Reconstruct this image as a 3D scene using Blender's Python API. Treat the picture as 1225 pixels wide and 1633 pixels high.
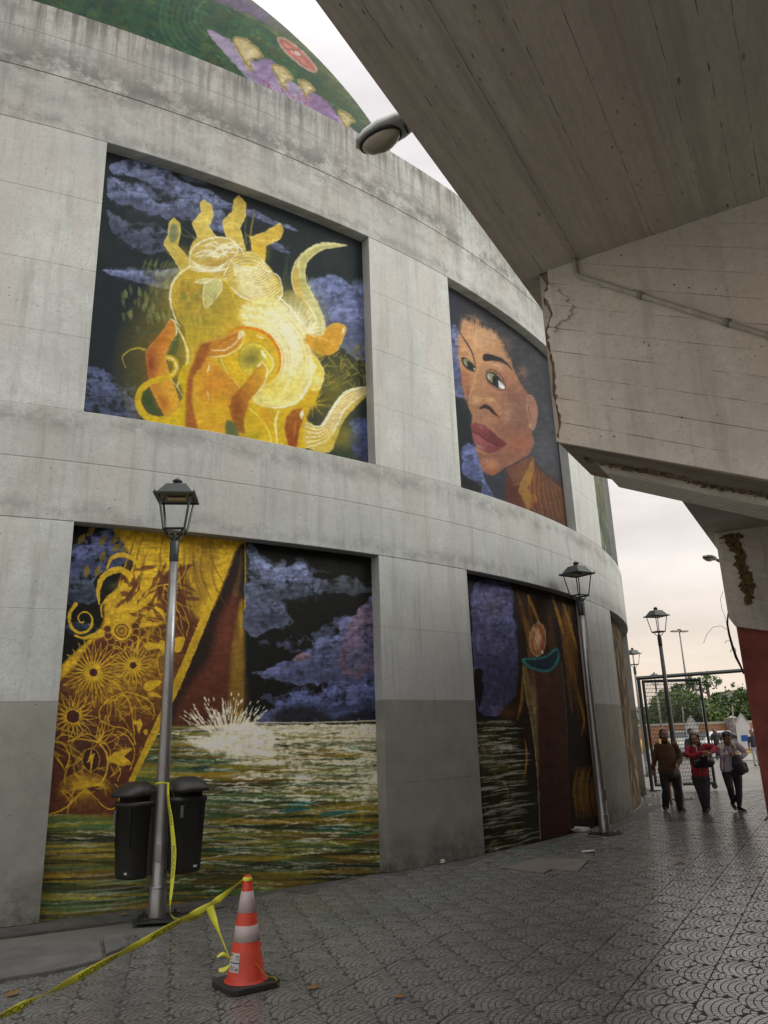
import bpy, bmesh, math, random
import numpy as np
from mathutils import Vector, Matrix
random.seed(7); np.random.seed(7)
for o in list(bpy.data.objects): bpy.data.objects.remove(o)
SC = bpy.context.scene
COL = SC.collection
PI = math.pi
# ---------------------------------------------------------------- camera
FPX, PITCH, ROLL, EYE = 1205.6, 0.28949, 0.034317, 1.7
cp, sp_ = math.cos(PITCH), math.sin(PITCH); cr, sr = math.cos(ROLL), math.sin(ROLL)
right = Vector((cr, sr * sp_, -sr * cp)); up = Vector((sr, -cr * sp_, cr * cp)); fwd = Vector((0, cp, sp_))
cam = bpy.data.cameras.new('camera'); camo = bpy.data.objects.new('camera', cam); COL.objects.link(camo)
cam.sensor_fit = 'VERTICAL'; cam.sensor_height = 36; cam.lens = 36 * FPX / 1633
M = Matrix(((right.x, up.x, -fwd.x, 0), (right.y, up.y, -fwd.y, 0), (right.z, up.z, -fwd.z, EYE), (0, 0, 0, 1)))
camo.matrix_world = M; cam.clip_start = .05; cam.clip_end = 2000
SC.camera = camo
# ---------------------------------------------------------------- overcast daylight
SUN_EL, SUN_AZ = math.radians(30), math.radians(97)      # azimuth measured from +y towards +x
w = bpy.data.worlds.new('World'); SC.world = w; w.use_nodes = True
nt = w.node_tree; nt.nodes.clear()
N = nt.nodes.new; LK = nt.links.new
out = N('ShaderNodeOutputWorld'); bg = N('ShaderNodeBackground'); bg.inputs[1].default_value = .1
sky = N('ShaderNodeTexSky'); sky.sky_type = 'NISHITA'; sky.sun_disc = False; sky.sun_elevation = SUN_EL; sky.sun_rotation = SUN_AZ
sky.air_density = 1.5; sky.dust_density = 4
tc = N('ShaderNodeTexCoord'); mp = N('ShaderNodeMapping'); mp.inputs['Scale'].default_value = (1, 1, 3.2)
n1 = N('ShaderNodeTexNoise'); n1.inputs['Scale'].default_value = 3.4; n1.inputs['Detail'].default_value = 7; n1.inputs['Roughness'].default_value = .55
rp = N('ShaderNodeValToRGB'); e = rp.color_ramp.elements
e[0].position = .3; e[0].color = (3.3, 3.12, 3.06, 1); e[1].position = .7; e[1].color = (4.5, 4.3, 4.22, 1)
sx = N('ShaderNodeSeparateXYZ'); r2 = N('ShaderNodeValToRGB'); e = r2.color_ramp.elements
e[0].position = 0; e[0].color = (.92, .80, .66, 1); e[1].position = .72; e[1].color = (1.03, 1.02, 1.03, 1)
e2 = e.new(.18); e2.color = (.96, .91, .87, 1); e3 = e.new(1.0); e3.color = (2.3, 2.3, 2.28, 1)
mu = N('ShaderNodeMixRGB'); mu.blend_type = 'MULTIPLY'; mu.inputs[0].default_value = 1
mx = N('ShaderNodeMixRGB'); mx.inputs[0].default_value = .9
LK(tc.outputs['Generated'], mp.inputs[0]); LK(mp.outputs[0], n1.inputs['Vector']); LK(n1.outputs[0], rp.inputs[0])
LK(tc.outputs['Generated'], sx.inputs[0]); LK(sx.outputs[2], r2.inputs[0])
LK(rp.outputs[0], mu.inputs[1]); LK(r2.outputs[0], mu.inputs[2])
LK(sky.outputs[0], mx.inputs[1]); LK(mu.outputs[0], mx.inputs[2]); LK(mx.outputs[0], bg.inputs[0]); LK(bg.outputs[0], out.inputs[0])
sl = bpy.data.lights.new('sun', 'SUN'); sl.energy = .85; sl.angle = math.radians(30); sl.color = (1, .985, .96)
so = bpy.data.objects.new('sun', sl); COL.objects.link(so)
sd = Vector((math.sin(SUN_AZ) * math.cos(SUN_EL), math.cos(SUN_AZ) * math.cos(SUN_EL), math.sin(SUN_EL)))
so.rotation_euler = sd.to_track_quat('Z', 'Y').to_euler(); so.location = sd * 60
vs = SC.view_settings; vs.view_transform = 'Standard'; vs.look = 'None'; vs.exposure = 1.3; vs.gamma = 1; vs.use_curve_mapping = False

# ---------------------------------------------------------------- where a point of the photograph lies in the place
def ray(x, y):
    uu, vv = (x - 612.5) / FPX, (816.5 - y) / FPX
    u, v = uu * cr + vv * sr, -uu * sr + vv * cr
    return Vector((u, cp - v * sp_, sp_ + v * cp))
ORG = Vector((0, 0, EYE))
def ground(x, y, z=0.0): r = ray(x, y); return ORG + r * ((z - EYE) / r.z)
def aty(x, y, Y): r = ray(x, y); return ORG + r * (Y / r.y)
AN = math.radians(60.2)
DV, EV = Vector((math.cos(AN), math.sin(AN), 0)), Vector((math.sin(AN), -math.cos(AN), 0))    # along the stand / across it
def DE(e_, d_, z=0.0): return EV * e_ + DV * d_ + Vector((0, 0, z))
def ond(x, y, d_): r = ray(x, y); return ORG + r * (d_ / r.dot(DV))
def one(x, y, e_): r = ray(x, y); return ORG + r * (e_ / r.dot(EV))
CX, CY, RW = -12.345, 26.171, 19.646                       # the round building
def pxof(X, Y, Z):
    Z = Z - EYE; dd = Y * cp + Z * sp_; v = -Y * sp_ + Z * cp
    return 612.5 + FPX * (X * cr - v * sr) / dd, 816.5 - FPX * (X * sr + v * cr) / dd

# ---------------------------------------------------------------- object helpers
def link(o, parent=None):
    COL.objects.link(o)
    if parent is not None: o.parent = parent
    return o
def tag(o, label=None, cat=None, group=None, kind=None):
    if label: o['label'] = label
    if cat: o['category'] = cat
    if group: o['group'] = group
    if kind: o['kind'] = kind
    return o
def empty(name, loc=(0, 0, 0), rz=0.0, **k):
    o = bpy.data.objects.new(name, None); o.empty_display_size = .2; COL.objects.link(o)
    o.location = loc; o.rotation_euler = (0, 0, rz); return tag(o, **k)
def rel(parent):
    # world -> local of an unrotated or z-rotated empty
    return Matrix.LocRotScale(Vector(parent.location), parent.rotation_euler, None).inverted()

class MB:
    def __init__(s): s.v = []; s.f = []; s.uv = []; s.sm = []; s.mi = []
    def poly(s, pts, smooth=False, mi=0):
        i = len(s.v); s.v += [tuple(p) for p in pts]; s.f.append(tuple(range(i, i + len(pts)))); s.sm.append(smooth); s.mi.append(mi)
    def faces(s, verts, faces, smooth=False, mi=0):
        i = len(s.v); s.v += [tuple(p) for p in verts]
        for f in faces: s.f.append(tuple(i + k for k in f)); s.sm.append(smooth); s.mi.append(mi)
        return s
    def box(s, x0, x1, y0, y1, z0, z1, mi=0, T=None, taper=1.0, tx=None):
        cx_, cy_ = (x0 + x1) / 2, (y0 + y1) / 2
        q = lambda x, y, z: (cx_ + (x - cx_) * taper, cy_ + (y - cy_) * taper, z)
        V = [(x0, y0, z0), (x1, y0, z0), (x1, y1, z0), (x0, y1, z0), q(x0, y0, z1), q(x1, y0, z1), q(x1, y1, z1), q(x0, y1, z1)]
        if T is not None: V = [T @ Vector(p) for p in V]
        return s.faces(V, [(3, 2, 1, 0), (4, 5, 6, 7), (0, 1, 5, 4), (1, 2, 6, 5), (2, 3, 7, 6), (3, 0, 4, 7)], mi=mi)
    def tube(s, pts, r, n=8, smooth=True, cap=True, mi=0):
        pts = [Vector(p) for p in pts]; m = len(pts)
        rr = r if isinstance(r, (list, tuple)) else [r] * m
        V = []; F = []
        up_ = None
        for i, p in enumerate(pts):
            t = (pts[min(i + 1, m - 1)] - pts[max(i - 1, 0)]).normalized()
            if up_ is None: up_ = Vector((0, 0, 1)) if abs(t.z) < .9 else Vector((0, 1, 0))
            a = t.cross(up_).normalized(); b = a.cross(t).normalized(); up_ = b
            for k in range(n):
                th = 2 * PI * k / n; V.append(p + (a * math.cos(th) + b * math.sin(th)) * rr[i])
        for i in range(m - 1):
            for k in range(n):
                F.append((i * n + k, i * n + (k + 1) % n, (i + 1) * n + (k + 1) % n, (i + 1) * n + k))
        s.faces(V, F, smooth, mi)
        if cap:
            s.poly(V[:n][::-1], mi=mi); s.poly(V[-n:], mi=mi)
        return s
    def lathe(s, prof, n=24, c=(0, 0), smooth=True, mi=0, ph=0.0):
        V = [(c[0] + r * math.cos(2 * PI * k / n + ph), c[1] + r * math.sin(2 * PI * k / n + ph), z) for r, z in prof for k in range(n)]
        F = [(i * n + k, i * n + (k + 1) % n, (i + 1) * n + (k + 1) % n, (i + 1) * n + k) for i in range(len(prof) - 1) for k in range(n)]
        return s.faces(V, F, smooth, mi)
    def prism(s, pts2, mapf, t0, t1, mi=0):
        # extrude a polygon of (a, b) pairs between t0 and t1, mapf(a, b, t) -> point
        n = len(pts2); A = [mapf(a, b, t0) for a, b in pts2]; B = [mapf(a, b, t1) for a, b in pts2]
        s.poly(A, mi=mi); s.poly(B[::-1], mi=mi)
        for i in range(n):
            j = (i + 1) % n; s.poly([A[j], A[i], B[i], B[j]], mi=mi)
        return s
    def mesh(s, name, mats, T=None):
        m = bpy.data.meshes.new(name)
        V = [T @ Vector(p) for p in s.v] if T is not None else s.v
        m.from_pydata([tuple(p) for p in V], [], s.f); m.update()
        m.polygons.foreach_set('use_smooth', s.sm)
        for q in (mats if isinstance(mats, (list, tuple)) else [mats]): m.materials.append(q)
        if any(s.mi): m.polygons.foreach_set('material_index', s.mi)
        bm = bmesh.new(); bm.from_mesh(m); bmesh.ops.remove_doubles(bm, verts=bm.verts, dist=1e-5); bmesh.ops.recalc_face_normals(bm, faces=bm.faces); bm.to_mesh(m); bm.free()
        return m
    def build(s, name, mats, parent=None, bevel=0.0, **k):
        T = rel(parent) if (parent is not None and k.pop('world', False)) else None
        o = bpy.data.objects.new(name, s.mesh(name, mats, T)); link(o, parent)
        if bevel:
            b = o.modifiers.new('bevel', 'BEVEL'); b.width = bevel; b.segments = 2; b.limit_method = 'ANGLE'; b.angle_limit = math.radians(40)
        return tag(o, **k)
def copy_tree(o, parent=None):
    c = o.copy(); link(c, parent)
    for ch in list(o.children): copy_tree(ch, c)
    return c

# ---------------------------------------------------------------- material helpers
def newmat(name):
    m = bpy.data.materials.new(name); m.use_nodes = True; t = m.node_tree; t.nodes.clear()
    o = t.nodes.new('ShaderNodeOutputMaterial'); b = t.nodes.new('ShaderNodeBsdfPrincipled'); t.links.new(b.outputs[0], o.inputs[0])
    return m, t, b
def mat(name, col, rough=.6, metal=0.0, var=.25, scale=6.0, bump=0.0, bscale=None, spec=.5, col2=None, coord='Object'):
    m, t, b = newmat(name); n = t.nodes.new; l = t.links.new
    tc = n('ShaderNodeTexCoord'); nz = n('ShaderNodeTexNoise'); nz.inputs['Scale'].default_value = scale; nz.inputs['Detail'].default_value = 6; nz.inputs['Roughness'].default_value = .65
    l(tc.outputs[coord], nz.inputs['Vector'])
    r = n('ShaderNodeValToRGB'); e = r.color_ramp.elements; e[0].position = .3; e[1].position = .72
    c2 = col2 or col
    e[0].color = tuple(x * (1 - var) for x in c2) + (1,); e[1].color = tuple(min(1, x * (1 + var * .5)) for x in col) + (1,)
    l(nz.outputs[0], r.inputs[0]); l(r.outputs[0], b.inputs['Base Color'])
    b.inputs['Roughness'].default_value = rough; b.inputs['Metallic'].default_value = metal; b.inputs['Specular IOR Level'].default_value = spec
    if bump:
        n2 = n('ShaderNodeTexNoise'); n2.inputs['Scale'].default_value = bscale or scale * 4; n2.inputs['Detail'].default_value = 5
        bp = n('ShaderNodeBump'); bp.inputs['Strength'].default_value = min(bump, 1); bp.inputs['Distance'].default_value = .01
        l(tc.outputs[coord], n2.inputs['Vector']); l(n2.outputs[0], bp.inputs['Height']); l(bp.outputs[0], b.inputs['Normal'])
    return m

class G:
    # tiny node-graph helper
    def __init__(s, t): s.t = t
    def n(s, k, **kw):
        o = s.t.nodes.new('ShaderNode' + k)
        for a, v in kw.items(): setattr(o, a, v)
        return o
    def noise(s, vec, scale, detail=5, rough=.6, sc=None):
        if sc: vec = s.mapping(vec, sc)
        o = s.n('TexNoise'); o.inputs['Scale'].default_value = scale; o.inputs['Detail'].default_value = detail; o.inputs['Roughness'].default_value = rough
        s.t.links.new(vec, o.inputs['Vector']); return o.outputs[0]
    def mapping(s, vec, sc, loc=(0, 0, 0)):
        o = s.n('Mapping'); o.inputs['Scale'].default_value = sc; o.inputs['Location'].default_value = loc; s.t.links.new(vec, o.inputs[0]); return o.outputs[0]
    def ramp(s, v, *st, interp='LINEAR'):
        o = s.n('ValToRGB'); s.t.links.new(v, o.inputs[0]); e = o.color_ramp.elements; o.color_ramp.interpolation = interp
        while len(e) < len(st): e.new(.5)
        for k, (p, c) in enumerate(st):
            e[k].position = p; e[k].color = (c, c, c, 1) if not isinstance(c, tuple) else c + (1,)
        return o.outputs[0]
    def math(s, op, a, b=0.0, clamp=False):
        o = s.n('Math', operation=op, use_clamp=clamp)
        for i, v in enumerate((a, b)):
            if isinstance(v, (int, float)): o.inputs[i].default_value = v
            else: s.t.links.new(v, o.inputs[i])
        return o.outputs[0]
    def mix(s, f, a, b, mode='MIX'):
        o = s.n('MixRGB', blend_type=mode)
        for i, v in enumerate((f, a, b)):
            if isinstance(v, (int, float)): o.inputs[i].default_value = v
            elif isinstance(v, tuple): o.inputs[i].default_value = v + (1,)
            else: s.t.links.new(v, o.inputs[i])
        return o.outputs[0]

def concrete(name, base=(.465, .49, .47), dark=(.19, .195, .17), band=False, coord='UV', painted=None, rough=.85, boards=0.0, slope=0.0):
    # weathered board-marked concrete; UV = (metres along, metres up)
    m, t, b = newmat(name); g = G(t); tc = g.n('TexCoord'); V = tc.outputs[coord]
    big = g.noise(V, .55, 4, .55); mid = g.noise(V, 2.6, 6, .7); fine = g.noise(V, 38, 4, .7)
    c = g.mix(g.ramp(big, (.35, 0.), (.65, 1.)), tuple(x * .8 for x in base), tuple(min(x * 1.1, 1) for x in base))
    c = g.mix(g.ramp(mid, (.42, 0.), (.68, .7)), c, tuple((x * .6 + y * .4) for x, y in zip(base, dark)))
    # pale, warmer patches where repairs were brushed on
    pt = g.noise(V, .8, 3, .4, (1.6, .5, 1)); c = g.mix(g.ramp(pt, (.52, 0.), (.55, .6)), c, (base[0] * .9, base[1] * .82, base[2] * .79))
    # runs of dirt
    st = g.noise(V, 1.0, 6, .7, (5.5, .45, 1)); c = g.mix(g.ramp(st, (.5, 0.), (.72, .6)), c, dark)
    sp2 = g.noise(V, 13, 5, .75); c = g.mix(g.ramp(sp2, (.5, .0), (.72, .5)), c, tuple(x * .55 for x in base)); c = g.mix(g.ramp(sp2, (.28, .35), (.42, 0.)), c, tuple(min(1, x * 1.25) for x in base)); c = g.mix(g.ramp(fine, (.3, .0), (.75, .55)), c, tuple(x * .6 for x in base))
    # air holes
    vo = g.n('TexVoronoi'); vo.inputs['Scale'].default_value = 9; t.links.new(V, vo.inputs['Vector'])
    pm = g.math('MULTIPLY', g.ramp(vo.outputs['Distance'], (.05, 1.), (.085, 0.)), g.ramp(g.noise(V, 5, 2), (.5, 0.), (.58, 1.)))
    vo2 = g.n('TexVoronoi'); vo2.inputs['Scale'].default_value = 26; t.links.new(V, vo2.inputs['Vector'])
    pm2 = g.math('MULTIPLY', g.ramp(vo2.outputs['Distance'], (.08, 1.), (.13, 0.)), g.ramp(g.noise(V, 2.2, 2), (.48, 0.), (.6, .8)))
    pits = g.math('MAXIMUM', pm, pm2); c = g.mix(g.math('MULTIPLY', pits, .75), c, (.07, .065, .055))
    h = g.math('SUBTRACT', g.math('ADD', g.math('MULTIPLY', mid, .5), g.math('MULTIPLY', fine, .25)), g.math('MULTIPLY', pits, .8))
    sep = g.n('SeparateXYZ'); t.links.new(V, sep.inputs[0]); y = sep.outputs[1]; x = sep.outputs[0]
    if band:
        # black algae that grows below the rim and on the cold joints
        wob = g.math('ADD', y, g.math('MULTIPLY', g.math('SUBTRACT', g.noise(V, 1.1, 5, .7, (1, .3, 1)), .5), .5))
        for z0, wd, a in ((10.78, .30, .85), (10.2, .1, .3), (9.86, .1, .5), (4.38, .09, .4), (5.5, .1, .5), (11.6, .2, .5)):
            d = g.math('ABSOLUTE', g.math('SUBTRACT', wob, z0)); k = g.math('MULTIPLY', g.ramp(g.math('DIVIDE', d, wd * 2), (.0, 1.), (1., 0.)), g.ramp(g.noise(V, 1.7, 7, .8), (.42, 0.), (.55, a)))
            c = g.mix(k, c, (.12, .125, .115))
        rim = g.math('MULTIPLY', g.ramp(g.math('MULTIPLY', g.math('SUBTRACT', y, 10.7), .9), (0., 0.), (.97, 1.)), g.ramp(g.noise(V, 1.3, 6, .7, (7, .35, 1)), (.44, 0.), (.60, .85)))
        c = g.mix(rim, c, (.11, .11, .10))
    for z0 in ((10.6, 11.25, 5.0) if band else ()):
        d = g.math('ABSOLUTE', g.math('SUBTRACT', y, z0)); k = g.ramp(d, (.004, .5), (.012, 0.)); c = g.mix(k, c, dark); h = g.math('SUBTRACT', h, g.math('MULTIPLY', k, .7))
    if boards:
        f = g.math('FRACT', g.math('DIVIDE', g.math('ADD', g.math('ADD', y, g.math('MULTIPLY', x, slope)), g.math('MULTIPLY', g.noise(V, .8, 2), .03)), boards)); k = g.math('MULTIPLY', g.ramp(f, (.0, 1.), (.035, 0.)), g.ramp(g.noise(V, 1.4, 5, .7, (.6, 4, 1)), (.42, 0.), (.6, 1.)))
        c = g.mix(g.math('MULTIPLY', k, .8), c, (.08, .07, .055)); h = g.math('SUBTRACT', h, k)
    if painted:
        z0, pc = painted
        k = g.ramp(g.math('ADD', g.math('SUBTRACT', y, z0), g.math('ADD', g.math('MULTIPLY', g.math('SUBTRACT', fine, .5), .02), .5)), (.498, 1.), (.502, 0.))
        pcv = g.mix(g.ramp(mid, (.35, 0.), (.7, 1.)), tuple(v * .82 for v in pc), tuple(v * 1.08 for v in pc)); pcv = g.mix(g.math('MULTIPLY', pits, .6), pcv, (.05, .05, .045))
        c = g.mix(g.math('MULTIPLY', k, .93), c, pcv)
        foot = g.math('MULTIPLY', g.ramp(g.math('MULTIPLY', y, 1.6), (.0, 1.), (.9, 0.)), g.ramp(g.noise(V, 3.2, 6, .75), (.36, 0.), (.6, .8))); c = g.mix(foot, c, (.05, .05, .042))
    t.links.new(c, b.inputs['Base Color']); b.inputs['Roughness'].default_value = rough; b.inputs['Specular IOR Level'].default_value = .3
    bp = g.n('Bump'); bp.inputs['Strength'].default_value = .8; bp.inputs['Distance'].default_value = .014; t.links.new(h, bp.inputs['Height']); t.links.new(bp.outputs[0], b.inputs['Normal'])
    return m
def uvmap(o, fn):
    me = o.data; uv = me.uv_layers.new(name='UVMap'); vs_ = me.vertices
    for p in me.polygons:
        for li in p.loop_indices: uv.data[li].uv = fn(vs_[me.loops[li].vertex_index].co, p.normal)
    return o
# ---------------------------------------------------------------- mural painting (pure numpy brush strokes)
def vnoise(h, w, cell, seed, ax=1.0, ay=1.0):
    r = np.random.RandomState(seed)
    gh, gw = int(h / (cell * ay)) + 3, int(w / (cell * ax)) + 3
    g = r.rand(gh, gw).astype(np.float32)
    y = np.arange(h) / (cell * ay); x = np.arange(w) / (cell * ax)
    yi = y.astype(int); xi = x.astype(int); fy = (y - yi)[:, None]; fx = (x - xi)[None]
    fy = fy * fy * (3 - 2 * fy); fx = fx * fx * (3 - 2 * fx)
    a = g[yi][:, xi]; b = g[yi][:, xi + 1]; c = g[yi + 1][:, xi]; d = g[yi + 1][:, xi + 1]
    return (a * (1 - fx) + b * fx) * (1 - fy) + (c * (1 - fx) + d * fx) * fy

def fbm(h, w, cell, seed, octs=4, ax=1.0, ay=1.0):
    s = 0; t = 0; a = 1.0
    for k in range(octs):
        s = s + a * vnoise(h, w, max(cell / 2 ** k, 1.01), seed + k * 7, ax, ay); t += a; a *= .55
    return s / t

def smooth_pts(p, closed, n=6):
    p = np.asarray(p, float); m = len(p)
    if m < 3: return p
    out = []
    rng = range(m if closed else m - 1)
    for i in rng:
        if closed: a, b, c, d = p[i - 1], p[i], p[(i + 1) % m], p[(i + 2) % m]
        else: a, b, c, d = p[max(i - 1, 0)], p[i], p[i + 1], p[min(i + 2, m - 1)]
        for k in range(n):
            t = k / n
            out.append(.5 * ((2 * b) + (c - a) * t + (2 * a - 5 * b + 4 * c - d) * t * t + (3 * b - a - 3 * c + d) * t ** 3))
    if not closed: out.append(p[-1])
    return np.array(out)

class Canvas:
    def __init__(s, x0, y0, x1, y1, S, base, seed=1):
        s.x0, s.y0, s.S = x0, y0, S
        s.h, s.w = int((y1 - y0) * S), int((x1 - x0) * S)
        s.a = np.empty((s.h, s.w, 3), np.float32); s.a[:] = base
        s.n1 = fbm(s.h, s.w, 14 * S, seed, 5) - .5
        s.n2 = fbm(s.h, s.w, 14 * S, seed + 50, 5) - .5
        s.n3 = fbm(s.h, s.w, 5 * S, seed + 90, 3) - .5
        s.ns = fbm(s.h, s.w, 4 * S, seed + 130, 3, 4, .6) - .5
        s.nv = fbm(s.h, s.w, 4 * S, seed + 170, 3, .6, 6) - .5
        s.rs = np.random.RandomState(seed + 5)
        s.sp(0, 0, 1)
    def sp(s, ox, oy, k): s.o = (ox, oy, k); return s
    def P(s, pts):
        p = np.asarray(pts, float).reshape(-1, 2)
        return np.stack([(s.o[0] + p[:, 0] / s.o[2] - s.x0) * s.S, (s.o[1] + p[:, 1] / s.o[2] - s.y0) * s.S], 1)
    def L(s, v): return v / s.o[2] * s.S
    def box(s, p, m):
        x0, y0 = np.floor(p.min(0) - m).astype(int); x1, y1 = np.ceil(p.max(0) + m).astype(int)
        x0, y0 = max(x0, 0), max(y0, 0); x1, y1 = min(x1, s.w), min(y1, s.h)
        return (x0, y0, x1, y1) if x1 > x0 and y1 > y0 else None
    def put(s, b, m, col, tex=0.0):
        x0, y0, x1, y1 = b
        col = np.asarray(col, np.float32)
        if tex:
            col = col * (1 + tex * (s.n3[y0:y1, x0:x1] + s.ns[y0:y1, x0:x1])[..., None])
        v = s.a[y0:y1, x0:x1]; v += (col - v) * np.clip(m, 0, 1)[..., None]
    def fill(s, pts, col, al=1.0, soft=1.2, sm=True, rough=0.0, col2=None, gd=None, rim=None, rimw=3, rima=.8, tex=.12, noise=0.0, rsc=1):
        p = s.P(pts)
        if sm: p = smooth_pts(p, True, 4)
        soft = max(s.L(soft), .7); rw = s.L(rimw); rg = s.L(rough)
        b = s.box(p, soft + rg + 2)
        if b is None: return
        x0, y0, x1, y1 = b
        X, Y = np.meshgrid(np.arange(x0, x1, dtype=np.float32), np.arange(y0, y1, dtype=np.float32))
        if rg:
            nx = s.n1 if rsc == 1 else s.n3
            ny = s.n2 if rsc == 1 else s.nv
            X = X + nx[y0:y1, x0:x1] * 2 * rg; Y = Y + ny[y0:y1, x0:x1] * 2 * rg
        ins = np.zeros(X.shape, bool); dm = np.full(X.shape, 1e9, np.float32)
        q = np.roll(p, -1, 0)
        for (ax, ay), (bx, by) in zip(p, q):
            ex, ey = bx - ax, by - ay; l2 = ex * ex + ey * ey
            if l2 < 1e-9: continue
            t = np.clip(((X - ax) * ex + (Y - ay) * ey) / l2, 0, 1)
            dm = np.minimum(dm, (X - ax - t * ex) ** 2 + (Y - ay - t * ey) ** 2)
            if ay != by:
                ins ^= ((ay > Y) != (by > Y)) & (X < (bx - ax) * (Y - ay) / (by - ay) + ax)
        d = np.sqrt(dm); d = np.where(ins, d, -d)
        m = np.clip(d / soft + .5, 0, 1) * al
        if noise: m = m * np.clip(1.05 + noise * (s.n1 * 4 + s.n3 * 1.6 + s.ns * .8)[y0:y1, x0:x1] - noise * .12, 0, 1)
        c = np.array(col, np.float32)
        if col2 is not None:
            g = s.P(gd); e = g[1] - g[0]; t = np.clip(((X - g[0, 0]) * e[0] + (Y - g[0, 1]) * e[1]) / (e @ e), 0, 1)[..., None]
            c = c * (1 - t) + np.array(col2, np.float32) * t
        s.put(b, m, c, tex)
        if rim is not None:
            mr = np.clip(1 - np.abs(d - rw * .5) / (rw * .6 + .4), 0, 1) * rima
            s.put(b, mr, rim, tex)
    def stroke(s, pts, w, col, al=1.0, w1=None, wm=None, soft=.8, sm=True, tex=.1, dry=0.0, n=5):
        # width runs w -> wm (middle) -> w1
        p = s.P(pts)
        if sm: p = smooth_pts(p, False, n)
        w1 = w if w1 is None else w1
        wm = (w + w1) / 2 if wm is None else wm
        w, w1, wm, soft = s.L(w), s.L(w1), s.L(wm), max(s.L(soft), .8)
        L = np.concatenate([[0], np.cumsum(np.hypot(*np.diff(p, axis=0).T))]); T = L / max(L[-1], 1e-6)
        b = s.box(p, max(w, w1, wm) + soft + 2)
        if b is None: return
        x0, y0, x1, y1 = b
        X, Y = np.meshgrid(np.arange(x0, x1, dtype=np.float32), np.arange(y0, y1, dtype=np.float32))
        best = np.full(X.shape, -1e9, np.float32)
        for i in range(len(p) - 1):
            ax, ay = p[i]; ex, ey = p[i + 1] - p[i]; l2 = ex * ex + ey * ey
            if l2 < 1e-9: continue
            t = np.clip(((X - ax) * ex + (Y - ay) * ey) / l2, 0, 1)
            tt = T[i] + (T[i + 1] - T[i]) * t
            hw = (w + (w1 - w) * tt + (wm - (w + w1) / 2) * np.clip(np.sin(np.pi * tt), 0, 1) ** .8) * .5
            best = np.maximum(best, hw - np.sqrt((X - ax - t * ex) ** 2 + (Y - ay - t * ey) ** 2))
        m = np.clip(best / soft + .5, 0, 1) * al
        if dry: m = m * np.clip(1 - dry * .5 + dry * 4 * (s.n3 + s.ns)[y0:y1, x0:x1], 0, 1)
        s.put(b, m, col, tex)
    def blob(s, x, y, rx, ry, col, al=1.0, rot=0, pw=1.5, tex=.08, noise=0.0):
        c = s.P([(x, y)])[0]; rx, ry = s.L(rx), s.L(ry); R_ = max(rx, ry)
        b = s.box(np.array([c - R_, c + R_]), 1)
        if b is None: return
        x0, y0, x1, y1 = b
        X, Y = np.meshgrid(np.arange(x0, x1) - c[0], np.arange(y0, y1) - c[1])
        r = math.radians(rot); U = X * math.cos(r) + Y * math.sin(r); V = -X * math.sin(r) + Y * math.cos(r)
        d = np.sqrt((U / rx) ** 2 + (V / ry) ** 2)
        m = np.clip(1 - d, 0, 1) ** pw * al
        if noise: m = m * np.clip(1 + noise * 3 * (s.n3 + s.n1)[y0:y1, x0:x1], 0, 1.5)
        s.put(b, m, col, tex)
    def painterly(s, n, l0=5, l1=16, w=3.5, jit=.16, al=.45, ang=None, region=None, seed=0):
        # visible brush marks that pick up the colour beneath them; lengths in photo pixels
        o = s.o; s.sp(0, 0, 1); r_ = np.random.RandomState(900 + seed)
        x0, y0, x1, y1 = region or (s.x0, s.y0, s.x0 + s.w / s.S, s.y0 + s.h / s.S)
        for i in range(n):
            x, y = x0 + (x1 - x0) * r_.rand(), y0 + (y1 - y0) * r_.rand(); xi, yi = int((x - s.x0) * s.S), int((y - s.y0) * s.S)
            if not (0 <= xi < s.w and 0 <= yi < s.h): continue
            c = s.a[yi, xi] * (1 + jit * r_.randn()) + 3 * r_.randn(3); L = l0 + (l1 - l0) * r_.rand()
            a = (r_.rand() * 180 if ang is None else ang + 18 * r_.randn()) * math.pi / 180; dx, dy = math.cos(a) * L / 2, math.sin(a) * L / 2; b_ = r_.randn() * L * .12
            s.stroke([(x - dx, y - dy), (x - dy / L * b_, y + dx / L * b_), (x + dx, y + dy)], .5, c, al, .5, w * (.5 + .8 * r_.rand()), .9, n=2, tex=.25, dry=.35)
        s.o = o
    def blur(s, a, r_):
        for ax in (0, 1):
            for _ in range(2):
                n = max(1, int(r_ * s.S)); p = np.concatenate([np.repeat(a.take([0], ax), n + 1, ax), a, np.repeat(a.take([-1], ax), n, ax)], ax); q = np.cumsum(p, ax, dtype=np.float64)
                L = a.shape[ax]; a = ((q.take(range(2 * n + 1, 2 * n + 1 + L), ax) - q.take(range(0, L), ax)) / (2 * n + 1)).astype(np.float32)
        return a
    def glow(s, k, r_, th=150):
        # the painter's own airbrushed halos round the bright shapes
        b = s.blur(np.clip(s.a - th, 0, 255), r_); s.a = s.a + b * k; return s
    def finish(s, warp=1.3, grain=.10, desat=.12):
        # hand-painted edges wander a little, paint is slightly uneven and chalky
        Y, X = np.mgrid[0:s.h, 0:s.w].astype(np.float32); k = warp * s.S
        d1 = fbm(s.h, s.w, 6 * s.S, 777, 3) - .5; d2 = fbm(s.h, s.w, 6 * s.S, 888, 3) - .5
        X = np.clip(X + d1 * k * 2.4, 0, s.w - 1).astype(int); Y = np.clip(Y + d2 * k * 2.4, 0, s.h - 1).astype(int); a = s.a[Y, X]
        g = a.mean(-1, keepdims=True); a = a + (g - a) * desat
        s.a = (a * (1 + grain * 2.2 * (s.n3 + s.ns * .5 + s.n1 * .8))[..., None] + 3).astype(np.float32); return s
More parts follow.
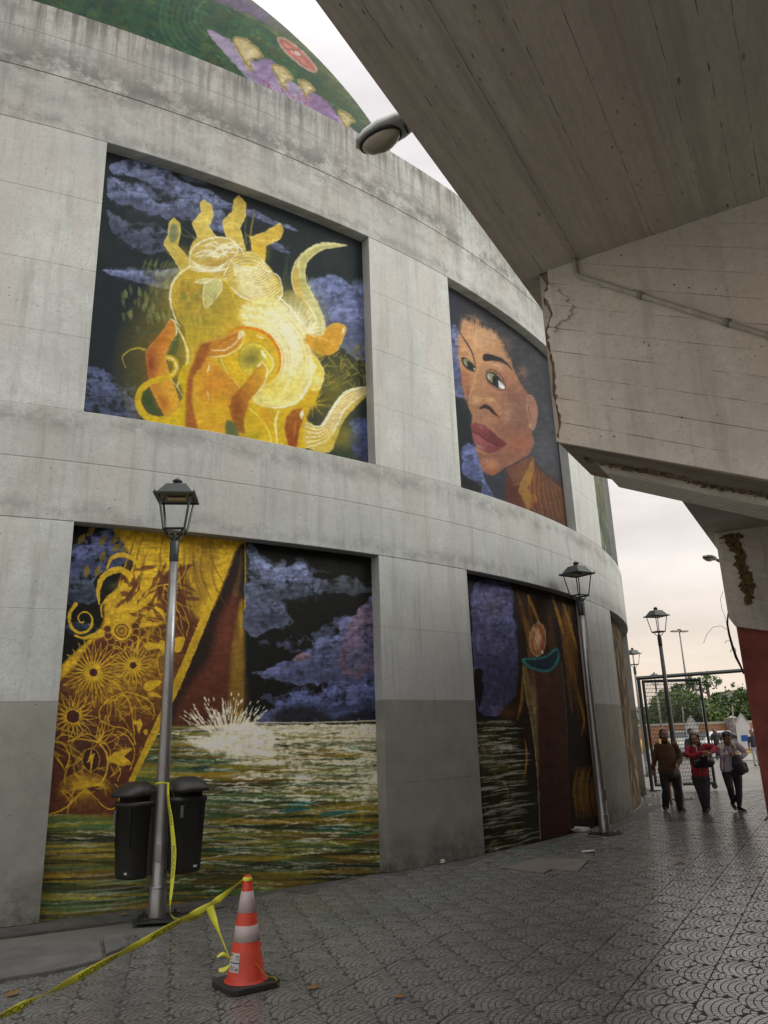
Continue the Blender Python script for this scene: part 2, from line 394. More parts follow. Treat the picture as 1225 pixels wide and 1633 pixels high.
    def dab(s, x, y, l, w, ang, col, al=1.0, soft=1.0):
        dx, dy = math.cos(math.radians(ang)) * l / 2, math.sin(math.radians(ang)) * l / 2
        s.stroke([(x - dx, y - dy), (x + dx, y + dy)], w * .2, col, al, w * .2, w, soft, False)
    def cloud(s, pts, col, al=.9, rough=14, lo=(60, 66, 96), noise=.5):
        s.fill(pts, lo, al * .8, 4, True, rough, tex=.5, noise=noise * .7)
        s.fill(pts, col, al, 3, True, rough * .8, tex=.35, noise=noise)
        p = np.asarray(pts, float).reshape(-1, 2); c0 = p.mean(0); h = (p[:, 1].max() - p[:, 1].min())
        q = (p - c0) * [.86, .62] + c0 + [0, h * .12]; s.fill(q, lo, al * .55, 14, True, rough * 1.3, tex=.4, noise=.9, rsc=2)
        q = (p - c0) * [.9, .5] + c0 - [0, h * .2]; s.fill(q, tuple(min(255, v * 1.12 + 6) for v in col), al * .5, 10, True, rough * 1.5, tex=.3, noise=1.2)

YE, WH, DK = (212, 186, 92), (240, 236, 214), (34, 42, 48)

def mural_hands():
    c = Canvas(125, 222, 608, 752, 1.5, (37, 46, 52), 3).sp(120, 210, 2.45)
    rs = c.rs
    c.blob(200, 800, 300, 500, (30, 38, 50), .7); c.blob(700, 250, 600, 200, (48, 54, 62), .6)
    B = (120, 130, 172)
    c.cloud([130,135, 200,108, 300,116, 350,135, 400,180, 470,215, 530,230, 560,258, 620,280, 700,308, 780,343, 872,383, 800,372, 700,338, 640,322, 560,296, 480,268, 380,240, 300,210, 240,178, 170,168], B, .95, 12)
    c.cloud([130,172, 190,198, 250,203, 290,248, 340,278, 410,256, 480,268, 560,298, 590,350, 585,398, 470,352, 400,342, 300,322, 240,300, 140,265, 125,220], B, .85, 16)
    c.cloud([125,310, 190,340, 240,385, 300,380, 370,370, 365,440, 310,482, 220,452, 150,400], (92, 102, 132), .7, 20, noise=.9)
    c.cloud([103,541, 200,540, 300,546, 400,530, 430,570, 360,612, 260,592, 170,566], (128, 138, 185), .9, 8)
    c.cloud([905,600, 960,572, 1030,562, 1080,598, 1160,618, 1165,885, 1060,862, 980,790, 935,700], (112, 124, 172), .95, 14, noise=.3)
    c.cloud([985,700, 1060,690, 1160,700, 1160,860, 1060,820], (130, 140, 190), .7, 14, noise=.2)
    c.cloud([740,425, 790,432, 842,475, 790,462], (110, 118, 155), .8, 4)
    c.cloud([50,930, 110,925, 160,1000, 220,1030, 270,1095, 260,1135, 60,1092, 30,1040], (88, 98, 140), .8, 30, noise=1.2)
    # ghostly olive haze and flying flakes
    c.blob(420, 620, 190, 170, (150, 148, 84), .75, noise=.4); c.blob(560, 900, 420, 420, (188, 160, 52), .9, pw=.7)
    c.blob(1010, 1000, 170, 240, (150, 140, 50), .75, 20); c.blob(860, 720, 170, 190, (140, 138, 84), .8)
    c.blob(1060, 1200, 160, 150, (104, 106, 62), .7); c.blob(640, 1130, 300, 130, (205, 172, 40), .9)
    for i in range(46):
        c.dab(180 + rs.rand() * 220, 590 + rs.rand() * 190 , 26 + rs.rand() * 22, 10 + rs.rand() * 6, 78 + rs.rand() * 16, (142, 148, 92), .2 + .45 * rs.rand())
    for i in range(26):
        c.dab(260 + rs.rand() * 150, 505 + rs.rand() * 60, 30, 9, 120, (120, 126, 70), .5)
    c.stroke([195,810, 260,790, 325,772], 2, (70, 92, 80), .8, 7); c.stroke([700,300, 690,360, 680,430], 2, (140, 134, 70), .8, 6, 8); c.stroke([668,320, 664,380, 668,440], 3, (120, 118, 66), .7, 8)
    c.stroke([410,365, 450,400, 500,430], 1, (150, 150, 110), .8, 4); c.stroke([405,395, 450,410, 495,425], 1, (150, 150, 110), .8, 4)
    # fish body
    c.fill([440,520, 385,570, 370,640, 395,720, 430,780, 430,900, 440,1010, 470,1170, 900,1240, 905,1110, 960,1000, 925,890, 905,800, 850,720, 780,640, 700,590, 600,545, 500,520], (196, 170, 66), 1, 8, col2=(214, 178, 40), gd=[500,560, 560,1150])
    c.blob(520, 660, 170, 140, (158, 146, 66), .9); c.blob(480, 740, 120, 120, (150, 146, 60), .8)
    c.blob(500, 800, 120, 110, (190, 168, 50), .8); c.blob(760, 720, 170, 140, (226, 214, 150), .9)
    for i in range(34):
        a = rs.rand() * 110; r = rs.rand() * 130
        c.dab(400 + a, 590 + r, 34, 19, 80, (184, 152, 56) if i % 3 else (142, 138, 62), .7)
    # upper hand fingers
    F = dict(rim=(240, 228, 166), rimw=5, rima=.5, tex=.12, sm=False)
    c.fill([385,333, 408,352, 412,390, 402,445, 442,492, 448,530, 412,545, 343,436, 360,400, 366,350], (196, 178, 92), 1, 2, **F)
    c.fill([378,360, 398,368, 396,420, 372,430, 366,400], (112, 128, 108), .8, 8)
    c.fill([500,262, 532,285, 541,322, 524,372, 556,415, 478,418, 455,356, 490,312, 487,276], (212, 190, 104), 1, 2, **F)
    c.fill([640,244, 667,280, 666,330, 645,376, 668,465, 598,440, 580,380, 575,345, 611,310, 620,262], (214, 190, 100), 1, 2, **F)
    c.fill([802,354, 816,386, 800,420, 745,446, 741,520, 690,490, 686,422, 680,410, 740,390, 785,360], (214, 184, 84), 1, 2, **F)
    c.stroke([470,350, 500,345, 525,352], 3, (240, 230, 170), .8); c.stroke([585,362, 615,352, 642,374], 3, (240, 230, 170), .8); c.stroke([690,415, 740,425, 790,420], 3, (240, 228, 160), .7)
    c.blob(420, 480, 40, 60, (210, 182, 80), .6); c.blob(512, 330, 26, 60, (226, 204, 120), .6); c.blob(640, 300, 26, 60, (190, 170, 80), .6); c.blob(720, 470, 60, 60, (214, 182, 60), .8)
    # horn shapes
    c.fill([1062,444, 1010,432, 945,436, 880,478, 845,540, 850,610, 880,680, 915,740, 900,782, 930,790, 975,800, 975,740, 950,670, 915,610, 898,550, 915,500, 960,465, 1010,452], (190, 186, 128), 1, 3, rim=(232, 230, 190), rimw=6, rima=.7)
    c.fill([860,520, 850,590, 880,670, 925,750, 915,690, 885,620, 872,560], (204, 170, 84), .7, 6)
    c.stroke([1062,444, 1000,436, 930,450, 875,500, 880,570], 3, (226, 222, 180), .8, 2, 10); c.stroke([905,560, 930,650, 965,740, 968,800], 2, (228, 226, 180), .8, 5, 4)
    c.stroke([890,650, 925,700, 940,740, 905,782], 2, (240, 238, 205), .9, 10, 5)
    for k in range(12): c.stroke([830 - k * 3, 480 + k * 14, 825 - k * 2, 520 + k * 14, 838, 580 + k * 10], 4, (66, 78, 66), .3, 2, 12)
    c.fill([820,620, 870,640, 905,700, 905,780, 860,760, 810,690], (156, 146, 78), .8, 10)
    # straw and moss on the right
    for i in range(60):
        c.dab(960 + rs.rand() * 190, 840 + rs.rand() * 170, 34 + rs.rand() * 30, 5, rs.rand() * 180, (168, 150, 62) if i % 2 else (120, 122, 60), .75)
    for i in range(40):
        a = rs.rand() * 6.28; c.stroke([930, 1060, 930 + math.cos(a) * (40 + 50 * rs.rand()), 1060 + math.sin(a) * 60], 4, (214, 184, 40), .6, 1)
    c.stroke([1010,870, 1060,900, 1125,960, 1130,1010], 2, (132, 140, 84), .8, 6)
    # white rose top, scribbled petals
    c.fill([460,425, 520,410, 600,415, 640,460, 700,470, 745,510, 790,570, 808,620, 790,660, 700,665, 640,640, 590,590, 560,575, 500,545, 440,520], (198, 178, 98), 1, 4)
    c.fill([610,490, 690,470, 740,520, 800,590, 806,640, 770,662, 680,645, 610,580], (206, 184, 88), 1, 4)
    c.blob(560, 450, 110, 60, (206, 186, 140), .7); c.blob(560, 520, 90, 50, (176, 140, 70), .6)
    W = (244, 240, 222)
    for k in range(15):
        x = 455 + k * 9; c.stroke([x, 440 + rs.rand() * 60, x + 40, 430 + rs.rand() * 60, x + 90, 420 + rs.rand() * 90], 1.5, W, .85, 1.5, 6)
    for k in range(9): c.stroke([450, 500 + k * 5, 520 + rs.rand() * 30, 530 + rs.rand() * 20, 600, 500 + rs.rand() * 40], 1.5, W, .75, 1.5, 6)
    c.stroke([445,520, 455,460, 500,425, 560,412, 615,425, 635,465, 610,500, 580,560], 3, W, .95, 3, 6)
    for k in range(14):
        y = 492 + k * 9
        c.stroke([608 + k * 2, y + 10, 640 + k * 3, y + 34, 690 + k * 5, y + 40, 738 + k * 5, y + 8], 2, W, .8, 2, 7)
    for k in range(6): c.stroke([600, 500 + k * 16, 640, 480 + k * 12, 700, 474 + k * 14, 748 + k * 8, 520 + k * 14], 2, W, .75, 2, 4)
    c.stroke([745,540, 790,560, 808,610, 802,650, 770,668, 700,662, 640,640, 600,600], 3, W, .9, 3, 8)
    c.blob(640, 490, 50, 14, (172, 136, 96), .7, 10)
    for k in range(5): c.stroke([590,570, 560 - k * 16, 580 + k * 3, 510 - k * 10, 588 - k * 4], 2, W, .7, 1, 5)
    c.stroke([590,570, 600,600, 680,660, 660,640], 3, W, .8, 2)
    c.stroke([575,575, 600,600, 635,690, 640,740], 9, (214, 190, 60), .9, 3)
    c.fill([500,600, 540,570, 575,590, 560,640, 505,690], (196, 196, 140), .9, 3, rim=W, rimw=4, rima=.9); c.stroke([572,580, 530,630, 507,690], 2, W, .8, 2)
    c.fill([465,588, 500,572, 540,575, 500,592], (226, 220, 170), .8, 2, rim=W, rimw=3)
    # ghost outline of the head
    c.stroke([450,525, 400,560, 374,610, 372,670, 395,740, 410,760], 7, (240, 236, 205), .9, 3, 9)
    # bright flank
    c.fill([700,650, 780,645, 850,720, 905,800, 922,900, 915,980, 860,1060, 760,1080, 690,1050, 690,900, 740,820, 640,720], (236, 226, 160), .9, 22)
    c.blob(850, 800, 150, 200, (250, 248, 222), .95, 20, 1.0); c.blob(810, 730, 110, 90, (250, 248, 226), .7, 30)
    for k in range(26):
        a = math.radians(140 + k * 9); r0 = 50 + rs.rand() * 20; r1 = 110 + rs.rand() * 50
        c.stroke([850 + math.cos(a) * r0, 800 + math.sin(a) * r0, 850 + math.cos(a) * r1, 800 + math.sin(a) * r1], 9, (250, 246, 214), .45, 2, sm=False)
    for k in range(18):
        c.dab(660 + (k % 6) * 30 + rs.rand() * 8, 680 + (k // 6) * 32 + rs.rand() * 10 + (k % 6) * 6, 34, 15, 28, (244, 240, 206), .8)
    c.blob(760, 980, 140, 90, (226, 200, 60), .75); c.blob(850, 1000, 60, 80, (240, 226, 130), .7)
    c.stroke([790,640, 850,700, 900,790, 922,890, 918,970, 870,1050, 790,1078, 705,1068], 4, (250, 246, 226), .95, 4, 12)
    c.stroke([850,870, 842,950, 810,1030], 2, (246, 240, 190), .8, 2, 12)
    for i in range(46):
        rr = 118 + 125 * rs.rand(); a0 = -75 + 60 * rs.rand(); a1 = a0 + 40 + 50 * rs.rand()
        if rr > 210: a1 = min(a1, 40)
        c.stroke([(690 + math.cos(math.radians(t)) * rr, 890 + math.sin(math.radians(t)) * rr * .95) for t in np.linspace(a0, a1, 5)], .5, (250, 247, 222) if i % 3 else (206, 178, 84), .34, .5, 4 + 5 * rs.rand(), 2)
    for i in range(30):
        x = 400 + 170 * rs.rand(); y = 620 + 260 * rs.rand(); c.stroke([x, y, x - 6, y + 40, x + 4, y + 80], .5, (150, 140, 66) if i % 2 else (214, 190, 96), .35, .5, 9, 4)
    # eye with orange ring
    c.fill([600,800, 640,768, 700,765, 760,800, 795,850, 800,910, 780,960, 720,990, 650,975, 600,930, 580,880], (216, 182, 44), 1, 5)
    c.stroke([585,800, 640,766, 710,772, 765,805, 796,860, 800,915, 786,950], 5, (216, 130, 34), .95, 4, 12)
    c.stroke([640,790, 700,790, 755,830, 780,880], 10, (196, 168, 60), .6, 4)
    c.fill([640,860, 665,830, 705,822, 750,845, 778,890, 770,940, 735,962, 680,955, 645,920], (226, 204, 70), 1, 4, rim=(120, 110, 40), rimw=5, rima=.5)
    c.blob(688, 885, 62, 56, (126, 124, 60), .95, pw=.8); c.stroke([740,850, 772,890, 768,930, 745,955], 3, (244, 236, 180), .85, 2, 8)
    c.dab(735, 870, 40, 14, 60, (250, 246, 214), .9); c.dab(722, 802, 34, 8, 20, (246, 240, 200), .8)
    c.stroke([570,890, 600,950, 660,1010, 720,1050], 5, (240, 226, 150), .8, 3)
    # droplet
    c.fill([925,865, 965,915, 972,960, 955,1005, 925,1010, 915,990, 930,930], (224, 206, 90), 1, 4, rim=(246, 240, 200), rimw=5, rima=.8)
    c.blob(945, 970, 34, 44, (244, 238, 196), .9); c.dab(938, 918, 24, 10, 80, (252, 250, 230), .9)
    for i in range(26):
        x = 470 + 400 * rs.rand(); y = 1050 + 150 * rs.rand(); c.stroke([x, y, x + 5, y + 30, x + 2, y + 64], .5, (236, 214, 110) if i % 2 else (176, 128, 40), .4, .5, 7, 3)
    # right thumb
    c.fill([900,790, 960,795, 985,760, 1025,745, 1058,762, 1050,800, 1020,860, 960,870, 905,830], (210, 162, 62), 1, 4, rim=(238, 210, 140), rimw=4, rima=.7)
    c.stroke([900,790, 940,800, 985,815, 1010,830], 3, (240, 214, 140), .8); c.dab(1048, 775, 26, 9, 100, (250, 240, 210), .9)
    c.blob(960, 850, 80, 50, (200, 156, 40), .9)
    # left red finger and tendril
    c.fill([372,728, 392,745, 392,790, 370,850, 350,880, 370,950, 400,1030, 420,1100, 350,1115, 320,1060, 290,1000, 272,860, 300,825, 330,790], (190, 122, 58), 1, 3, False, col2=(216, 166, 56), gd=[290,860, 400,900], rim=(232, 200, 110), rimw=4, rima=.4)
    c.blob(295, 910, 40, 110, (142, 68, 40), .9); c.blob(330, 820, 40, 50, (190, 110, 40), .6); c.blob(345, 1060, 40, 70, (160, 82, 36), .7, -20)
    c.stroke([372,730, 390,745, 394,790, 372,850], 4, WH, .9, 2, 5)
    c.stroke([272,850, 235,845, 198,862, 184,885, 196,920], 9, (176, 158, 60), .95, 3)
    c.stroke([400,765, 430,830, 440,890, 415,950, 395,1000], 4, (238, 228, 160), .9, 3, 11)
    c.fill([388,800, 405,790, 400,850, 370,890, 352,880], (86, 100, 52), .8, 4)
    c.stroke([358,880, 386,895, 392,930, 360,960, 300,975, 255,1010, 245,1060, 275,1110, 330,1125, 400,1110, 425,1060], 22, (206, 176, 44), 1, 34, 26)
    c.stroke([358,880, 386,895, 393,930, 375,950], 3, (248, 244, 214), .9, 3, 6); c.fill([262,1020, 285,1010, 310,1070, 330,1112, 290,1090, 268,1060], (60, 84, 48), .9, 6)
    c.fill([400,950, 440,920, 432,1160, 330,1140, 400,1100, 420,1030], (206, 178, 34), 1, 8); c.stroke([370,965, 400,1000, 428,1050], 3, (240, 232, 190), .8, 2)
    # middle hands
    c.fill([488,828, 560,805, 640,775, 662,790, 640,840, 600,870, 540,880, 520,900, 600,950, 640,1000, 660,1090, 620,1180, 430,1160, 436,965, 460,900], (214, 170, 52), 1, 3, False, col2=(204, 152, 46), gd=[480,900, 620,900])
    c.fill([500,905, 535,900, 600,950, 640,1000, 655,1090, 640,1180, 560,1175, 510,1100, 490,1000], (206, 144, 52), .55, 30); c.fill([488,828, 560,805, 640,775, 662,790, 640,840, 600,870, 530,884, 500,870], (196, 138, 50), .9, 3, False, rim=(236, 214, 140), rimw=4, rima=.6)
    c.fill([488,828, 530,820, 505,900, 460,960, 455,1060, 480,1160, 428,1160, 436,965], (150, 84, 44), .85, 12, False)
    c.blob(520, 1000, 60, 120, (208, 140, 44), .7); c.blob(560, 1100, 120, 110, (216, 184, 36), .9); c.blob(500, 860, 60, 40, (170, 110, 40), .7)
    c.stroke([525,880, 580,876, 640,845, 660,800], 3, (244, 236, 190), .9, 2, 5); c.stroke([530,852, 590,850, 650,800], 2, WH, .8, 2, 6); c.stroke([560,830, 610,800, 650,790], 3, (120, 60, 34), .8, 1)
    c.dab(520, 925, 40, 8, 105, WH, .8); c.dab(518, 1030, 50, 5, 80, WH, .6); c.fill([640,780, 660,778, 655,800, 635,810], (246, 240, 210), .8, 2)
    c.fill([725,898, 748,920, 742,970, 700,1035, 676,1052, 680,1120, 672,1180, 630,1170, 600,1080, 615,1035, 660,985, 700,930], (170, 108, 40), 1, 3, False, col2=(208, 164, 50), gd=[620,1000, 740,960])
    c.blob(630, 1080, 40, 80, (128, 70, 34), .8); c.blob(645, 1150, 44, 50, (116, 88, 34), .7); c.stroke([728,898, 750,930, 735,990, 690,1040], 3, WH, .9, 2, 6); c.dab(718, 910, 26, 9, -50, WH, .8)
    c.fill([590,1130, 620,1140, 640,1200, 590,1190], (70, 100, 70), .8, 8)
    # legs of the lower hand
    c.fill([680,1060, 720,1070, 800,1085, 860,1080, 900,1100, 880,1240, 700,1210, 660,1150], (208, 176, 40), .95, 5)
    c.stroke([680,1080, 740,1140, 770,1220], 6, (238, 220, 110), .8, 5); c.stroke([795,1090, 782,1140, 788,1220], 5, (244, 236, 180), .9, 3, 9); c.blob(745, 1110, 40, 60, (212, 150, 40), .7); c.blob(700, 1190, 50, 40, (150, 150, 30), .7)
    c.fill([850,1085, 885,1078, 897,1100, 880,1160, 865,1238, 830,1225, 815,1160, 825,1110], (166, 104, 36), 1, 3, False, col2=(140, 70, 26), gd=[850,1100, 850,1230], rim=(224, 184, 84), rimw=3, rima=.6); c.dab(885, 1105, 36, 14, 100, (248, 240, 216), .95); c.dab(858, 1160, 60, 12, 95, (196, 140, 40), .6)
    # flame on the right
    c.fill([1158,992, 1090,1005, 1030,1040, 985,1110, 950,1150, 905,1130, 895,1150, 900,1230, 990,1255, 1020,1200, 1050,1130, 1110,1060, 1155,1015], (206, 184, 92), 1, 3)
    for k in range(9):
        t = k / 8
        c.stroke([1155, 998 + 10 * t, 1060, 1025 + 50 * t, 1000 + 20 * t, 1110 + 40 * t, 960 + 20 * t, 1165 + 40 * t, 900, 1150 + 85 * t], 2, (246, 242, 220) if k % 2 == 0 else (206, 168, 80), .85, 3, 12)
    c.stroke([1150,995, 1060,1015, 1000,1090, 960,1150, 905,1140], 2, (246, 242, 220), .95, 3, 12)
    c.blob(1000, 1200, 100, 60, (190, 160, 40), .5)
    c.cloud([1065,1150, 1110,1118, 1170,1140, 1170,1305, 1100,1290], (84, 96, 150), .85, 12, noise=.6); c.blob(1060, 1180, 60, 80, (150, 142, 56), .7); c.blob(1060, 1275, 110, 40, (50, 66, 40), .8)
    c.painterly(700, 5, 12, 2.5, .06, .3, region=(220, 300, 608, 752)); c.painterly(250, 8, 26, 5, .05, .3, 20, seed=2)
    c.glow(.16, 7, 130); c.a += (c.blur(c.a, 1) - c.a) * .45
    return c.finish(.3, .05, .0)

def mural_portrait():
    c = Canvas(702, 428, 930, 865, 1.9, (44, 48, 58), 11).sp(680, 420, 3.711)
    rs = c.rs
    c.blob(300, 250, 600, 300, (54, 58, 70), .7)
    c.cloud([150,380, 180,375, 205,480, 225,640, 230,800, 165,780, 140,600], (104, 114, 160), .95, 12)
    c.fill([165,780, 235,805, 260,900, 275,1060, 235,1080, 190,1110], (26, 34, 38), .9, 4, False)
    c.cloud([215,1090, 260,1060, 320,1150, 330,1230, 400,1380, 460,1420, 330,1370, 330,1290, 220,1250], (96, 106, 158), .95, 16)
    c.fill([205,1240, 325,1320, 320,1370, 205,1330], (28, 30, 34), .95, 3, False)
    # hair and back of the head
    c.fill([160,120, 250,300, 330,330, 410,390, 470,480, 530,620, 600,760, 660,900, 640,1000, 640,1170, 700,1240, 880,1300, 760,1000, 700,700, 640,450, 380,280], (52, 54, 60), 1, 12, tex=.3)
    c.blob(680, 1100, 120, 220, (76, 76, 84), .7, pw=1); c.blob(610, 620, 80, 200, (62, 64, 70), .7, 60)
    # face
    c.fill([215,310, 300,330, 370,380, 420,400, 460,480, 500,570, 530,660, 580,740, 610,790, 615,960, 640,1060, 610,1130, 560,1160, 480,1200, 390,1258, 330,1225, 310,1160, 290,1080, 262,960, 270,900, 245,840, 215,740, 205,640, 190,560, 190,430, 205,400], (190, 136, 92), 1, 3, False, col2=(140, 90, 70), gd=[250,600, 570,860])
    c.fill([215,310, 300,330, 370,380, 420,400, 460,480, 500,570, 440,560, 340,530, 290,560, 260,470, 205,400], (192, 146, 108), .7, 30)
    c.blob(280, 480, 120, 190, (208, 152, 100), .9, pw=.8); c.blob(430, 500, 110, 110, (196, 136, 90), .7)
    c.blob(540, 830, 130, 190, (124, 88, 76), .85, 15); c.blob(560, 960, 90, 130, (122, 80, 66), .8); c.blob(500, 760, 120, 50, (126, 76, 60), .7, 30); c.blob(500, 1050, 110, 90, (150, 96, 70), .7); c.blob(470, 860, 60, 80, (168, 124, 96), .5, 20)
    c.blob(560, 1060, 80, 100, (160, 82, 58), .8); c.blob(380, 1190, 90, 60, (196, 128, 86), .9); c.blob(390, 1235, 70, 26, (170, 84, 50), .9); c.blob(300, 600, 50, 200, (200, 142, 92), .8)
    c.blob(225, 680, 36, 150, (170, 96, 64), .8); c.blob(455, 690, 90, 70, (146, 92, 68), .8); c.blob(410, 900, 60, 120, (180, 118, 78), .6)
    c.blob(240, 760, 30, 120, (150, 84, 60), .6); c.blob(560, 650, 60, 70, (176, 112, 76), .7, 40)
    for i in range(120):
        x = 212 + rs.rand() * 200; c.stroke([x, 300 + (x - 215) * .42, x - 3 + rs.rand() * 6, 322 + (x - 215) * .46 + 10 * rs.rand()], 4, (54, 52, 56), .6, 1, sm=False)
    for i in range(140):
        t = rs.rand(); x = 405 + t * 180; y = 395 + t * 350; c.stroke([x + 16, y - 12, x - 4 - 6 * rs.rand(), y + 4], 5, (54, 54, 58), .6, 1, sm=False)
    for i in range(60): 
        x, y = 440 + rs.rand() * 140, 700 + rs.rand() * 300; c.stroke([x, y, x + 6 * rs.randn(), y + 20 + 20 * rs.rand()], 6, (96 + rs.randint(90), 84, 72), .22, 2, sm=False)
    for i in range(12): c.stroke([235 + i * 9, 360 + i * 4, 245 + i * 8, 430, 270 + i * 5, 500], 3, (222, 176, 128), .3, 1)
    c.blob(295, 420, 12, 90, (232, 196, 158), .6)
    c.blob(330, 440, 110, 90, (212, 170, 130), .55); c.blob(360, 930, 70, 60, (196, 146, 104), .5); c.blob(400, 740, 60, 40, (190, 140, 108), .5, 30); c.blob(480, 900, 50, 90, (178, 136, 112), .5, 15)
    # left eyebrow line, eyes
    c.stroke([195,405, 225,450, 262,510, 282,570, 292,620], 4, (52, 42, 44), .95, 3, 8)
    c.stroke([205,520, 235,515, 265,545, 282,590], 4, (222, 170, 130), .8, 2, 7)
    c.fill([206,560, 225,556, 255,575, 285,605, 292,638, 262,632, 225,610], (40, 38, 36), 1, 2)
    c.fill([218,566, 240,566, 255,590, 250,612, 226,596], (150, 150, 112), .95, 2); c.fill([240,575, 268,600, 278,628, 250,616, 240,596], (30, 30, 30), 1, 2); c.dab(284, 624, 20, 9, 60, (225, 225, 225), .95)
    c.stroke([205,575, 235,620, 285,645], 3, (80, 50, 40), .8)
    c.fill([335,540, 372,536, 440,558, 480,590, 515,640, 475,600, 430,580, 380,574, 340,575], (40, 36, 40), 1, 2)
    c.blob(420, 605, 70, 24, (214, 166, 130), .8, 20)
    c.stroke([355,640, 385,628, 425,650, 455,690, 470,735], 6, (70, 42, 36), .95, 4)
    c.fill([352,655, 385,642, 420,662, 450,705, 468,740, 430,740, 385,715, 360,690], (36, 36, 36), 1, 2)
    c.fill([358,662, 375,650, 385,680, 370,690], (206, 204, 190), .9, 2); c.fill([372,655, 392,652, 405,680, 390,705, 374,684], (142, 144, 98), .95, 2); c.fill([392,668, 418,672, 430,705, 412,724, 392,702], (22, 24, 26), 1, 2); c.fill([425,690, 445,705, 466,738, 432,734], (222, 224, 226), 1, 2)
    c.stroke([352,690, 390,730, 440,752, 468,745], 4, (96, 58, 46), .8); c.stroke([350,700, 395,745, 450,765], 3, (206, 150, 116), .5)
    # nose
    c.stroke([292,640, 282,700, 262,760, 250,800, 256,845, 275,862], 5, (214, 160, 112), .7, 3, 10)
    c.stroke([250,745, 246,800, 258,850, 282,866], 3, (110, 62, 42), .8)
    c.blob(290, 810, 50, 46, (222, 176, 118), .8); c.blob(375, 810, 50, 40, (206, 156, 96), .8); c.stroke([330,800, 375,790, 400,810, 435,860, 430,905], 3, (216, 170, 110), .7, 3)
    c.fill([312,860, 335,836, 365,838, 400,870, 425,905, 395,890, 360,862, 335,858], (44, 26, 26), 1, 3); c.stroke([405,880, 425,912, 438,900], 4, (90, 50, 38), .8); c.stroke([290,868, 300,858, 330,862], 3, (120, 66, 44), .7)
    c.stroke([285,880, 282,930], 5, (222, 178, 120), .7, 3); c.stroke([330,880, 345,930, 360,960], 8, (190, 136, 96), .6, 3)
    # lips
    c.fill([262,955, 285,935, 305,948, 325,950, 370,975, 430,1030, 474,1068, 430,1088, 340,1040, 300,1010, 268,985], (134, 62, 64), 1, 3, col2=(108, 42, 48), gd=[300,950, 360,1050])
    c.fill([268,1000, 300,1015, 350,1045, 430,1085, 474,1068, 420,1110, 375,1122, 320,1098, 285,1065], (156, 82, 82), 1, 3, col2=(128, 56, 60), gd=[310,1040, 380,1120])
    c.stroke([266,992, 310,1012, 360,1045, 430,1082, 474,1068], 4, (66, 20, 28), .95, 2)
    c.stroke([270,945, 290,938, 325,955, 380,985, 440,1035], 2, (206, 150, 120), .8); c.blob(315, 1085, 50, 14, (214, 160, 160), .7, 25); c.blob(320, 970, 40, 12, (190, 110, 110), .6, 30)
    c.stroke([285,1090, 330,1120, 375,1130, 420,1112], 6, (206, 150, 80), .6, 3); c.stroke([320,1170, 345,1155, 360,1170], 3, (240, 210, 180), .7)
    # ear
    c.fill([600,780, 630,785, 655,840, 655,920, 635,985, 615,975, 600,900, 590,830], (152, 104, 84), 1, 3, rim=(186, 158, 140), rimw=4, rima=.5)
    c.stroke([605,850, 612,900, 605,930], 8, (96, 60, 50), .7, 4); c.blob(615, 960, 16, 20, (206, 170, 110), .7)
    # neck and cloth
    c.fill([470,1215, 540,1180, 620,1140, 640,1170, 600,1260, 570,1310, 520,1310, 480,1260], (112, 66, 46), 1, 5)
    c.fill([470,1215, 520,1320, 570,1300, 640,1160, 700,1240, 860,1340, 890,1600, 470,1430], (66, 42, 34), 1, 8, sm=False)
    c.fill([620,1170, 640,1180, 632,1280, 600,1330, 660,1400, 600,1460, 560,1420, 540,1350], (158, 112, 44), .9, 6)
    c.fill([480,1260, 540,1340, 600,1480, 470,1425], (88, 40, 28), .9, 6)
    for i in range(26):
        t = i / 25; x = 640 + 230 * t
        c.stroke([640 + 130 * t, 1190 + 120 * t, x - 30, 1330 + 60 * t, x + 10 * rs.rand(), 1480 + 100 * t], 3, (164, 104, 36) if i % 3 == 0 else (118, 62, 34), .75 - .4 * t, 3, 9)
    c.fill([860,1280, 840,1180, 820,1120, 900,1500, 900,1620], (48, 22, 18), .8, 10, False); c.blob(640, 1430, 50, 40, (96, 30, 26), .9); c.blob(600, 1450, 60, 30, (150, 104, 40), .6)
    c.stroke([505,1310, 545,1310, 580,1270], 3, (176, 130, 80), .7, 2); c.blob(700, 1140, 130, 130, (74, 74, 82), .9); c.blob(760, 1220, 90, 130, (70, 62, 66), .6)
    c.painterly(500, 4, 12, 2.5, .05, .25, 75); c.painterly(200, 4, 10, 3, .06, .25, 20, seed=4)
    c.a += (c.blur(c.a, 2) - c.a) * .35
    return c.finish(.3, .06, .1)

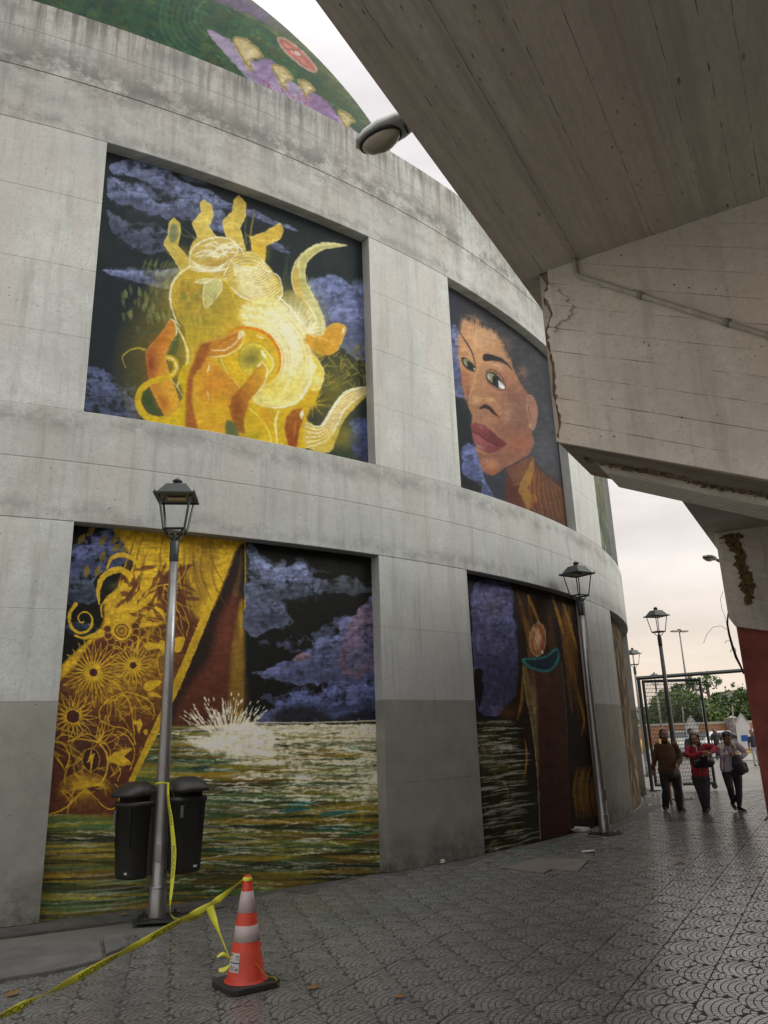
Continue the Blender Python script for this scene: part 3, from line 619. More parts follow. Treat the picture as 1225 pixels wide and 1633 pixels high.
def water(c, x0, x1, ytop, ybot, n, seed, wh=1.0, slope=0.0):
    # long lens shaped strokes, growing towards the bottom; coordinates in photo pixels
    rs = np.random.RandomState(seed)
    pal = [(134, 122, 36), (104, 108, 40), (150, 116, 26), (60, 92, 56), (36, 40, 32), (96, 70, 30), (30, 34, 26), (44, 76, 58)]
    for i in range(n * 2):
        t = rs.rand() ** .8; y = ytop + (ybot - ytop) * t; x = x0 + (x1 - x0) * rs.rand(); l = 40 + 90 * rs.rand()
        c.stroke([(x - l, y + slope * l), (x, y - 2 + 4 * rs.rand()), (x + l, y - slope * l)], .5, pal[rs.randint(8)], .6, .5, 3 + 9 * rs.rand() * (.4 + t), 1.5)
    for i in range(n):
        t = rs.rand() ** 1.2; y = ytop + (ybot - ytop) * t; x = x0 + (x1 - x0) * rs.rand(); l = 14 + 44 * rs.rand() * (.5 + t)
        v = 120 + 60 * rs.rand()
        b = rs.rand() * 6 - 3
        c.stroke([(x - l, y + b + slope * l), (x - l * .3, y), (x + l * .4, y + 1.5), (x + l, y - b - slope * l)], .3, (v, v, v - 8), (.35 + .5 * rs.rand()) * wh * (1 - .35 * t), .3, 1 + 2.6 * rs.rand(), .9, dry=.3)

def flower(c, x, y, r0, r1, n, col, w=3, seed=0, sy=1.0, a0=0, a1=360):
    rs = np.random.RandomState(seed)
    for k in range(n):
        a = math.radians(a0 + (a1 - a0) * k / n + rs.rand() * 5); R_ = r1 * (.78 + .3 * rs.rand()); q = math.pi / n * .8
        ca, sa = math.cos(a), math.sin(a) * sy
        mid = (x + math.cos(a - q) * R_ * .6, y + math.sin(a - q) * R_ * .6 * sy); mid2 = (x + math.cos(a + q) * R_ * .6, y + math.sin(a + q) * R_ * .6 * sy)
        tip = (x + ca * R_, y + sa * R_); base = (x + ca * r0, y + sa * r0)
        c.stroke([base, mid, tip], w, col, .95, w * .5); c.stroke([base, mid2, tip], w, col, .95, w * .5)
    ring = [(x + math.cos(t) * r0, y + math.sin(t) * r0 * sy) for t in np.linspace(0, 6.283, 17)]
    c.fill(ring[:-1], (58, 26, 24), 1, 2); c.stroke(ring, w * 1.3, col, 1)
    for k in range(12):
        t = k * .52; c.blob(x + math.cos(t) * r0 * .6, y + math.sin(t) * r0 * .6 * sy, 3, 3, col, .8)

def leaf(c, x0, y0, x1, y1, w, col, fillc=None, al=1.0, lw=3):
    dx, dy = x1 - x0, y1 - y0; L = math.hypot(dx, dy); nx, ny = -dy / L * w, dx / L * w
    pts = [(x0, y0), (x0 + dx * .35 + nx, y0 + dy * .35 + ny), (x1, y1), (x0 + dx * .35 - nx, y0 + dy * .35 - ny)]
    if fillc is not None: c.fill(pts, fillc, al, 2)
    c.stroke([pts[0], pts[1], pts[2]], lw, col, al, lw * .6); c.stroke([pts[0], pts[3], pts[2]], lw, col, al, lw * .6)

def mural_sleeve():
    c = Canvas(58, 822, 632, 1482, 1.5, (14, 15, 14), 21)
    rs = c.rs; c.sp(0, 0, 1)
    MU = (172, 136, 24); MR = (74, 38, 24)
    # night sky clouds, left part (crop 5: 60,820 k=4.9)
    c.sp(60, 820, 4.9)
    c.cloud([240,330, 330,250, 400,200, 470,140, 560,110, 720,110, 800,200, 800,330, 600,420, 470,480, 420,540, 300,520, 230,450], (66, 74, 124), .95, 40, (34, 38, 58), .8)
    c.cloud([215,520, 300,500, 430,530, 470,640, 400,690, 215,700], (48, 58, 82), .9, 30, (28, 34, 46), .9)
    c.cloud([220,880, 300,830, 400,860, 470,880, 420,950, 260,930], (38, 46, 72), .8, 30, (20, 24, 34), .9)
    for (x, y, a) in ((505, 205, 120), (600, 195, 130), (705, 205, 125), (615, 255, 140), (505, 330, 115), (745, 240, 115), (415, 125, 125), (340, 190, 125), (380, 440, 100), (465, 445, 110), (680, 265, 120), (700, 130, 150)):
        c.dab(x, y, 90, 46, a, (104, 88, 34), .85)
    # orange robe triangle and red, crop 7: (240,840) k=4.536
    c.sp(240, 840, 4.536)
    c.fill([615,85, 690,95, 690,1500, 150,1530, -60,1530], (30, 20, 18), 1, 3, False)
    c.fill([600,480, 640,520, 670,900, 665,1480, 180,1510, 200,1300, 330,1080, 440,900, 500,640], (74, 36, 26), 1, 60)
    c.blob(540, 850, 130, 380, (92, 44, 30), .8, 8); c.blob(330, 1180, 150, 130, (84, 38, 28), .7); c.blob(560, 1200, 140, 300, (76, 34, 24), .7); c.blob(420, 1400, 260, 130, (56, 28, 24), .8)
    c.fill([640,560, 675,540, 678,760, 672,1480, 570,1490, 575,1000, 610,760], (110, 82, 24), .85, 30)
    c.blob(655, 700, 30, 240, (156, 122, 22), .9); c.blob(630, 960, 50, 330, (116, 86, 26), .8); c.stroke([686,100, 690,300, 684,600], 12, (170, 140, 30), .95, 14, 16, 6)
    c.stroke([690,100, 694,700, 680,1440], 9, (20, 44, 36), .9, 9, 9, 6)
    c.stroke([655,150, 650,300, 610,480], 8, (110, 78, 24), .4, 50, 24, 20)
    # right clouds: crop (360,840) k=2.8167
    c.sp(360, 840, 2.8167)
    Bc = (76, 84, 124)
    c.cloud([95,90, 150,120, 200,170, 260,190, 300,165, 350,155, 385,190, 400,225, 440,240, 470,270, 400,300, 250,330, 200,345, 260,370, 300,430, 200,465, 95,470], (66, 74, 104), .95, 22, (36, 40, 52), .7)
    c.cloud([130,130, 180,170, 250,190, 330,165, 380,200, 330,240, 200,230, 150,200], (96, 106, 152), .9, 18, (56, 62, 92), .5)
    c.cloud([420,250, 500,225, 580,220, 620,265, 680,285, 600,300, 450,290], (60, 64, 82), .85, 14, (34, 38, 44), .8)
    c.cloud([95,330, 230,330, 270,370, 280,420, 95,470], (64, 70, 100), .85, 18, (36, 40, 56), .7)
    c.cloud([110,660, 180,640, 260,605, 330,575, 380,530, 440,500, 500,480, 520,420, 580,400, 620,345, 690,330, 700,780, 600,760, 500,720, 430,700, 300,710, 200,680], (78, 84, 134), .95, 24, (42, 46, 70), .45)
    c.cloud([600,370, 660,350, 690,400, 680,460, 630,470, 560,560, 540,620, 600,640, 690,560, 600,680, 500,600], (104, 76, 92), .4, 24, (70, 52, 66), .9)
    c.cloud([540,480, 640,470, 700,520, 700,640, 560,620], (96, 80, 112), .4, 24, (60, 54, 80), .9)
    c.cloud([140,870, 200,810, 260,770, 330,735, 400,740, 470,700, 560,690, 700,690, 715,870, 420,880], (70, 78, 132), .95, 28, (36, 42, 66), .6)
    c.fill([240,830, 340,810, 430,830, 520,850, 712,800, 712,878, 250,880], (22, 22, 30), .8, 24, rough=30)
    c.cloud([300,600, 340,565, 375,575, 360,600], (126, 88, 100), .7, 8)
    # water, photo pixels
    c.sp(0, 0, 1)
    c.fill([60,1300, 190,1298, 235,1180, 300,1165, 632,1149, 632,1490, 60,1490], (52, 50, 24), 1, 1.2, False)
    c.blob(420, 1240, 260, 120, (90, 84, 34), .7); c.blob(560, 1290, 140, 110, (44, 76, 46), .6); c.blob(500, 1330, 220, 80, (84, 70, 20), .7); c.blob(150, 1440, 200, 90, (22, 20, 14), .9); c.blob(560, 1400, 160, 50, (36, 34, 18), .8); c.blob(230, 1210, 50, 60, (120, 116, 70), .6)
    water(c, 70, 632, 1175, 1478, 250, 4, .95)
    water(c, 280, 632, 1158, 1300, 200, 5, 1.1)
    water(c, 68, 320, 1305, 1478, 50, 6, .9, .03)
    for i in range(8): c.stroke([(80 + rs.rand() * 60, 1400 + i * 8), (160 + rs.rand() * 40, 1394 + i * 8), (240, 1386 + i * 8)], .5, (130, 134, 130), .55, 1, 3)
    c.blob(385, 1192, 68, 24, (206, 200, 188), .95, pw=.8, noise=.6); c.blob(450, 1215, 80, 20, (180, 175, 160), .5, 25, noise=1.2); c.blob(560, 1185, 120, 26, (150, 146, 128), .6, noise=.6); c.blob(600, 1235, 60, 50, (196, 192, 172), .8, noise=.4); c.blob(560, 1290, 90, 60, (150, 132, 44), .45, noise=.6)
    for i in range(90):
        a = rs.rand(); x = 300 + a * 320; c.stroke([(x - 40, 1160 + 12 * rs.rand()), (x, 1156 + 12 * rs.rand()), (x + 36, 1158 + 12 * rs.rand())], .4, (178, 172, 156), .5, .4, 2.4)
    for i in range(150):
        t = rs.rand(); y = 1165 + 290 * t; x = 250 + 375 * rs.rand(); l = 10 + 26 * rs.rand(); v = 165 + 60 * rs.rand()
        c.stroke([(x - l, y + 1.5), (x - l * .2, y - 1), (x + l * .5, y + .6), (x + l, y - 1.5)], .3, (v, v, v - 6), .8 - .35 * t, .3, 1.4 + 2.2 * rs.rand(), .9, dry=.35)
    for (x, y, l, cc) in ((482, 1282, 50, (20, 110, 112)), (540, 1297, 60, (30, 92, 110)), (562, 1195, 30, (24, 100, 84)), (470, 1292, 50, (22, 86, 96)), (530, 1322, 60, (16, 72, 72)), (570, 1330, 60, (26, 76, 46)), (300, 1330, 40, (24, 60, 66)), (380, 1262, 50, (24, 48, 56)), (320, 1225, 40, (20, 40, 40))):
        c.stroke([(x - l / 2, y + 2), (x, y - 1), (x + l / 2, y - 3)], 1, cc, .8, 1, 7, 2)
    c.stroke([(62, 1300), (130, 1298), (200, 1297)], 2.5, (176, 168, 110), .9, 1); c.stroke([(380, 1152), (500, 1152), (632, 1148)], 2.2, (196, 190, 170), .8)
    for i in range(230):
        t = rs.rand() ** 1.4; y = 1156 + 120 * t; x = 380 + 240 * rs.rand(); l = 14 + 26 * rs.rand(); v = 175 + 50 * rs.rand()
        c.stroke([(x - l, y + 2), (x - l * .2, y - 1), (x + l * .5, y + 1), (x + l, y - 2)], .3, (v, v - 6, v - 26), .85, .3, 1.8 + 3.0 * rs.rand(), .9, dry=.35)
    for i in range(70):
        y = 1230 + 150 * rs.rand(); x = 300 + 320 * rs.rand(); l = 14 + 24 * rs.rand(); v = 150 + 60 * rs.rand(); q = rs.randn() * 4
        c.stroke([(x - l, y + q), (x, y - 1), (x + l, y - q)], .3, (v, v, v - 10), .7, .3, 1.2 + 1.6 * rs.rand(), .9, dry=.3)
    # splash
    for i in range(120):
        a = math.radians(-150 + 112 * rs.rand()); r0 = 14 + 34 * rs.rand(); r1 = r0 + 5 + 22 * rs.rand() ** 1.5
        x, y = 362, 1178
        c.stroke([(x + math.cos(a) * r0 * 1.5, y + math.sin(a) * r0), (x + math.cos(a) * r1 * 1.3, y + math.sin(a) * r1)], 2.4, (200, 196, 188), .85, .6, sm=False)
    for i in range(60):
        a = math.radians(-150 + 110 * rs.rand()); r = 30 + 42 * rs.rand(); c.dab(362 + math.cos(a) * r * 1.25, 1178 + math.sin(a) * r, 6, 2.2, math.degrees(a), (200, 198, 192), .9)
    c.fill([290,1180, 330,1172, 360,1158, 392,1150, 420,1156, 440,1185, 400,1205, 330,1196], (206, 200, 190), .95, 8, rough=6)
    # mustard sleeve
    c.fill([196,838, 376,858, 372,880, 322,1000, 270,1120, 240,1180, 210,1245, 190,1299, 66,1299, 85,1130, 94,1066, 160,1000, 172,960, 214,900], MR, 1, 1.5, False, tex=.25)
    c.blob(130, 1200, 70, 90, (50, 24, 20), .6); c.blob(150, 1090, 90, 60, MU, .4, noise=.5); c.blob(210, 1100, 90, 80, MU, .35, noise=.5); c.blob(250, 1050, 60, 90, MU, .4, noise=.5)
    c.fill([192,838, 378,860, 376,878, 330,985, 300,960, 292,900, 250,930, 262,990, 228,1000, 200,1010, 150,1020, 120,1060, 92,1086, 94,1064, 160,1000, 166,965, 190,930, 214,905, 200,870], MU, .96, 5, tex=.3)
    c.fill([296,870, 345,872, 335,930, 318,975, 300,985, 292,930], (104, 74, 24), .6, 12, noise=.8)
    c.stroke([374,862, 350,925, 320,1000, 280,1095, 240,1180, 205,1255, 190,1298], 9, MU, .95, 6, 13)
    for i in range(26): 
        t = rs.rand(); x = 96 + 200 * t; y = 1290 - 330 * t - 60 * rs.rand(); c.stroke([(x, y), (x + 14 * rs.randn(), y - 20), (x + 24 * rs.randn(), y - 46)], 1, MU, .6, .6, 3)
    for k in range(34):
        x = 205 + rs.rand() * 140; y = 850 + rs.rand() * 60
        c.stroke([(x, y), (x + (x - 275) * .1 - 4, y + 30), (x + (x - 275) * .35, y + 70)], .8, (86, 62, 18) if k % 2 else (182, 146, 30), .5, .8, 3.5)
    for i in range(44):
        t = rs.rand(); x = 186 + 120 * rs.rand(); y = 905 + 90 * rs.rand(); a = math.radians(-60 + 50 * rs.randn()); l = 9 + 12 * rs.rand()
        c.stroke([(x - math.cos(a) * l, y - math.sin(a) * l), (x, y), (x + math.cos(a) * l, y + math.sin(a) * l)], .5, MR, .75, .5, 5 + 4 * rs.rand(), 1.2)
    for i in range(60):
        x = 100 + 170 * rs.rand(); y = 1290 - (x - 96) * 1.5 * rs.rand() - 30 * rs.rand(); a = rs.rand() * 3.14; l = 6 + 9 * rs.rand()
        if x + (y - 1298) * .47 < 190: c.stroke([(x - math.cos(a) * l, y - math.sin(a) * l), (x + 2, y), (x + math.cos(a) * l, y + math.sin(a) * l)], .6, MU, .55, .6, 3)
    # swirls and spiral
    sp = [(132 + (2 + t * 2.35) * math.cos(t + .9), 988 + (2 + t * 2.35) * math.sin(t + .9) * 1.12) for t in np.linspace(.4, 9.6, 34)]
    c.stroke(sp, 2, MU, 1, 7, 4, n=2); c.stroke([(120, 1013), (133, 1017), (150, 1012)], 4, MU, 1, 7)
    c.sp(60, 820, 4.9)
    c.stroke([540,420, 580,340, 660,315, 740,345, 790,410], 12, MU, .95, 20, 36); c.stroke([480,700, 470,600, 500,500, 580,440, 660,435, 720,480], 14, MU, .95, 50, 46)
    c.stroke([500,800, 495,720, 560,640, 680,560], 12, MU, .95, 50, 24); c.stroke([545,750, 530,700, 560,650], 10, MU, .9, 20)
    c.blob(590, 560, 70, 60, (66, 62, 30), .8)
    # sunflower disc
    c.fill([(655 + math.cos(t) * 74, 910 + math.sin(t) * 74) for t in np.linspace(0, 6, 14)], MU, 1, 3)
    for rr, cc in ((56, MR), (44, MU), (34, (96, 66, 24)), (8, MU)):
        c.fill([(655 + math.cos(t) * rr, 908 + math.sin(t) * rr) for t in np.linspace(0, 6, 14)], cc, .85, 4)
    for k in range(9):
        a = math.radians(-20 + k * 26); cx_, cy_ = 655 + math.cos(a) * 112, 912 + math.sin(a) * 112
        c.fill([(cx_ + math.cos(t) * 36, cy_ + math.sin(t) * 36) for t in np.linspace(0, 5.6, 10)], MR, 1, 2, rim=MU, rimw=9, rima=1)
    flower(c, 745, 1180, 32, 190, 22, MU, 9, 1); flower(c, 432, 1235, 38, 270, 26, MU, 9, 2, 1, -10, 350)
    # leaf tips on the right edge
    for (x, y, q, e) in ((780,720,1010,780), (800,830,1010,850), (800,850,970,960), (780,960,1000,1040), (985,560,1130,570), (985,570,1040,760), (1080,680,1180,860), (1060,700,1140,960)):
        leaf(c, x, y, q, e, 24, MU, None, .95, 6)
    leaf(c, 830, 1030, 980, 1025, 30, MU, MU); leaf(c, 960, 980, 1000, 1100, 34, MU, MU); leaf(c, 1030, 1060, 1150, 960, 60, MU, MU); leaf(c, 800, 720, 920, 600, 26, MU, MU); leaf(c, 840, 590, 900, 480, 26, MU, MU)
    for k in range(8): c.stroke([650 + k * 10, 740 - k * 2, 760 + k * 6, 640, 850 + k * 2, 500 + k * 8], 5, MU, .7, 3, 9)
    c.stroke([780,790, 790,700, 850,620, 930,560, 1030,545], 8, MU, 1, 8); c.stroke([960,1270, 935,1180, 940,1100, 975,1040], 7, MU, 1, 7); c.stroke([1090,520, 1140,470, 1165,360], 6, MU, .9, 6); c.stroke([1080,680, 1160,720, 1240,745], 6, MU, .9, 4); c.stroke([1150,800, 1180,860, 1160,950], 7, MU, .9)
    # lower half crop 6 (60,1060)
    c.sp(60, 1060, 4.9)
    flower(c, 274, 405, 56, 200, 18, MU, 9, 3)
    c.stroke([515,300, 600,240, 700,215, 800,240, 880,290, 910,370, 900,420], 9, MU, 1, 9); c.stroke([600,270, 540,290, 490,340, 480,400, 500,440, 590,480, 680,500, 740,560, 760,620], 9, MU, 1, 9)
    c.stroke([600,280, 650,240, 700,260, 740,400, 755,600], 14, MU, 1, 6); c.stroke([600,280, 610,350, 600,440], 7, MU, .9, 4); c.stroke([620,340, 670,430, 740,540], 7, MU, .9, 4)
    for (x, y, q, e) in ((620,320,700,330), (640,370,720,390), (740,330,860,320), (760,340,870,390), (790,270,900,400)): leaf(c, x, y, q, e, 12, MU, None, .9, 5)
    leaf(c, 820, 180, 970, 130, 40, MU, MU); leaf(c, 860, 220, 970, 250, 20, MU, MU); leaf(c, 795, 420, 790, 540, 20, MU, MU); leaf(c, 760, 430, 765, 470, 14, MU, MU); leaf(c, 840, 500, 845, 550, 16, MU, MU)
    for (q, e, w) in ((490,430,26), (600,490,26), (660,545,30), (530,400,16)): leaf(c, 480, 600, q, e, w, MU, None, 1, 8)
    c.stroke([140,590, 190,545, 260,560, 290,575], 9, MU, 1); c.stroke([230,600, 300,580, 400,590, 470,610, 530,680, 545,760, 530,860, 480,930, 400,950], 10, MU, 1, 16, 14); c.stroke([130,600, 200,620, 240,690, 240,760, 215,810], 12, MU, 1, 9); c.stroke([300,570, 380,540, 440,560, 470,600], 8, MU, 1)
    c.stroke([490,610, 540,630, 565,690, 545,740], 8, MU, 1); c.stroke([620,520, 700,560, 750,640, 755,720, 720,820], 9, MU, 1, 7)
    c.fill([545,745, 590,690, 650,665, 740,655, 690,700, 680,720, 735,770, 650,790, 590,765], MU, 1, 3); c.stroke([560,760, 620,780, 645,840, 620,910], 8, MU, 1)
    c.fill([(415 + math.cos(t) * 72, 742 + math.sin(t) * 94) for t in np.linspace(0, 6, 14)], (48, 22, 20), 1, 2, rim=MU, rimw=9, rima=1)
    c.fill([428,620, 385,765, 412,750, 410,860, 445,690, 415,705], MU, 1, 1.5, False)
    for k in range(36):
        a = k / 35; x = 250 + 130 * a; y = 610 + 320 * a if a < 1 else 0
        c.stroke([x - 15, y, x + 35, y + 15], 4, MU, .7, 1, sm=False)
    for k in range(44):
        a = math.radians(160 + k * 4.6); c.stroke([370, 960, 370 + math.cos(a) * 130, 950 + math.sin(a) * 110, 370 + math.cos(a) * 240, 960 + math.sin(a) * 150 + 40], 9, MU, .75, 1)
    for k in range(22): c.stroke([380, 970, 360 + (k - 11) * 8, 1050, 350 + (k - 11) * 14, 1120 + rs.rand() * 40], 7, MU, .6, 1)
    c.stroke([370,960, 280,1060, 180,1140, 90,1165], 12, MU, 1, 9); c.stroke([370,960, 450,1040, 520,1110, 580,1130, 630,1080, 640,980, 600,930], 10, MU, 1, 9); c.stroke([270,1040, 240,1100, 230,1165], 8, MU, .9)
    for k in range(24): c.stroke([215, 830, 180 - k * 3, 760 - k * 4, 150 + k * 3, 690 + k * 2], 4, MU, .5, 1)
    for k in range(14): c.stroke([470, 940, 520 + k * 4, 910 + k * 7, 570, 900 + k * 10], 6, MU, .6, 1)
    c.blob(480, 1030, 230, 110, (60, 32, 18), .3)
    c.painterly(700, 5, 18, 3, .18, .5, 5, (60, 1150, 632, 1480)); c.painterly(900, 5, 14, 4, .12, .4, 20, (60, 830, 632, 1150), 3)
    return c.finish(.45, .09)

def mural_vase():
    c = Canvas(738, 898, 962, 1372, 1.9, (24, 20, 16), 31).sp(730, 860, 3.139)
    rs = c.rs
    c.fill([45,150, 120,165, 300,230, 300,900, 100,900], (22, 22, 28), 1, 3, False)
    c.cloud([75,230, 110,200, 200,210, 270,230, 280,400, 300,560, 290,760, 250,830, 200,880, 120,880, 95,840, 85,700, 70,520, 62,330], (62, 62, 104), .98, 16, (34, 34, 56), .3)
    c.blob(170, 330, 90, 120, (74, 64, 84), .6); c.fill([85,655, 125,655, 120,700, 130,740, 108,840, 90,780], (14, 14, 16), .95, 3)
    c.cloud([240,700, 290,600, 300,500, 285,400, 300,640, 290,760, 230,850], (34, 34, 66), .8, 12)
    # drapery
    c.fill([270,200, 650,310, 720,1480, 560,1530, 300,1480, 290,900, 210,890, 290,800, 310,600, 300,420], (30, 18, 10), 1, 8, False)
    for i in range(46):
        x = 290 + rs.rand() * 330; y = 240 + rs.rand() * 160 + (x - 290) * .3; l = 200 + 300 * rs.rand()
        c.stroke([(x, y), (x + 20 + 20 * rs.rand(), y + l * .5), (x + 40 + 30 * rs.rand(), y + l)], 4, [(84, 52, 14), (66, 36, 12), (108, 70, 18), (24, 14, 8)][rs.randint(4)], .55, 2, 20 + 14 * rs.rand(), 8)
    for (p) in ([350,280, 380,350, 410,420], [470,280, 500,370, 530,480], [530,320, 560,420, 600,560], [580,640, 600,760, 632,900, 620,980], [300,900, 320,800, 325,680]):
        c.stroke(p, 4, (140, 96, 20), .8, 4, 16, 6)
    c.stroke([335,1000, 345,1080, 335,1180, 318,1230], 3, (136, 94, 20), .9, 3, 12, 4); c.blob(250, 870, 80, 60, (88, 50, 20), .8)
    for i in range(10):
        x = 590 + rs.rand() * 110; c.stroke([(x, 1140), (x - 20, 1250), (x - 10 + 20 * rs.rand(), 1400)], 4, (112, 76, 18), .6, 2, 16, 5)
    c.blob(610, 700, 50, 200, (20, 12, 8), .7); c.blob(600, 1080, 60, 90, (12, 8, 8), .8)
    # water
    c.fill([100,900, 240,905, 310,960, 330,1200, 400,1260, 420,1500, 145,1560], (28, 30, 18), 1, 2, False)
    c.sp(0, 0, 1)
    for i in range(170):
        t = rs.rand(); y = 1150 + 205 * t; x = 764 + t * 8 + rs.rand() * (58 + 30 * t * (1 if t > .55 else .3)); l = 8 + 16 * rs.rand(); v = 130 + 50 * rs.rand()
        c.stroke([(x - l, y + 4 * t + 1), (x, y), (x + l, y - 3 * t)], .4, (v, v, v - 6) if i % 4 else (80, 70, 24), .75 - .25 * t, .4, 2.2, .8)
    c.blob(770, 1200, 40, 50, (120, 116, 90), .5, noise=.6)
    # vase
    c.sp(730, 860, 3.139)
    c.fill([320,615, 420,665, 515,600, 540,830, 552,1100, 560,1480, 415,1500, 400,1180, 370,950, 340,780], (62, 34, 22), 1, 2, False, col2=(44, 22, 16), gd=[400,700, 430,1500])
    c.fill([322,640, 350,655, 395,900, 405,1200, 370,950, 340,780], (120, 108, 56), .6, 6); c.blob(385, 800, 22, 230, (150, 126, 104), .7, -4); c.stroke([325,640, 345,800, 375,960, 400,1200, 414,1500], 4, (128, 126, 96), .9, 4)
    c.stroke([520,610, 540,820, 548,1000], 6, (44, 84, 82), .8, 3); c.stroke([548,1000, 556,1250, 564,1450], 5, (54, 40, 34), .8)
    c.blob(455, 1000, 26, 300, (48, 22, 18), .6)
    c.fill([318,600, 345,590, 400,588, 445,575, 480,545, 505,545, 512,590, 490,640, 440,668, 380,655, 335,630], (18, 32, 48), 1, 2, rim=(38, 122, 124), rimw=16, rima=.95)
    c.blob(430, 620, 80, 30, (14, 50, 84), .7)
    c.fill([(400 + math.cos(t) * 42 - math.sin(t) * 8, 500 + math.sin(t) * 86 + 10 * math.cos(t)) for t in np.linspace(0, 5.9, 14)], (132, 76, 44), 1, 2, rim=(126, 130, 120), rimw=6, rima=.9)
    for k in range(9): c.stroke([395 + rs.rand() * 10, 450, 380 + rs.rand() * 40, 500, 390 + rs.rand() * 30, 560], 2, (196, 170, 150), .5, 1, 5)
    c.blob(420, 540, 26, 40, (130, 52, 44), .7); c.dab(424, 565, 20, 10, 90, (190, 196, 190), .9); c.blob(385, 450, 18, 30, (200, 160, 130), .6)
    c.painterly(900, 5, 18, 3.5, .2, .45, 82)
    return c.finish(.4, .10)

def mural_dome():
    c = Canvas(40, -60, 640, 240, 1.5, (60, 92, 62), 41).sp(60, 0, 2.1875)
    rs = c.rs
    c.blob(300, 40, 500, 200, (38, 84, 62), .8); c.blob(900, 260, 300, 260, (66, 92, 50), .8, 40)
    for i in range(620):
        x = -40 + rs.rand() * 1000; y = -120 + rs.rand() * 420
        c.fill([(x, y), (x + 22, y - 12), (x + 46, y + 4), (x + 40, y + 24), (x + 14, y + 22)], [(40, 96, 62), (58, 110, 64), (90, 122, 66), (32, 76, 66), (72, 88, 46)][rs.randint(5)], .55, 8, rim=(20, 60, 48), rimw=5, rima=.35)
    for k in range(16):
        r = 60 + k * 9; c.stroke([(640 + math.cos(a) * r * 1.15, 60 + math.sin(a) * r * .95) for a in np.linspace(2.1, 4.3, 8)], 3, (24, 78, 58) if k % 2 else (62, 112, 72), .55, 3, 7)
    for i in range(150):
        t = rs.rand(); x = 560 + 620 * t; y = -60 + 480 * t ** 1.35 + rs.randn() * 26
        c.stroke([(x, y), (x + 34, y + 14), (x + 66, y + 42)], 2, [(120, 140, 60), (52, 96, 56), (88, 112, 52), (34, 74, 54), (140, 130, 62)][rs.randint(5)], .55, 2, 8)
    c.fill([560,-80, 640,-20, 740,0, 820,60, 880,110, 840,110, 760,60, 660,20, 560,-30], (110, 98, 128), .95, 10)
    c.fill([800,60, 900,120, 1000,230, 1100,350, 1180,440, 1100,390, 1000,290, 900,190, 830,110], (84, 100, 56), .6, 14)
    # jaw: pale purple mouth, teeth
    c.fill([592,108, 625,112, 700,160, 760,215, 800,215, 840,250, 880,280, 930,310, 990,340, 1040,400, 1110,460, 1060,470, 900,400, 780,340, 720,260, 640,170], (176, 164, 196), 1, 5)
    c.fill([760,215, 810,205, 850,255, 800,300, 755,270], (160, 140, 186), .9, 8); c.fill([930,320, 1010,350, 1050,430, 980,400], (150, 120, 166), .9, 8)
    for i in range(26): 
        x = 770 + rs.rand() * 180; y = 250 + (x - 770) * .5 + rs.rand() * 50; c.stroke([(x, y), (x + 10, y + 8), (x + 6, y + 24)], 1, (176, 70, 100), .8, 1, 3)
    for (x, y, s_) in ((680, 130, 1.0), (815, 225, .75), (905, 275, .6), (1045, 385, .6)):
        c.fill([(x, y), (x + 60 * s_, y + 10 * s_), (x + 108 * s_, y + 66 * s_), (x + 70 * s_, y + 80 * s_), (x + 68 * s_, y + 122 * s_), (x + 30 * s_, y + 70 * s_)], (210, 196, 140), 1, 3, rim=(120, 100, 40), rimw=8, rima=.6)
        c.blob(x + 56 * s_, y + 60 * s_, 26 * s_, 34 * s_, (232, 226, 190), .8)
    # eye
    c.fill([(905 + math.cos(t) * 92 * .76 - math.sin(t) * 22 * .6, 190 + math.cos(t) * 92 * .66 + math.sin(t) * 22 * .9) for t in np.linspace(0, 5.9, 14)], (196, 112, 96), 1, 3, rim=(176, 190, 170), rimw=7, rima=.9)
    c.stroke([860,150, 900,190, 950,235], 6, (214, 150, 136), .8, 6, 12); c.dab(905, 185, 26, 12, 40, (224, 222, 216), .9)
    c.painterly(1500, 6, 20, 4, .16, .5, 28)
    return c.finish(.5, .08, .0)
# ---------------------------------------------------------------- the round building
A0, AW, AP = -63.764, 12.33, 17.80            # first opening starts here, opening width, period (degrees)
ZL, Z2, Z3, ZT = 4.262, 5.676, 9.735, 11.78
def cyl_pt(a, r, z): a = math.radians(a); return (CX + r * math.cos(a), CY + r * math.sin(a), z)
def curved(mb, a0, a1, z0, z1, r0, r1, step=1.2):
    n = max(1, int(math.ceil((a1 - a0) / step))); V = []; F = []
    for i in range(n + 1):
        a = a0 + (a1 - a0) * i / n
        V += [cyl_pt(a, r1, z0), cyl_pt(a, r1, z1), cyl_pt(a, r0, z1), cyl_pt(a, r0, z0)]
    for i in range(n):
        for k in range(4):
            F.append((i * 4 + k, i * 4 + (k + 1) % 4, i * 4 + 4 + (k + 1) % 4, i * 4 + 4 + k))
    F += [(0, 1, 2, 3), (n * 4 + 3, n * 4 + 2, n * 4 + 1, n * 4)]
    return mb.faces(V, F)
def wall_uv(co, nrm):
    a = math.atan2(co.y - CY, co.x - CX); r = math.hypot(co.x - CX, co.y - CY)
    return (a * RW + (RW - r), co.z + (RW - r) * (.8 if abs(nrm.z) > .7 else 0))
M_BAND = concrete('band_concrete', band=True); M_PIER = concrete('pier_concrete', base=(.52, .55, .53), painted=(2.2, (.27, .275, .24)), band=False)
hall = empty('round_building', (CX, CY, 0), label='round grey concrete building with painted murals set between its piers', cat='building')
def wpart(mb, name, m, **k):
    me = mb.mesh(name, m); o = bpy.data.objects.new(name, me); uvmap(o, wall_uv)
    me.transform(Matrix.Translation((-CX, -CY, 0))); link(o, hall); b = o.modifiers.new('bevel', 'BEVEL'); b.width = .007 if name == 'concrete_band' else .0025; b.segments = 1; b.limit_method = 'ANGLE'
    return tag(o, **k)
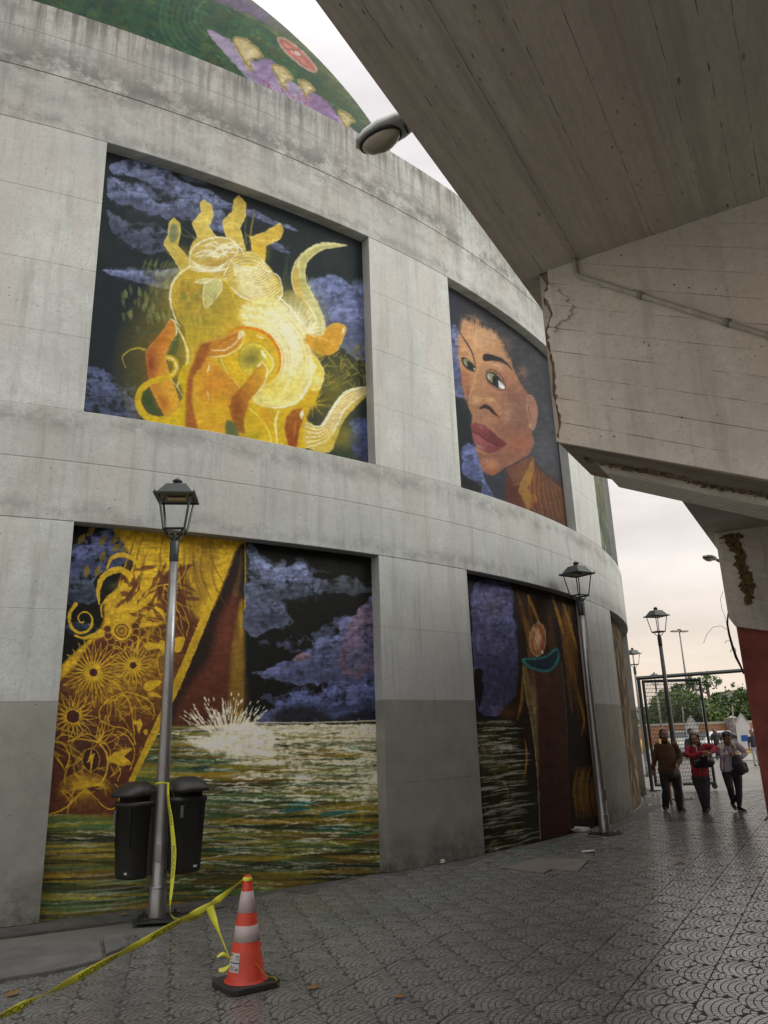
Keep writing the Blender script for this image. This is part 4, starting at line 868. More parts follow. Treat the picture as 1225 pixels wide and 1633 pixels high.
for (z0, z1, lab) in ((ZL, Z2, 'grey concrete band between the lower and upper murals'), (Z3, 10.6, None), (10.601, ZT, 'top rim of the concrete wall with black algae runs')):
    wpart(curved(MB(), -175, 40, z0, z1, RW - .6, RW + (.003 if z0 > 10.6 else 0)), 'concrete_band', M_BAND, label=lab)
k0 = -6
for k in range(k0, 6):
    a0 = A0 + k * AP - (AP - AW) + (2.2 if k == 3 else 0); a1 = A0 + k * AP       # pier left of opening k
    for (z0, z1) in ((0, 1.1), (1.1006, 2.2), (2.2006, 3.215), (3.2165, ZL - .002), (Z2 + .002, 6.68), (6.6812, 7.66), (7.6612, 8.72), (8.7212, Z3 - .002)):
        if a1 < -110 and z0 > 0: continue
        if a1 < -110: z1 = Z3 - .003
        dr = random.uniform(-.0012, .0012)
        wpart(curved(MB(), a0, a1, z0, z1, RW - .6, RW - .004 + dr), 'concrete_panel', M_PIER)
core = MB(); core.lathe([(RW - .62, 0), (RW - .62, ZT - .3), (14.0, ZT - .3)], 120, (0, 0)); core.build('inner_drum', mat('drum', (.3, .29, .27)), hall)

# painted panels, set back in the openings
def s2l(c): return np.where(c <= .04045, c / 12.92, ((c + .055) / 1.055) ** 2.4)
def l2s(c): c = np.clip(c, 0, 1); return np.where(c <= .0031308, c * 12.92, 1.055 * c ** (1 / 2.4) - .055)
def image_from(name, rgb, gain, tint=(1, 1, 1)):
    a = l2s(s2l(np.clip(rgb / 255., 0, 1)) * gain * np.array(tint)); h, w_ = a.shape[:2]
    im = bpy.data.images.new(name, w_, h); px = np.ones((h, w_, 4), np.float32); px[..., :3] = a
    im.pixels.foreach_set(px.ravel()); im.update(); im.pack(); return im
def sample(c, px, py):
    x = np.clip((px - c.x0) * c.S, 0, c.w - 1.001); y = np.clip((py - c.y0) * c.S, 0, c.h - 1.001)
    xi, yi = x.astype(int), y.astype(int); fx, fy = (x - xi)[..., None], (y - yi)[..., None]; a = c.a
    return (a[yi, xi] * (1 - fx) + a[yi, xi + 1] * fx) * (1 - fy) + (a[yi + 1, xi] * (1 - fx) + a[yi + 1, xi + 1] * fx) * fy
def paint_mat(name, im, rough=.8):
    m, t, b = newmat(name); g = G(t); tc = g.n('TexCoord'); ti = g.n('TexImage'); ti.image = im; ti.extension = 'EXTEND'
    t.links.new(tc.outputs['UV'], ti.inputs[0])
    O_ = tc.outputs['Object']; f = g.noise(O_, 30, 4, .7); bg_ = g.noise(O_, 2.0, 4, .6)
    c = g.mix(g.ramp(f, (.3, .16), (.75, 0.)), ti.outputs[0], (.05, .05, .05)); c = g.mix(g.ramp(bg_, (.55, 0.), (.8, .04)), c, (.3, .3, .29))
    t.links.new(c, b.inputs['Base Color']); b.inputs['Roughness'].default_value = rough; b.inputs['Specular IOR Level'].default_value = .12
    bp = g.n('Bump'); bp.inputs['Strength'].default_value = .25; bp.inputs['Distance'].default_value = .006; t.links.new(f, bp.inputs['Height']); t.links.new(bp.outputs[0], b.inputs['Normal'])
    return m
RM = RW - .19
def mural(canvas, a0, a1, z0, z1, gain, name, label, res=(760, 760), tint=(1, 1.02, .88)):
    A, Z = np.meshgrid(np.radians(np.linspace(a0, a1, res[0])), np.linspace(z0, z1, res[1]))
    px, py = pxof(CX + RM * np.cos(A), CY + RM * np.sin(A), Z)
    im = image_from(name + '_paint', sample(canvas, px, py), gain, tint)
    mb = curved(MB(), a0, a1, z0, z1, RM - .1, RM); me = mb.mesh('mural_panel', paint_mat(name, im)); o = bpy.data.objects.new('mural_panel', me)
    uvmap(o, lambda co, n: ((math.degrees(math.atan2(co.y - CY, co.x - CX)) - a0) / (a1 - a0), (co.z - z0) / (z1 - z0)))
    me.transform(Matrix.Translation((-CX, -CY, 0))); link(o, hall); tag(o, label)
    return o
GU, GL = .76, 1.75
mural(mural_hands(), A0 - .3, A0 + AW + .3, Z2 - .1, Z3 + .1, GU, 'mural_hands', 'painting of glowing yellow hands around a fish eye under violet clouds', tint=(1, 1.03, .92))
mural(mural_portrait(), A0 + AP - .3, A0 + AP + AW + .3, Z2 - .1, Z3 + .1, GU, 'mural_portrait', 'painting of a face with red lips and short dark hair', tint=(.98, 1.04, 1.06))
mural(mural_sleeve(), A0 - .3, A0 + AW + .3, -.05, ZL + .1, GL, 'mural_sleeve', 'painting of a mustard flowered sleeve above dark rippled water')
mural(mural_vase(), A0 + AP - .3, A0 + AP + AW + .3, -.05, ZL + .1, GL, 'mural_vase', 'painting of a brown column with a turquoise rim and brown drapery')
def streaks(base, cols, seed, gain, k, z0, z1, lab):
    c = Canvas(0, 0, 120, 240, 2, base, seed); rs = c.rs
    for i in range(420):
        x = rs.rand() * 120; y = rs.rand() * 240; l = 12 + 30 * rs.rand()
        c.stroke([(x, y), (x + 3 * rs.randn(), y + l / 2), (x + 6 * rs.randn(), y + l)], .5, cols[rs.randint(len(cols))], .6, .5, 3 + 5 * rs.rand())
    AW_ = AW + (2.2 if k == 2 else 0); a0 = A0 + k * AP - .3; im = image_from('streak_paint', c.a, gain); mb = curved(MB(), a0, a0 + AW_ + .6, z0, z1, RM - .1, RM)
    me = mb.mesh('mural_panel', paint_mat('mural_streaks', im)); o = bpy.data.objects.new('mural_panel', me)
    uvmap(o, lambda co, n: ((math.degrees(math.atan2(co.y - CY, co.x - CX)) - a0) / (AW_ + .6), (co.z - z0) / (z1 - z0))); me.transform(Matrix.Translation((-CX, -CY, 0))); link(o, hall); tag(o, lab)
GR = [(70, 84, 64), (110, 118, 92), (50, 64, 58), (150, 150, 120), (80, 96, 120), (120, 108, 70)]
BR = [(70, 54, 34), (110, 90, 58), (46, 38, 28), (140, 122, 92), (96, 84, 60), (30, 26, 20)]
streaks((78, 90, 70), GR, 61, .8, 2, Z2 - .1, Z3 + .1, 'edge of a green streaked painting high on the wall')
streaks((70, 58, 40), BR, 62, 1.1, 2, -.05, ZL + .1, 'edge of a brown streaked painting beside the gate')
for k in (-1, -2, 3):
    streaks((40, 44, 50), BR, 70 + k, .9, k, Z2 - .1, Z3 + .1, None); streaks((30, 32, 34), BR, 80 + k, .9, k, -.05, ZL + .1, None)

# domed roof with a painted reptile, behind the rim
DZ, DR, DEL = 14.0, 15.46, -10.0
dome_c = mural_dome()
az0, az1, el0, el1 = -92., -30., -30., 40.
rx, ry = 1100, 800
A, E_ = np.meshgrid(np.radians(np.linspace(az0, az1, rx)), np.radians(np.linspace(el0, el1, ry)))
px, py = pxof(CX + DR * np.cos(E_) * np.cos(A), CY + DR * np.cos(E_) * np.sin(A), DZ + DR * np.sin(E_))
im = image_from('dome_paint', sample(dome_c, px, py), .5)
def sph(azs, els, mb, mi):
    V = []; F = []; m_ = len(azs)
    for el in els:
        for az in azs:
            a, q = math.radians(az), math.radians(el); V.append((DR * math.cos(q) * math.cos(a), DR * math.cos(q) * math.sin(a), DZ + DR * math.sin(q)))
    for i in range(len(els) - 1):
        for j in range(m_ - 1): F.append((i * m_ + j, i * m_ + j + 1, (i + 1) * m_ + j + 1, (i + 1) * m_ + j))
    mb.faces(V, F, True, mi)
dm = MB(); sph(np.linspace(az0, az1, 60), np.linspace(max(el0, DEL), el1, 50), dm, 0); sph(np.linspace(az1, az0 + 360, 90), np.linspace(DEL, 89.5, 40), dm, 1); sph(np.linspace(az0, az1, 60), np.linspace(el1, 89.5, 24), dm, 1)
do = dm.build('painted_dome', [paint_mat('dome_paint', im, .7), mat('dome_green', (.07, .14, .08), .5, var=.5, scale=2)], hall, label='green painted reptile head with pale teeth on the domed roof')
def dome_uv(co, n):
    az = math.degrees(math.atan2(co.y, co.x)); el = math.degrees(math.asin(max(-1, min(1, (co.z - DZ) / DR)))); return ((az - az0) / (az1 - az0), (el - el0) / (el1 - el0))
uvmap(do, dome_uv)
# ---------------------------------------------------------------- grandstand overhead: slab, tapered beams, red wall
M_SOF = concrete('soffit_concrete', base=(.72, .71, .63), dark=(.17, .15, .12), rough=.9)
M_BEAM = concrete('beam_concrete', base=(.93, .89, .79), dark=(.42, .37, .29), boards=.212, slope=.444, rough=.9)
M_RAW = concrete('raw_concrete', base=(.42, .37, .29), dark=(.10, .08, .06), rough=.95)
stand = empty('grandstand', (0, 0, 0), label='cream and brown concrete underside of a grandstand overhanging on the right', cat='grandstand')
def duv(co, n):
    e_, d_ = co.dot(EV), co.dot(DV)
    if abs(n.z) > .7: return (d_, e_)
    if abs(n.dot(DV)) > .7: return (e_, co.z)
    return (d_, co.z)
def duv_s(co, n):       # soffit boards run along the stand
    return (co.dot(EV) * .9, co.dot(DV) * .25) if abs(n.z) > .7 else duv(co, n)
SZ = 5.45
def dbox(mb, e0, e1, d0, d1, z0, z1):
    P_ = [DE(e0, d0, z0), DE(e1, d0, z0), DE(e1, d1, z0), DE(e0, d1, z0), DE(e0, d0, z1), DE(e1, d0, z1), DE(e1, d1, z1), DE(e0, d1, z1)]
    return mb.faces(P_, [(3, 2, 1, 0), (4, 5, 6, 7), (0, 1, 5, 4), (1, 2, 6, 5), (2, 3, 7, 6), (3, 0, 4, 7)])
o = dbox(MB(), -1.76, 9.5, 1.2, 23, SZ + .012, SZ + .3).build('slab', M_SOF, stand); uvmap(o, duv)
# impressions of the formwork planks, each a hair higher or lower than its neighbour
edges = [-1.755, -1.55, -1.24, -.9, -.65, -.235, -.02, .145, .52, .80, 1.15, 1.5]
rn = random.Random(5)
for a, b in zip(edges[:-1], edges[1:]):
    ends = [1.2, 3.9 + rn.uniform(-.8, .8), 5.58] if rn.random() < .5 else [1.2, 5.58]
    for d0, d1 in zip(ends[:-1], ends[1:]):
        mb = MB(); g_ = .0002; n = 44; dz = rn.uniform(-.0025, .002)
        for i in range(n):
            t0, t1 = d0 + (d1 - d0) * i / n, d0 + (d1 - d0) * (i + 1) / n
            dbox(mb, a + g_ + max(0, rn.gauss(.0006, .0016)), b - g_ - max(0, rn.gauss(.0006, .0016)), t0, t1, SZ + dz, SZ + .02)
        o = mb.build('formwork_plank', M_SOF, stand); uvmap(o, duv_s)
for (d0, d1, dz) in ((5.6, 6.62, 0.0), (16.3, 17.35, -.12)):
    prof = [(-1.6, SZ + .01), (-1.6, 3.93 + dz), (-.16, 3.29 + dz), (2.1, 2.5 + dz), (2.1, SZ + .01)]
    if d0 > 10: prof = [(-1.6, SZ + .01), (-1.6, 3.86 + dz), (-1.5, 3.67 + dz), (-.9, 3.52 + dz), (1.2, 3.2 + dz), (1.2, 3.0), (2.1, 3.0), (2.1, SZ + .01)]
    mb = MB(); mb.prism(prof, lambda a, b, t: DE(a, t, b), d0, d1); o = mb.build('cantilever_beam', M_RAW if d0 < 10 and d0 > 0 else M_BEAM, stand, bevel=.012); uvmap(o, duv)
# cream render coat on the near beam, broken away along its left end
def jag(pts, amp, n, seed):
    r_ = random.Random(seed); out_ = []
    for (a, b) in zip(pts[:-1], pts[1:]):
        for i in range(n):
            t = i / n; out_.append((a[0] + (b[0] - a[0]) * t + r_.uniform(-amp, amp) * (i > 0), a[1] + (b[1] - a[1]) * t + r_.uniform(-amp, amp) * .5 * (i > 0)))
    out_.append(pts[-1]); return out_
def face_pt(x, y, d_): p = ond(x, y, d_); return (p.dot(EV), p.z)
crack = [face_pt(*q, 5.57) for q in ((876,453),(870,476),(882,500),(873,528),(876,545),(882,575),(885,610),(891,650),(895,680),(890,705))]
left = [(-1.585, SZ - .002), (-1.585, 3.945)]
lj = jag(crack, .02, 5, 3)
coat = [(lj[0][0] - .004, SZ - .002)] + lj + [(-.16, 3.30), (2.09, 2.53), (2.09, SZ - .002)]
def plate(name, pts, d0, d1, m, parent=stand, **k):
    # thin plate on a beam face, triangulated outline
    bm = bmesh.new(); vs1 = [bm.verts.new(DE(a, d0, b)) for a, b in pts]; f = bm.faces.new(vs1)
    ex = bmesh.ops.extrude_face_region(bm, geom=[f]); vv = [v for v in ex['geom'] if isinstance(v, bmesh.types.BMVert)]
    for v in vv: v.co += DV * (d1 - d0)
    bmesh.ops.recalc_face_normals(bm, faces=bm.faces); bmesh.ops.triangulate(bm, faces=bm.faces)
    me = bpy.data.meshes.new(name); bm.to_mesh(me); bm.free(); me.materials.append(m); o = bpy.data.objects.new(name, me); link(o, parent); uvmap(o, duv); return tag(o, **k)
plate('render_coat', coat, 5.562, 5.599, M_BEAM, label='cream painted render with a broken left edge')
edge_strip = jag([left[1], left[0]], .004, 10, 8) + jag([(a - .022, b) for a, b in crack], .012, 4, 9)
plate('edge_strip', edge_strip, 5.578, 5.5992, concrete('edge_concrete', base=(.62, .57, .48), dark=(.22, .18, .13)), label='flaking strip left of the crack')
patch = [face_pt(*q, 5.56) for q in ((876,455),(892,462),(903,474),(913,492),(908,508),(893,514),(884,530),(878,520),(886,500),(880,480))]
plate('render_flake', jag(patch + [patch[0]], .022, 5, 12)[:-1], 5.545, 5.5618, M_BEAM, label='loose ragged flake of render near the top of the crack')
# lumps of broken concrete along the soffit groove
rn = random.Random(11)
mb = MB()
for i in range(420):
    e_ = -1.5 + 2.6 * rn.random(); z = 3.93 - (e_ + 1.6) * .444; d_ = 6.0 + rn.gauss(0, .03) + .02 * math.sin(e_ * 9); s_ = rn.uniform(.006, .026)
    c = DE(e_, d_, z - .004); V = [c + Vector((rn.uniform(-1, 1) * s_ * 1.6, rn.uniform(-1, 1) * s_ * 1.3, -rn.random() * s_ * .9)) for _ in range(6)]
    mb.faces(V, [(0, 1, 2), (0, 2, 3), (0, 3, 4), (1, 2, 5), (2, 3, 5), (3, 4, 5), (0, 1, 5), (0, 4, 5)])
mb.build('broken_concrete', mat('broken', (.36, .28, .19), .95, var=.7, scale=14), stand, kind='stuff')
lip = [(-1.5, 6.08), (2.3, 6.08)]
mb = MB(); mb.prism([(-1.42, 3.86), (-1.36, 3.76), (2.05, 2.24), (2.05, 2.5)], lambda a, b, t: DE(a, t, b), 6.1, 6.6); o = mb.build('soffit_lip', M_BEAM, stand, bevel=.006); uvmap(o, duv)
# spall holes showing dark aggregate
for q, dd in (((1000,757),6.02), ((1060,778),6.02), ((1180,778),5.9), ((1205,782),5.85)):
    pass
# moss stain on the far beam
ms = [face_pt(*q, 16.27) for q in ((1150,856),(1166,850),(1182,852),(1183,875),(1188,900),(1196,915),(1205,935),(1200,955),(1192,965),(1186,955),(1180,930),(1174,905),(1170,880),(1158,868))]
plate('moss_patch', jag(ms + [ms[0]], .06, 6, 21)[:-1], 16.27, 16.298, mat('moss', (.22, .155, .06), .95, var=.7, scale=16, bump=1, col2=(.05, .04, .02)), label='brown mossy streak on the far beam')
# conduit along the beam face
p = [face_pt(918, 428, 5.53), face_pt(922, 442, 5.53), face_pt(1225, 536, 5.53)]; dx = (p[2][0] - p[1][0], p[2][1] - p[1][1])
pts = [DE(p[0][0], 5.53, SZ), DE(p[0][0], 5.53, p[1][1] + .03), DE(p[1][0] + .02, 5.53, p[1][1]), DE(p[1][0] + dx[0] * .5, 5.53, p[1][1] + dx[1] * .5 + .01), DE(p[1][0] + dx[0] * 2, 5.53, p[1][1] + dx[1] * 2)]
MB().tube(pts, .021, 12).build('conduit', mat('conduit_paint', (.55, .53, .46), .6, var=.3, scale=14, bump=.3), stand, label='painted metal conduit running down the beam face')
for t in (.35, .8): 
    q = pts[2].lerp(pts[4], t * .5); MB().tube([q - (pts[4] - pts[2]).normalized() * .02, q + (pts[4] - pts[2]).normalized() * .02], .031, 12).build('conduit_clip', mat('clip', (.3, .29, .26), .5), stand)
# red painted wall under the far beam; then an unseen wall and raked block added for shade
M_RED = mat('red_paint', (.40, .105, .08), .75, var=.55, scale=1.3, bump=.5, bscale=18)
o = dbox(MB(), -1.5, 2.15, 16.42, 17.2, -.02, 3.9).build('red_wall', M_RED, stand, bevel=.02, label='dark red painted wall under the far beam')
dbox(MB(), 2.2, 2.39, 1.2, 17.2, -.02, SZ).build('unseen_shade_wall', mat('shade_wall', (.25, .08, .06), .8), stand)  # unseen wall, added to darken the right side under the slab
mb = MB(); mb.prism([(1.5, SZ + .3), (12, 8.6), (12, 8.3), (9.5, SZ + .3)], lambda a, b, t: DE(a, t, b), 1.2, 23); mb.build('raked_sky_block', M_SOF, stand)  # unseen block above the slab, sized by how much sky it hides

# ---------------------------------------------------------------- floodlight heads on the slab edge
M_ALU = mat('lamp_aluminium', (.42, .44, .42), .35, .6, var=.15, scale=8)
M_GLS, t_, b_ = newmat('lamp_glass'); b_.inputs['Base Color'].default_value = (.30, .27, .20, 1); b_.inputs['Roughness'].default_value = .12; b_.inputs['Coat Weight'].default_value = .5
M_DKS = mat('dark_steel', (.035, .04, .042), .45, .3, var=.3, scale=12)
def cobra(loc, direction, size, label):
    r = empty('roadway_luminaire', loc, math.atan2(direction.y, direction.x), label=label, cat='luminaire', group='luminaires fixed to the grandstand edge')
    def shell(y0, z_up, z_dn):
        mb = MB(); n = 18; prof = [(0, .02), (.05, .55), (.16, .82), (.34, 1.0), (.55, .9), (.72, .62), (.86, .42), (1.0, .34)]
        V = []; F = []
        for x, w_ in prof:
            for k in range(n):
                a = 2 * PI * k / n; zz = math.sin(a); V.append(((.5 - x) * size * 1.0, math.cos(a) * w_ * .17 * size, (zz * (z_up if zz > 0 else z_dn)) * w_ * size))
        for i in range(len(prof) - 1):
            for k in range(n): F.append((i * n + k, i * n + (k + 1) % n, (i + 1) * n + (k + 1) % n, (i + 1) * n + k))
        mb.faces(V, F, True); mb.poly(V[-n:]); mb.poly(V[:n][::-1]); return mb
    shell(0, .10, .045).build('housing', M_ALU, r)
    g_ = MB(); V = []; F = []; n = 20
    for i in range(7):
        a = PI / 2 * i / 6
        for k in range(n):
            th = 2 * PI * k / n; V.append((size * (.20 + .235 * math.cos(a) * math.cos(th)), size * .125 * math.cos(a) * math.sin(th), -.03 * size - .10 * size * math.sin(a)))
    for i in range(6):
        for k in range(n): F.append((i * n + k, i * n + (k + 1) % n, (i + 1) * n + (k + 1) % n, (i + 1) * n + k))
    g_.faces(V, F, True); g_.build('glass_bowl', M_GLS, r)
    ring = [(size * (.20 + .245 * math.cos(t)), size * .135 * math.sin(t), -.03 * size) for t in np.linspace(0, 2 * PI, 22)]
    MB().tube(ring, .011 * size / .6, 6).build('rim', M_DKS, r)
    MB().tube([(-.45 * size, 0, -.0), (-.62 * size, 0, -.01), (-.8 * size, 0, -.03)], .055 * size, 10).build('mounting_arm', M_ALU, r)
    MB().box(-.12 * size, -.1 * size, -.05 * size, .05 * size, -.062 * size, -.03 * size).build('latch', M_DKS, r)
    return r
tip, rear = one(583, 212, -2.12), one(668, 199, -1.74)
mid = (tip + rear) / 2; dr = (tip - rear); L_ = math.hypot(dr.x, dr.y)
l1 = cobra(mid - dr * .08, dr, .60, 'large pale luminaire with smoky glass bowl poking out from the slab edge'); l1.rotation_euler = (0, .16, l1.rotation_euler.z); l1.scale = (1, 1.1, 1.5)
tip, rear = one(1118, 892, -2.06), one(1150, 889, -1.75)
l2 = cobra((tip + rear) / 2, (tip - rear), .66, 'small distant luminaire jutting from the far white beam')
# ---------------------------------------------------------------- ground
M_PAVE, t, b = newmat('paving_stone'); g = G(t); tc = g.n('TexCoord'); W_ = g.n('NewGeometry').outputs['Position']
big = g.noise(W_, .5, 5, .6); mid = g.noise(W_, 4, 5, .7); fine = g.noise(W_, 60, 4, .7); stn = g.noise(W_, 19, 2, .5); gum = g.noise(W_, 1.6, 6, .8)
oi = g.n('ObjectInfo')
c = g.mix(g.ramp(big, (.35, 0.), (.65, 1.)), (.15, .162, .158), (.28, .286, .268)); c = g.mix(g.ramp(mid, (.35, 0.), (.75, .55)), c, (.07, .074, .072)); c = g.mix(g.ramp(fine, (.3, .0), (.8, .35)), c, (.19, .185, .17)); c = g.mix(g.ramp(stn, (.4, 0.), (.6, .5)), c, (.09, .092, .088)); c = g.mix(g.ramp(gum, (.56, 0.), (.66, .6)), c, (.05, .05, .046))
c = g.mix(g.math('MULTIPLY', oi.outputs['Random'], .35), c, (.11, .108, .10))
# sprayed turquoise overspill and old yellow paint near the wall
sep = g.n('SeparateXYZ'); t.links.new(W_, sep.inputs[0])
def spot(x, y, r_, a):
    d = g.math('ADD', g.math('POWER', g.math('SUBTRACT', sep.outputs[0], x), 2), g.math('POWER', g.math('SUBTRACT', sep.outputs[1], y), 2))
    return g.math('MULTIPLY', g.ramp(g.math('DIVIDE', d, r_ * r_), (.0, 1.), (1., 0.)), g.ramp(g.noise(W_, 5, 5, .75, (1, 2.2, 1)), (.50, 0.), (.60, a)))
for (px_, py_, r_) in ((845, 1353, .55), (870, 1351, .4), (818, 1372, .45), (760, 1396, .5), (700, 1420, .5), (640, 1440, .5), (560, 1470, .5)):
    q = ground(px_, py_); c = g.mix(spot(q.x, q.y, r_, .8 if px_ > 800 else .3), c, (.03, .20, .23))
for (px_, py_, r_) in ((110, 1490, .5), (500, 1440, .5)):
    q = ground(px_, py_); c = g.mix(spot(q.x, q.y, r_, .5), c, (.22, .15, .04))
t.links.new(c, b.inputs['Base Color']); t.links.new(g.ramp(mid, (.3, .15), (.75, .34)), b.inputs['Roughness']); b.inputs['Specular IOR Level'].default_value = 1.0
bp = g.n('Bump'); bp.inputs['Strength'].default_value = .25; bp.inputs['Distance'].default_value = .003; t.links.new(fine, bp.inputs['Height']); t.links.new(bp.outputs[0], b.inputs['Normal'])
M_JOINT = mat('joint_dirt', (.05, .05, .046), .9, var=.5, scale=10)
M_ASPH = mat('plaza_ground', (.17, .165, .15), .6, var=.35, scale=.6, bump=.4, bscale=30, coord='Object')
mb = MB(); S_ = 900; mb.poly([(-S_, -S_, -.03), (S_, -S_, -.03), (S_, S_, -.03), (-S_, S_, -.03)]); mb.build('ground', M_ASPH, kind='structure')
TW = .4525; OFF = 1.121                       # tile width measured across the stand; e = -(OFF + k TW)
def clip(poly, x0, y0, x1, y1):
    def cut(P, f, inter):
        out_ = []
        for i in range(len(P)):
            a, b_ = P[i - 1], P[i]; fa, fb = f(a), f(b_)
            if fa != fb: out_.append(inter(a, b_))
            if fb: out_.append(b_)
        return out_
    for ax, lim, s_ in ((0, x0, 1), (0, x1, -1), (1, y0, 1), (1, y1, -1)):
        if not poly: return []
        poly = cut(poly, lambda p: (p[ax] - lim) * s_ >= 0, lambda a, b_: tuple(a[k] + (b_[k] - a[k]) * ((lim - a[ax]) / (b_[ax] - a[ax])) for k in (0, 1)))
    return poly
def area(P): return abs(sum(P[i - 1][0] * P[i][1] - P[i][0] * P[i - 1][1] for i in range(len(P)))) / 2
def tile_stones(seed):
    # fan (scallop) pattern pressed into a square tile
    r_ = random.Random(seed); Wt = TW; rad = Wt / 2; out_ = []; gap = .0046; m_ = .0035
    for j in range(-1, 4):
        for i in range(-1, 3):
            cx_, cy_ = i * Wt + (j % 2) * rad, j * rad
            cover = [(cx_ - rad, cy_ - rad), (cx_ + rad, cy_ - rad), (cx_, cy_ - 2 * rad)]
            sx_, sy_ = cx_, cy_; cy_ = cy_ - rad * .8; nr = 9; rw = rad * 1.8 / nr
            for k in range(nr):
                r0, r1 = k * rw, (k + 1) * rw; rm = (r0 + r1) / 2; n = max(3, int(round(2 * PI * rm / .04)))
                ph = r_.random()
                for a in range(n):
                    t0, t1 = 2 * PI * (a + ph) / n, 2 * PI * (a + 1 + ph) / n; ga = gap / max(rm, .01) * .5
                    tm = (t0 + t1) / 2; c_ = (cx_ + rm * math.cos(tm), cy_ + rm * math.sin(tm))
                    if math.hypot(c_[0] - sx_, c_[1] - sy_) > rad - .006: continue
                    if any(math.hypot(c_[0] - q[0], c_[1] - q[1]) < rad + .004 for q in cover): continue
                    P = []
                    for (rr, th) in ((r0 + gap * .5, t0 + ga), (r1 - gap * .5, t0 + ga), (r1 - gap * .5, tm), (r1 - gap * .5, t1 - ga), (r0 + gap * .5, t1 - ga)):
                        x, y = cx_ + rr * math.cos(th), cy_ + rr * math.sin(th)
                        for q in cover:
                            dd = math.hypot(x - q[0], y - q[1])
                            if dd < rad + gap * .5 and dd > 1e-6: f_ = (rad + gap * .5) / dd; x, y = q[0] + (x - q[0]) * f_, q[1] + (y - q[1]) * f_
                        dd = math.hypot(x - sx_, y - sy_)
                        if dd > rad - gap * .5: f_ = (rad - gap * .5) / dd; x, y = sx_ + (x - sx_) * f_, sy_ + (y - sy_) * f_
                        P.append((x, y))
                    P = clip(P, .0025, m_, Wt - .0025, Wt - m_)
                    if len(P) >= 3 and area(P) > 4e-5: out_.append(P)
    return out_
def tile_mesh(seed, side=True):
    r_ = random.Random(seed + 9); V = []; F = []; MI = []
    for P in tile_stones(seed):
        h = r_.uniform(-.0008, .0008); cx_ = sum(p[0] for p in P) / len(P); cy_ = sum(p[1] for p in P) / len(P); n = len(P); i = len(V)
        tx, ty = r_.uniform(-.02, .02), r_.uniform(-.02, .02)
        for p in P: V.append((cx_ + (p[0] - cx_) * .9, cy_ + (p[1] - cy_) * .9, h + tx * (p[0] - cx_) + ty * (p[1] - cy_)))
        F.append(tuple(range(i, i + n))); MI.append(0)
        if side:
            for p in P: V.append((p[0], p[1], -.006))
            for k in range(n): F.append((i + k, i + n + k, i + n + (k + 1) % n, i + (k + 1) % n)); MI.append(0)
    i = len(V); q = .0006; V += [(q, q, -.0035), (TW - q, q, -.0035), (TW - q, TW - q, -.0035), (q, TW - q, -.0035), (q, q, -.02), (TW - q, q, -.02), (TW - q, TW - q, -.02), (q, TW - q, -.02)]
    F += [(i, i + 1, i + 2, i + 3), (i, i + 4, i + 5, i + 1), (i + 1, i + 5, i + 6, i + 2), (i + 2, i + 6, i + 7, i + 3), (i + 3, i + 7, i + 4, i)]; MI += [1] * 5
    return V, F, MI
def fixwind(V, F):
    out_ = []
    for f in F[:]:
        out_.append(f)
    return out_
variants = []
for s_ in range(5):
    V, F, MI = tile_mesh(s_); me = bpy.data.meshes.new('paving_tile'); me.from_pydata(V, [], F); me.materials.append(M_PAVE); me.materials.append(M_JOINT); me.polygons.foreach_set('material_index', MI)
    bm = bmesh.new(); bm.from_mesh(me)
    for f in bm.faces:
        if f.normal.z < -.01: f.normal_flip()
    bm.to_mesh(me); bm.free(); me.update(); variants.append((me, V, F, MI))
pave = empty('pavement', (0, 0, 0), kind='structure')
cells = []
def blocked(x, y):
    if math.hypot(x - CX, y - CY) < RW + .16: return True
    return False
for ei in range(-16, 12):
    for di in range(-2, 62):
        e0 = -(OFF + ei * TW) ; d0 = di * TW + .1
        c_ = DE(e0 + TW / 2, d0 + TW / 2)
        if c_.y < 2.2 or blocked(c_.x, c_.y) or e0 > 1.2 or (d0 > 16 and e0 > -1.9): continue
        X, Y = pxof(c_.x, c_.y, 0)
        if -90 < X < 1330 and Y < 1760 and c_.y < 22: cells.append((c_.length, e0, d0))
cells.sort(); Rt = Matrix.Rotation(AN, 4, 'Z')
# tile local x runs along the stand (d), local y across it (e, towards the wall)
rn = random.Random(3); rest_v, rest_f, rest_m = [], [], []
lowV = [tile_mesh(20 + s_, False) for s_ in range(3)]
for k, (dist, e0, d0) in enumerate(cells):
    flip = 0; base = DE(e0 + TW, d0, 0) if not flip else DE(e0, d0 + TW, 0)
    ang = AN if not flip else AN + PI; dz = rn.uniform(-.002, .002)
    if k < 300:
        o = bpy.data.objects.new('paving_tile', variants[rn.randrange(5)][0]); link(o, pave); o.location = (base.x, base.y, dz); o.rotation_euler = (rn.uniform(-.003, .003), rn.uniform(-.003, .003), ang)
    else:
        T = Matrix.Translation((base.x, base.y, dz)) @ Matrix.Rotation(ang, 4, 'Z'); V, F, MI = lowV[rn.randrange(3)]; i = len(rest_v)
        rest_v += [tuple(T @ Vector(p)) for p in V]; rest_f += [tuple(i + q for q in f) for f in F]; rest_m += MI
me = bpy.data.meshes.new('far_paving_tiles'); me.from_pydata(rest_v, [], rest_f); me.materials.append(M_PAVE); me.materials.append(M_JOINT); me.polygons.foreach_set('material_index', rest_m)
bm = bmesh.new(); bm.from_mesh(me)
for f in bm.faces:
    if f.normal.z < -.01: f.normal_flip()
bm.to_mesh(me); bm.free(); o = bpy.data.objects.new('far_paving_tiles', me); link(o, pave); tag(o, kind='stuff')
print('tiles', len(cells), 'rest faces', len(rest_f))
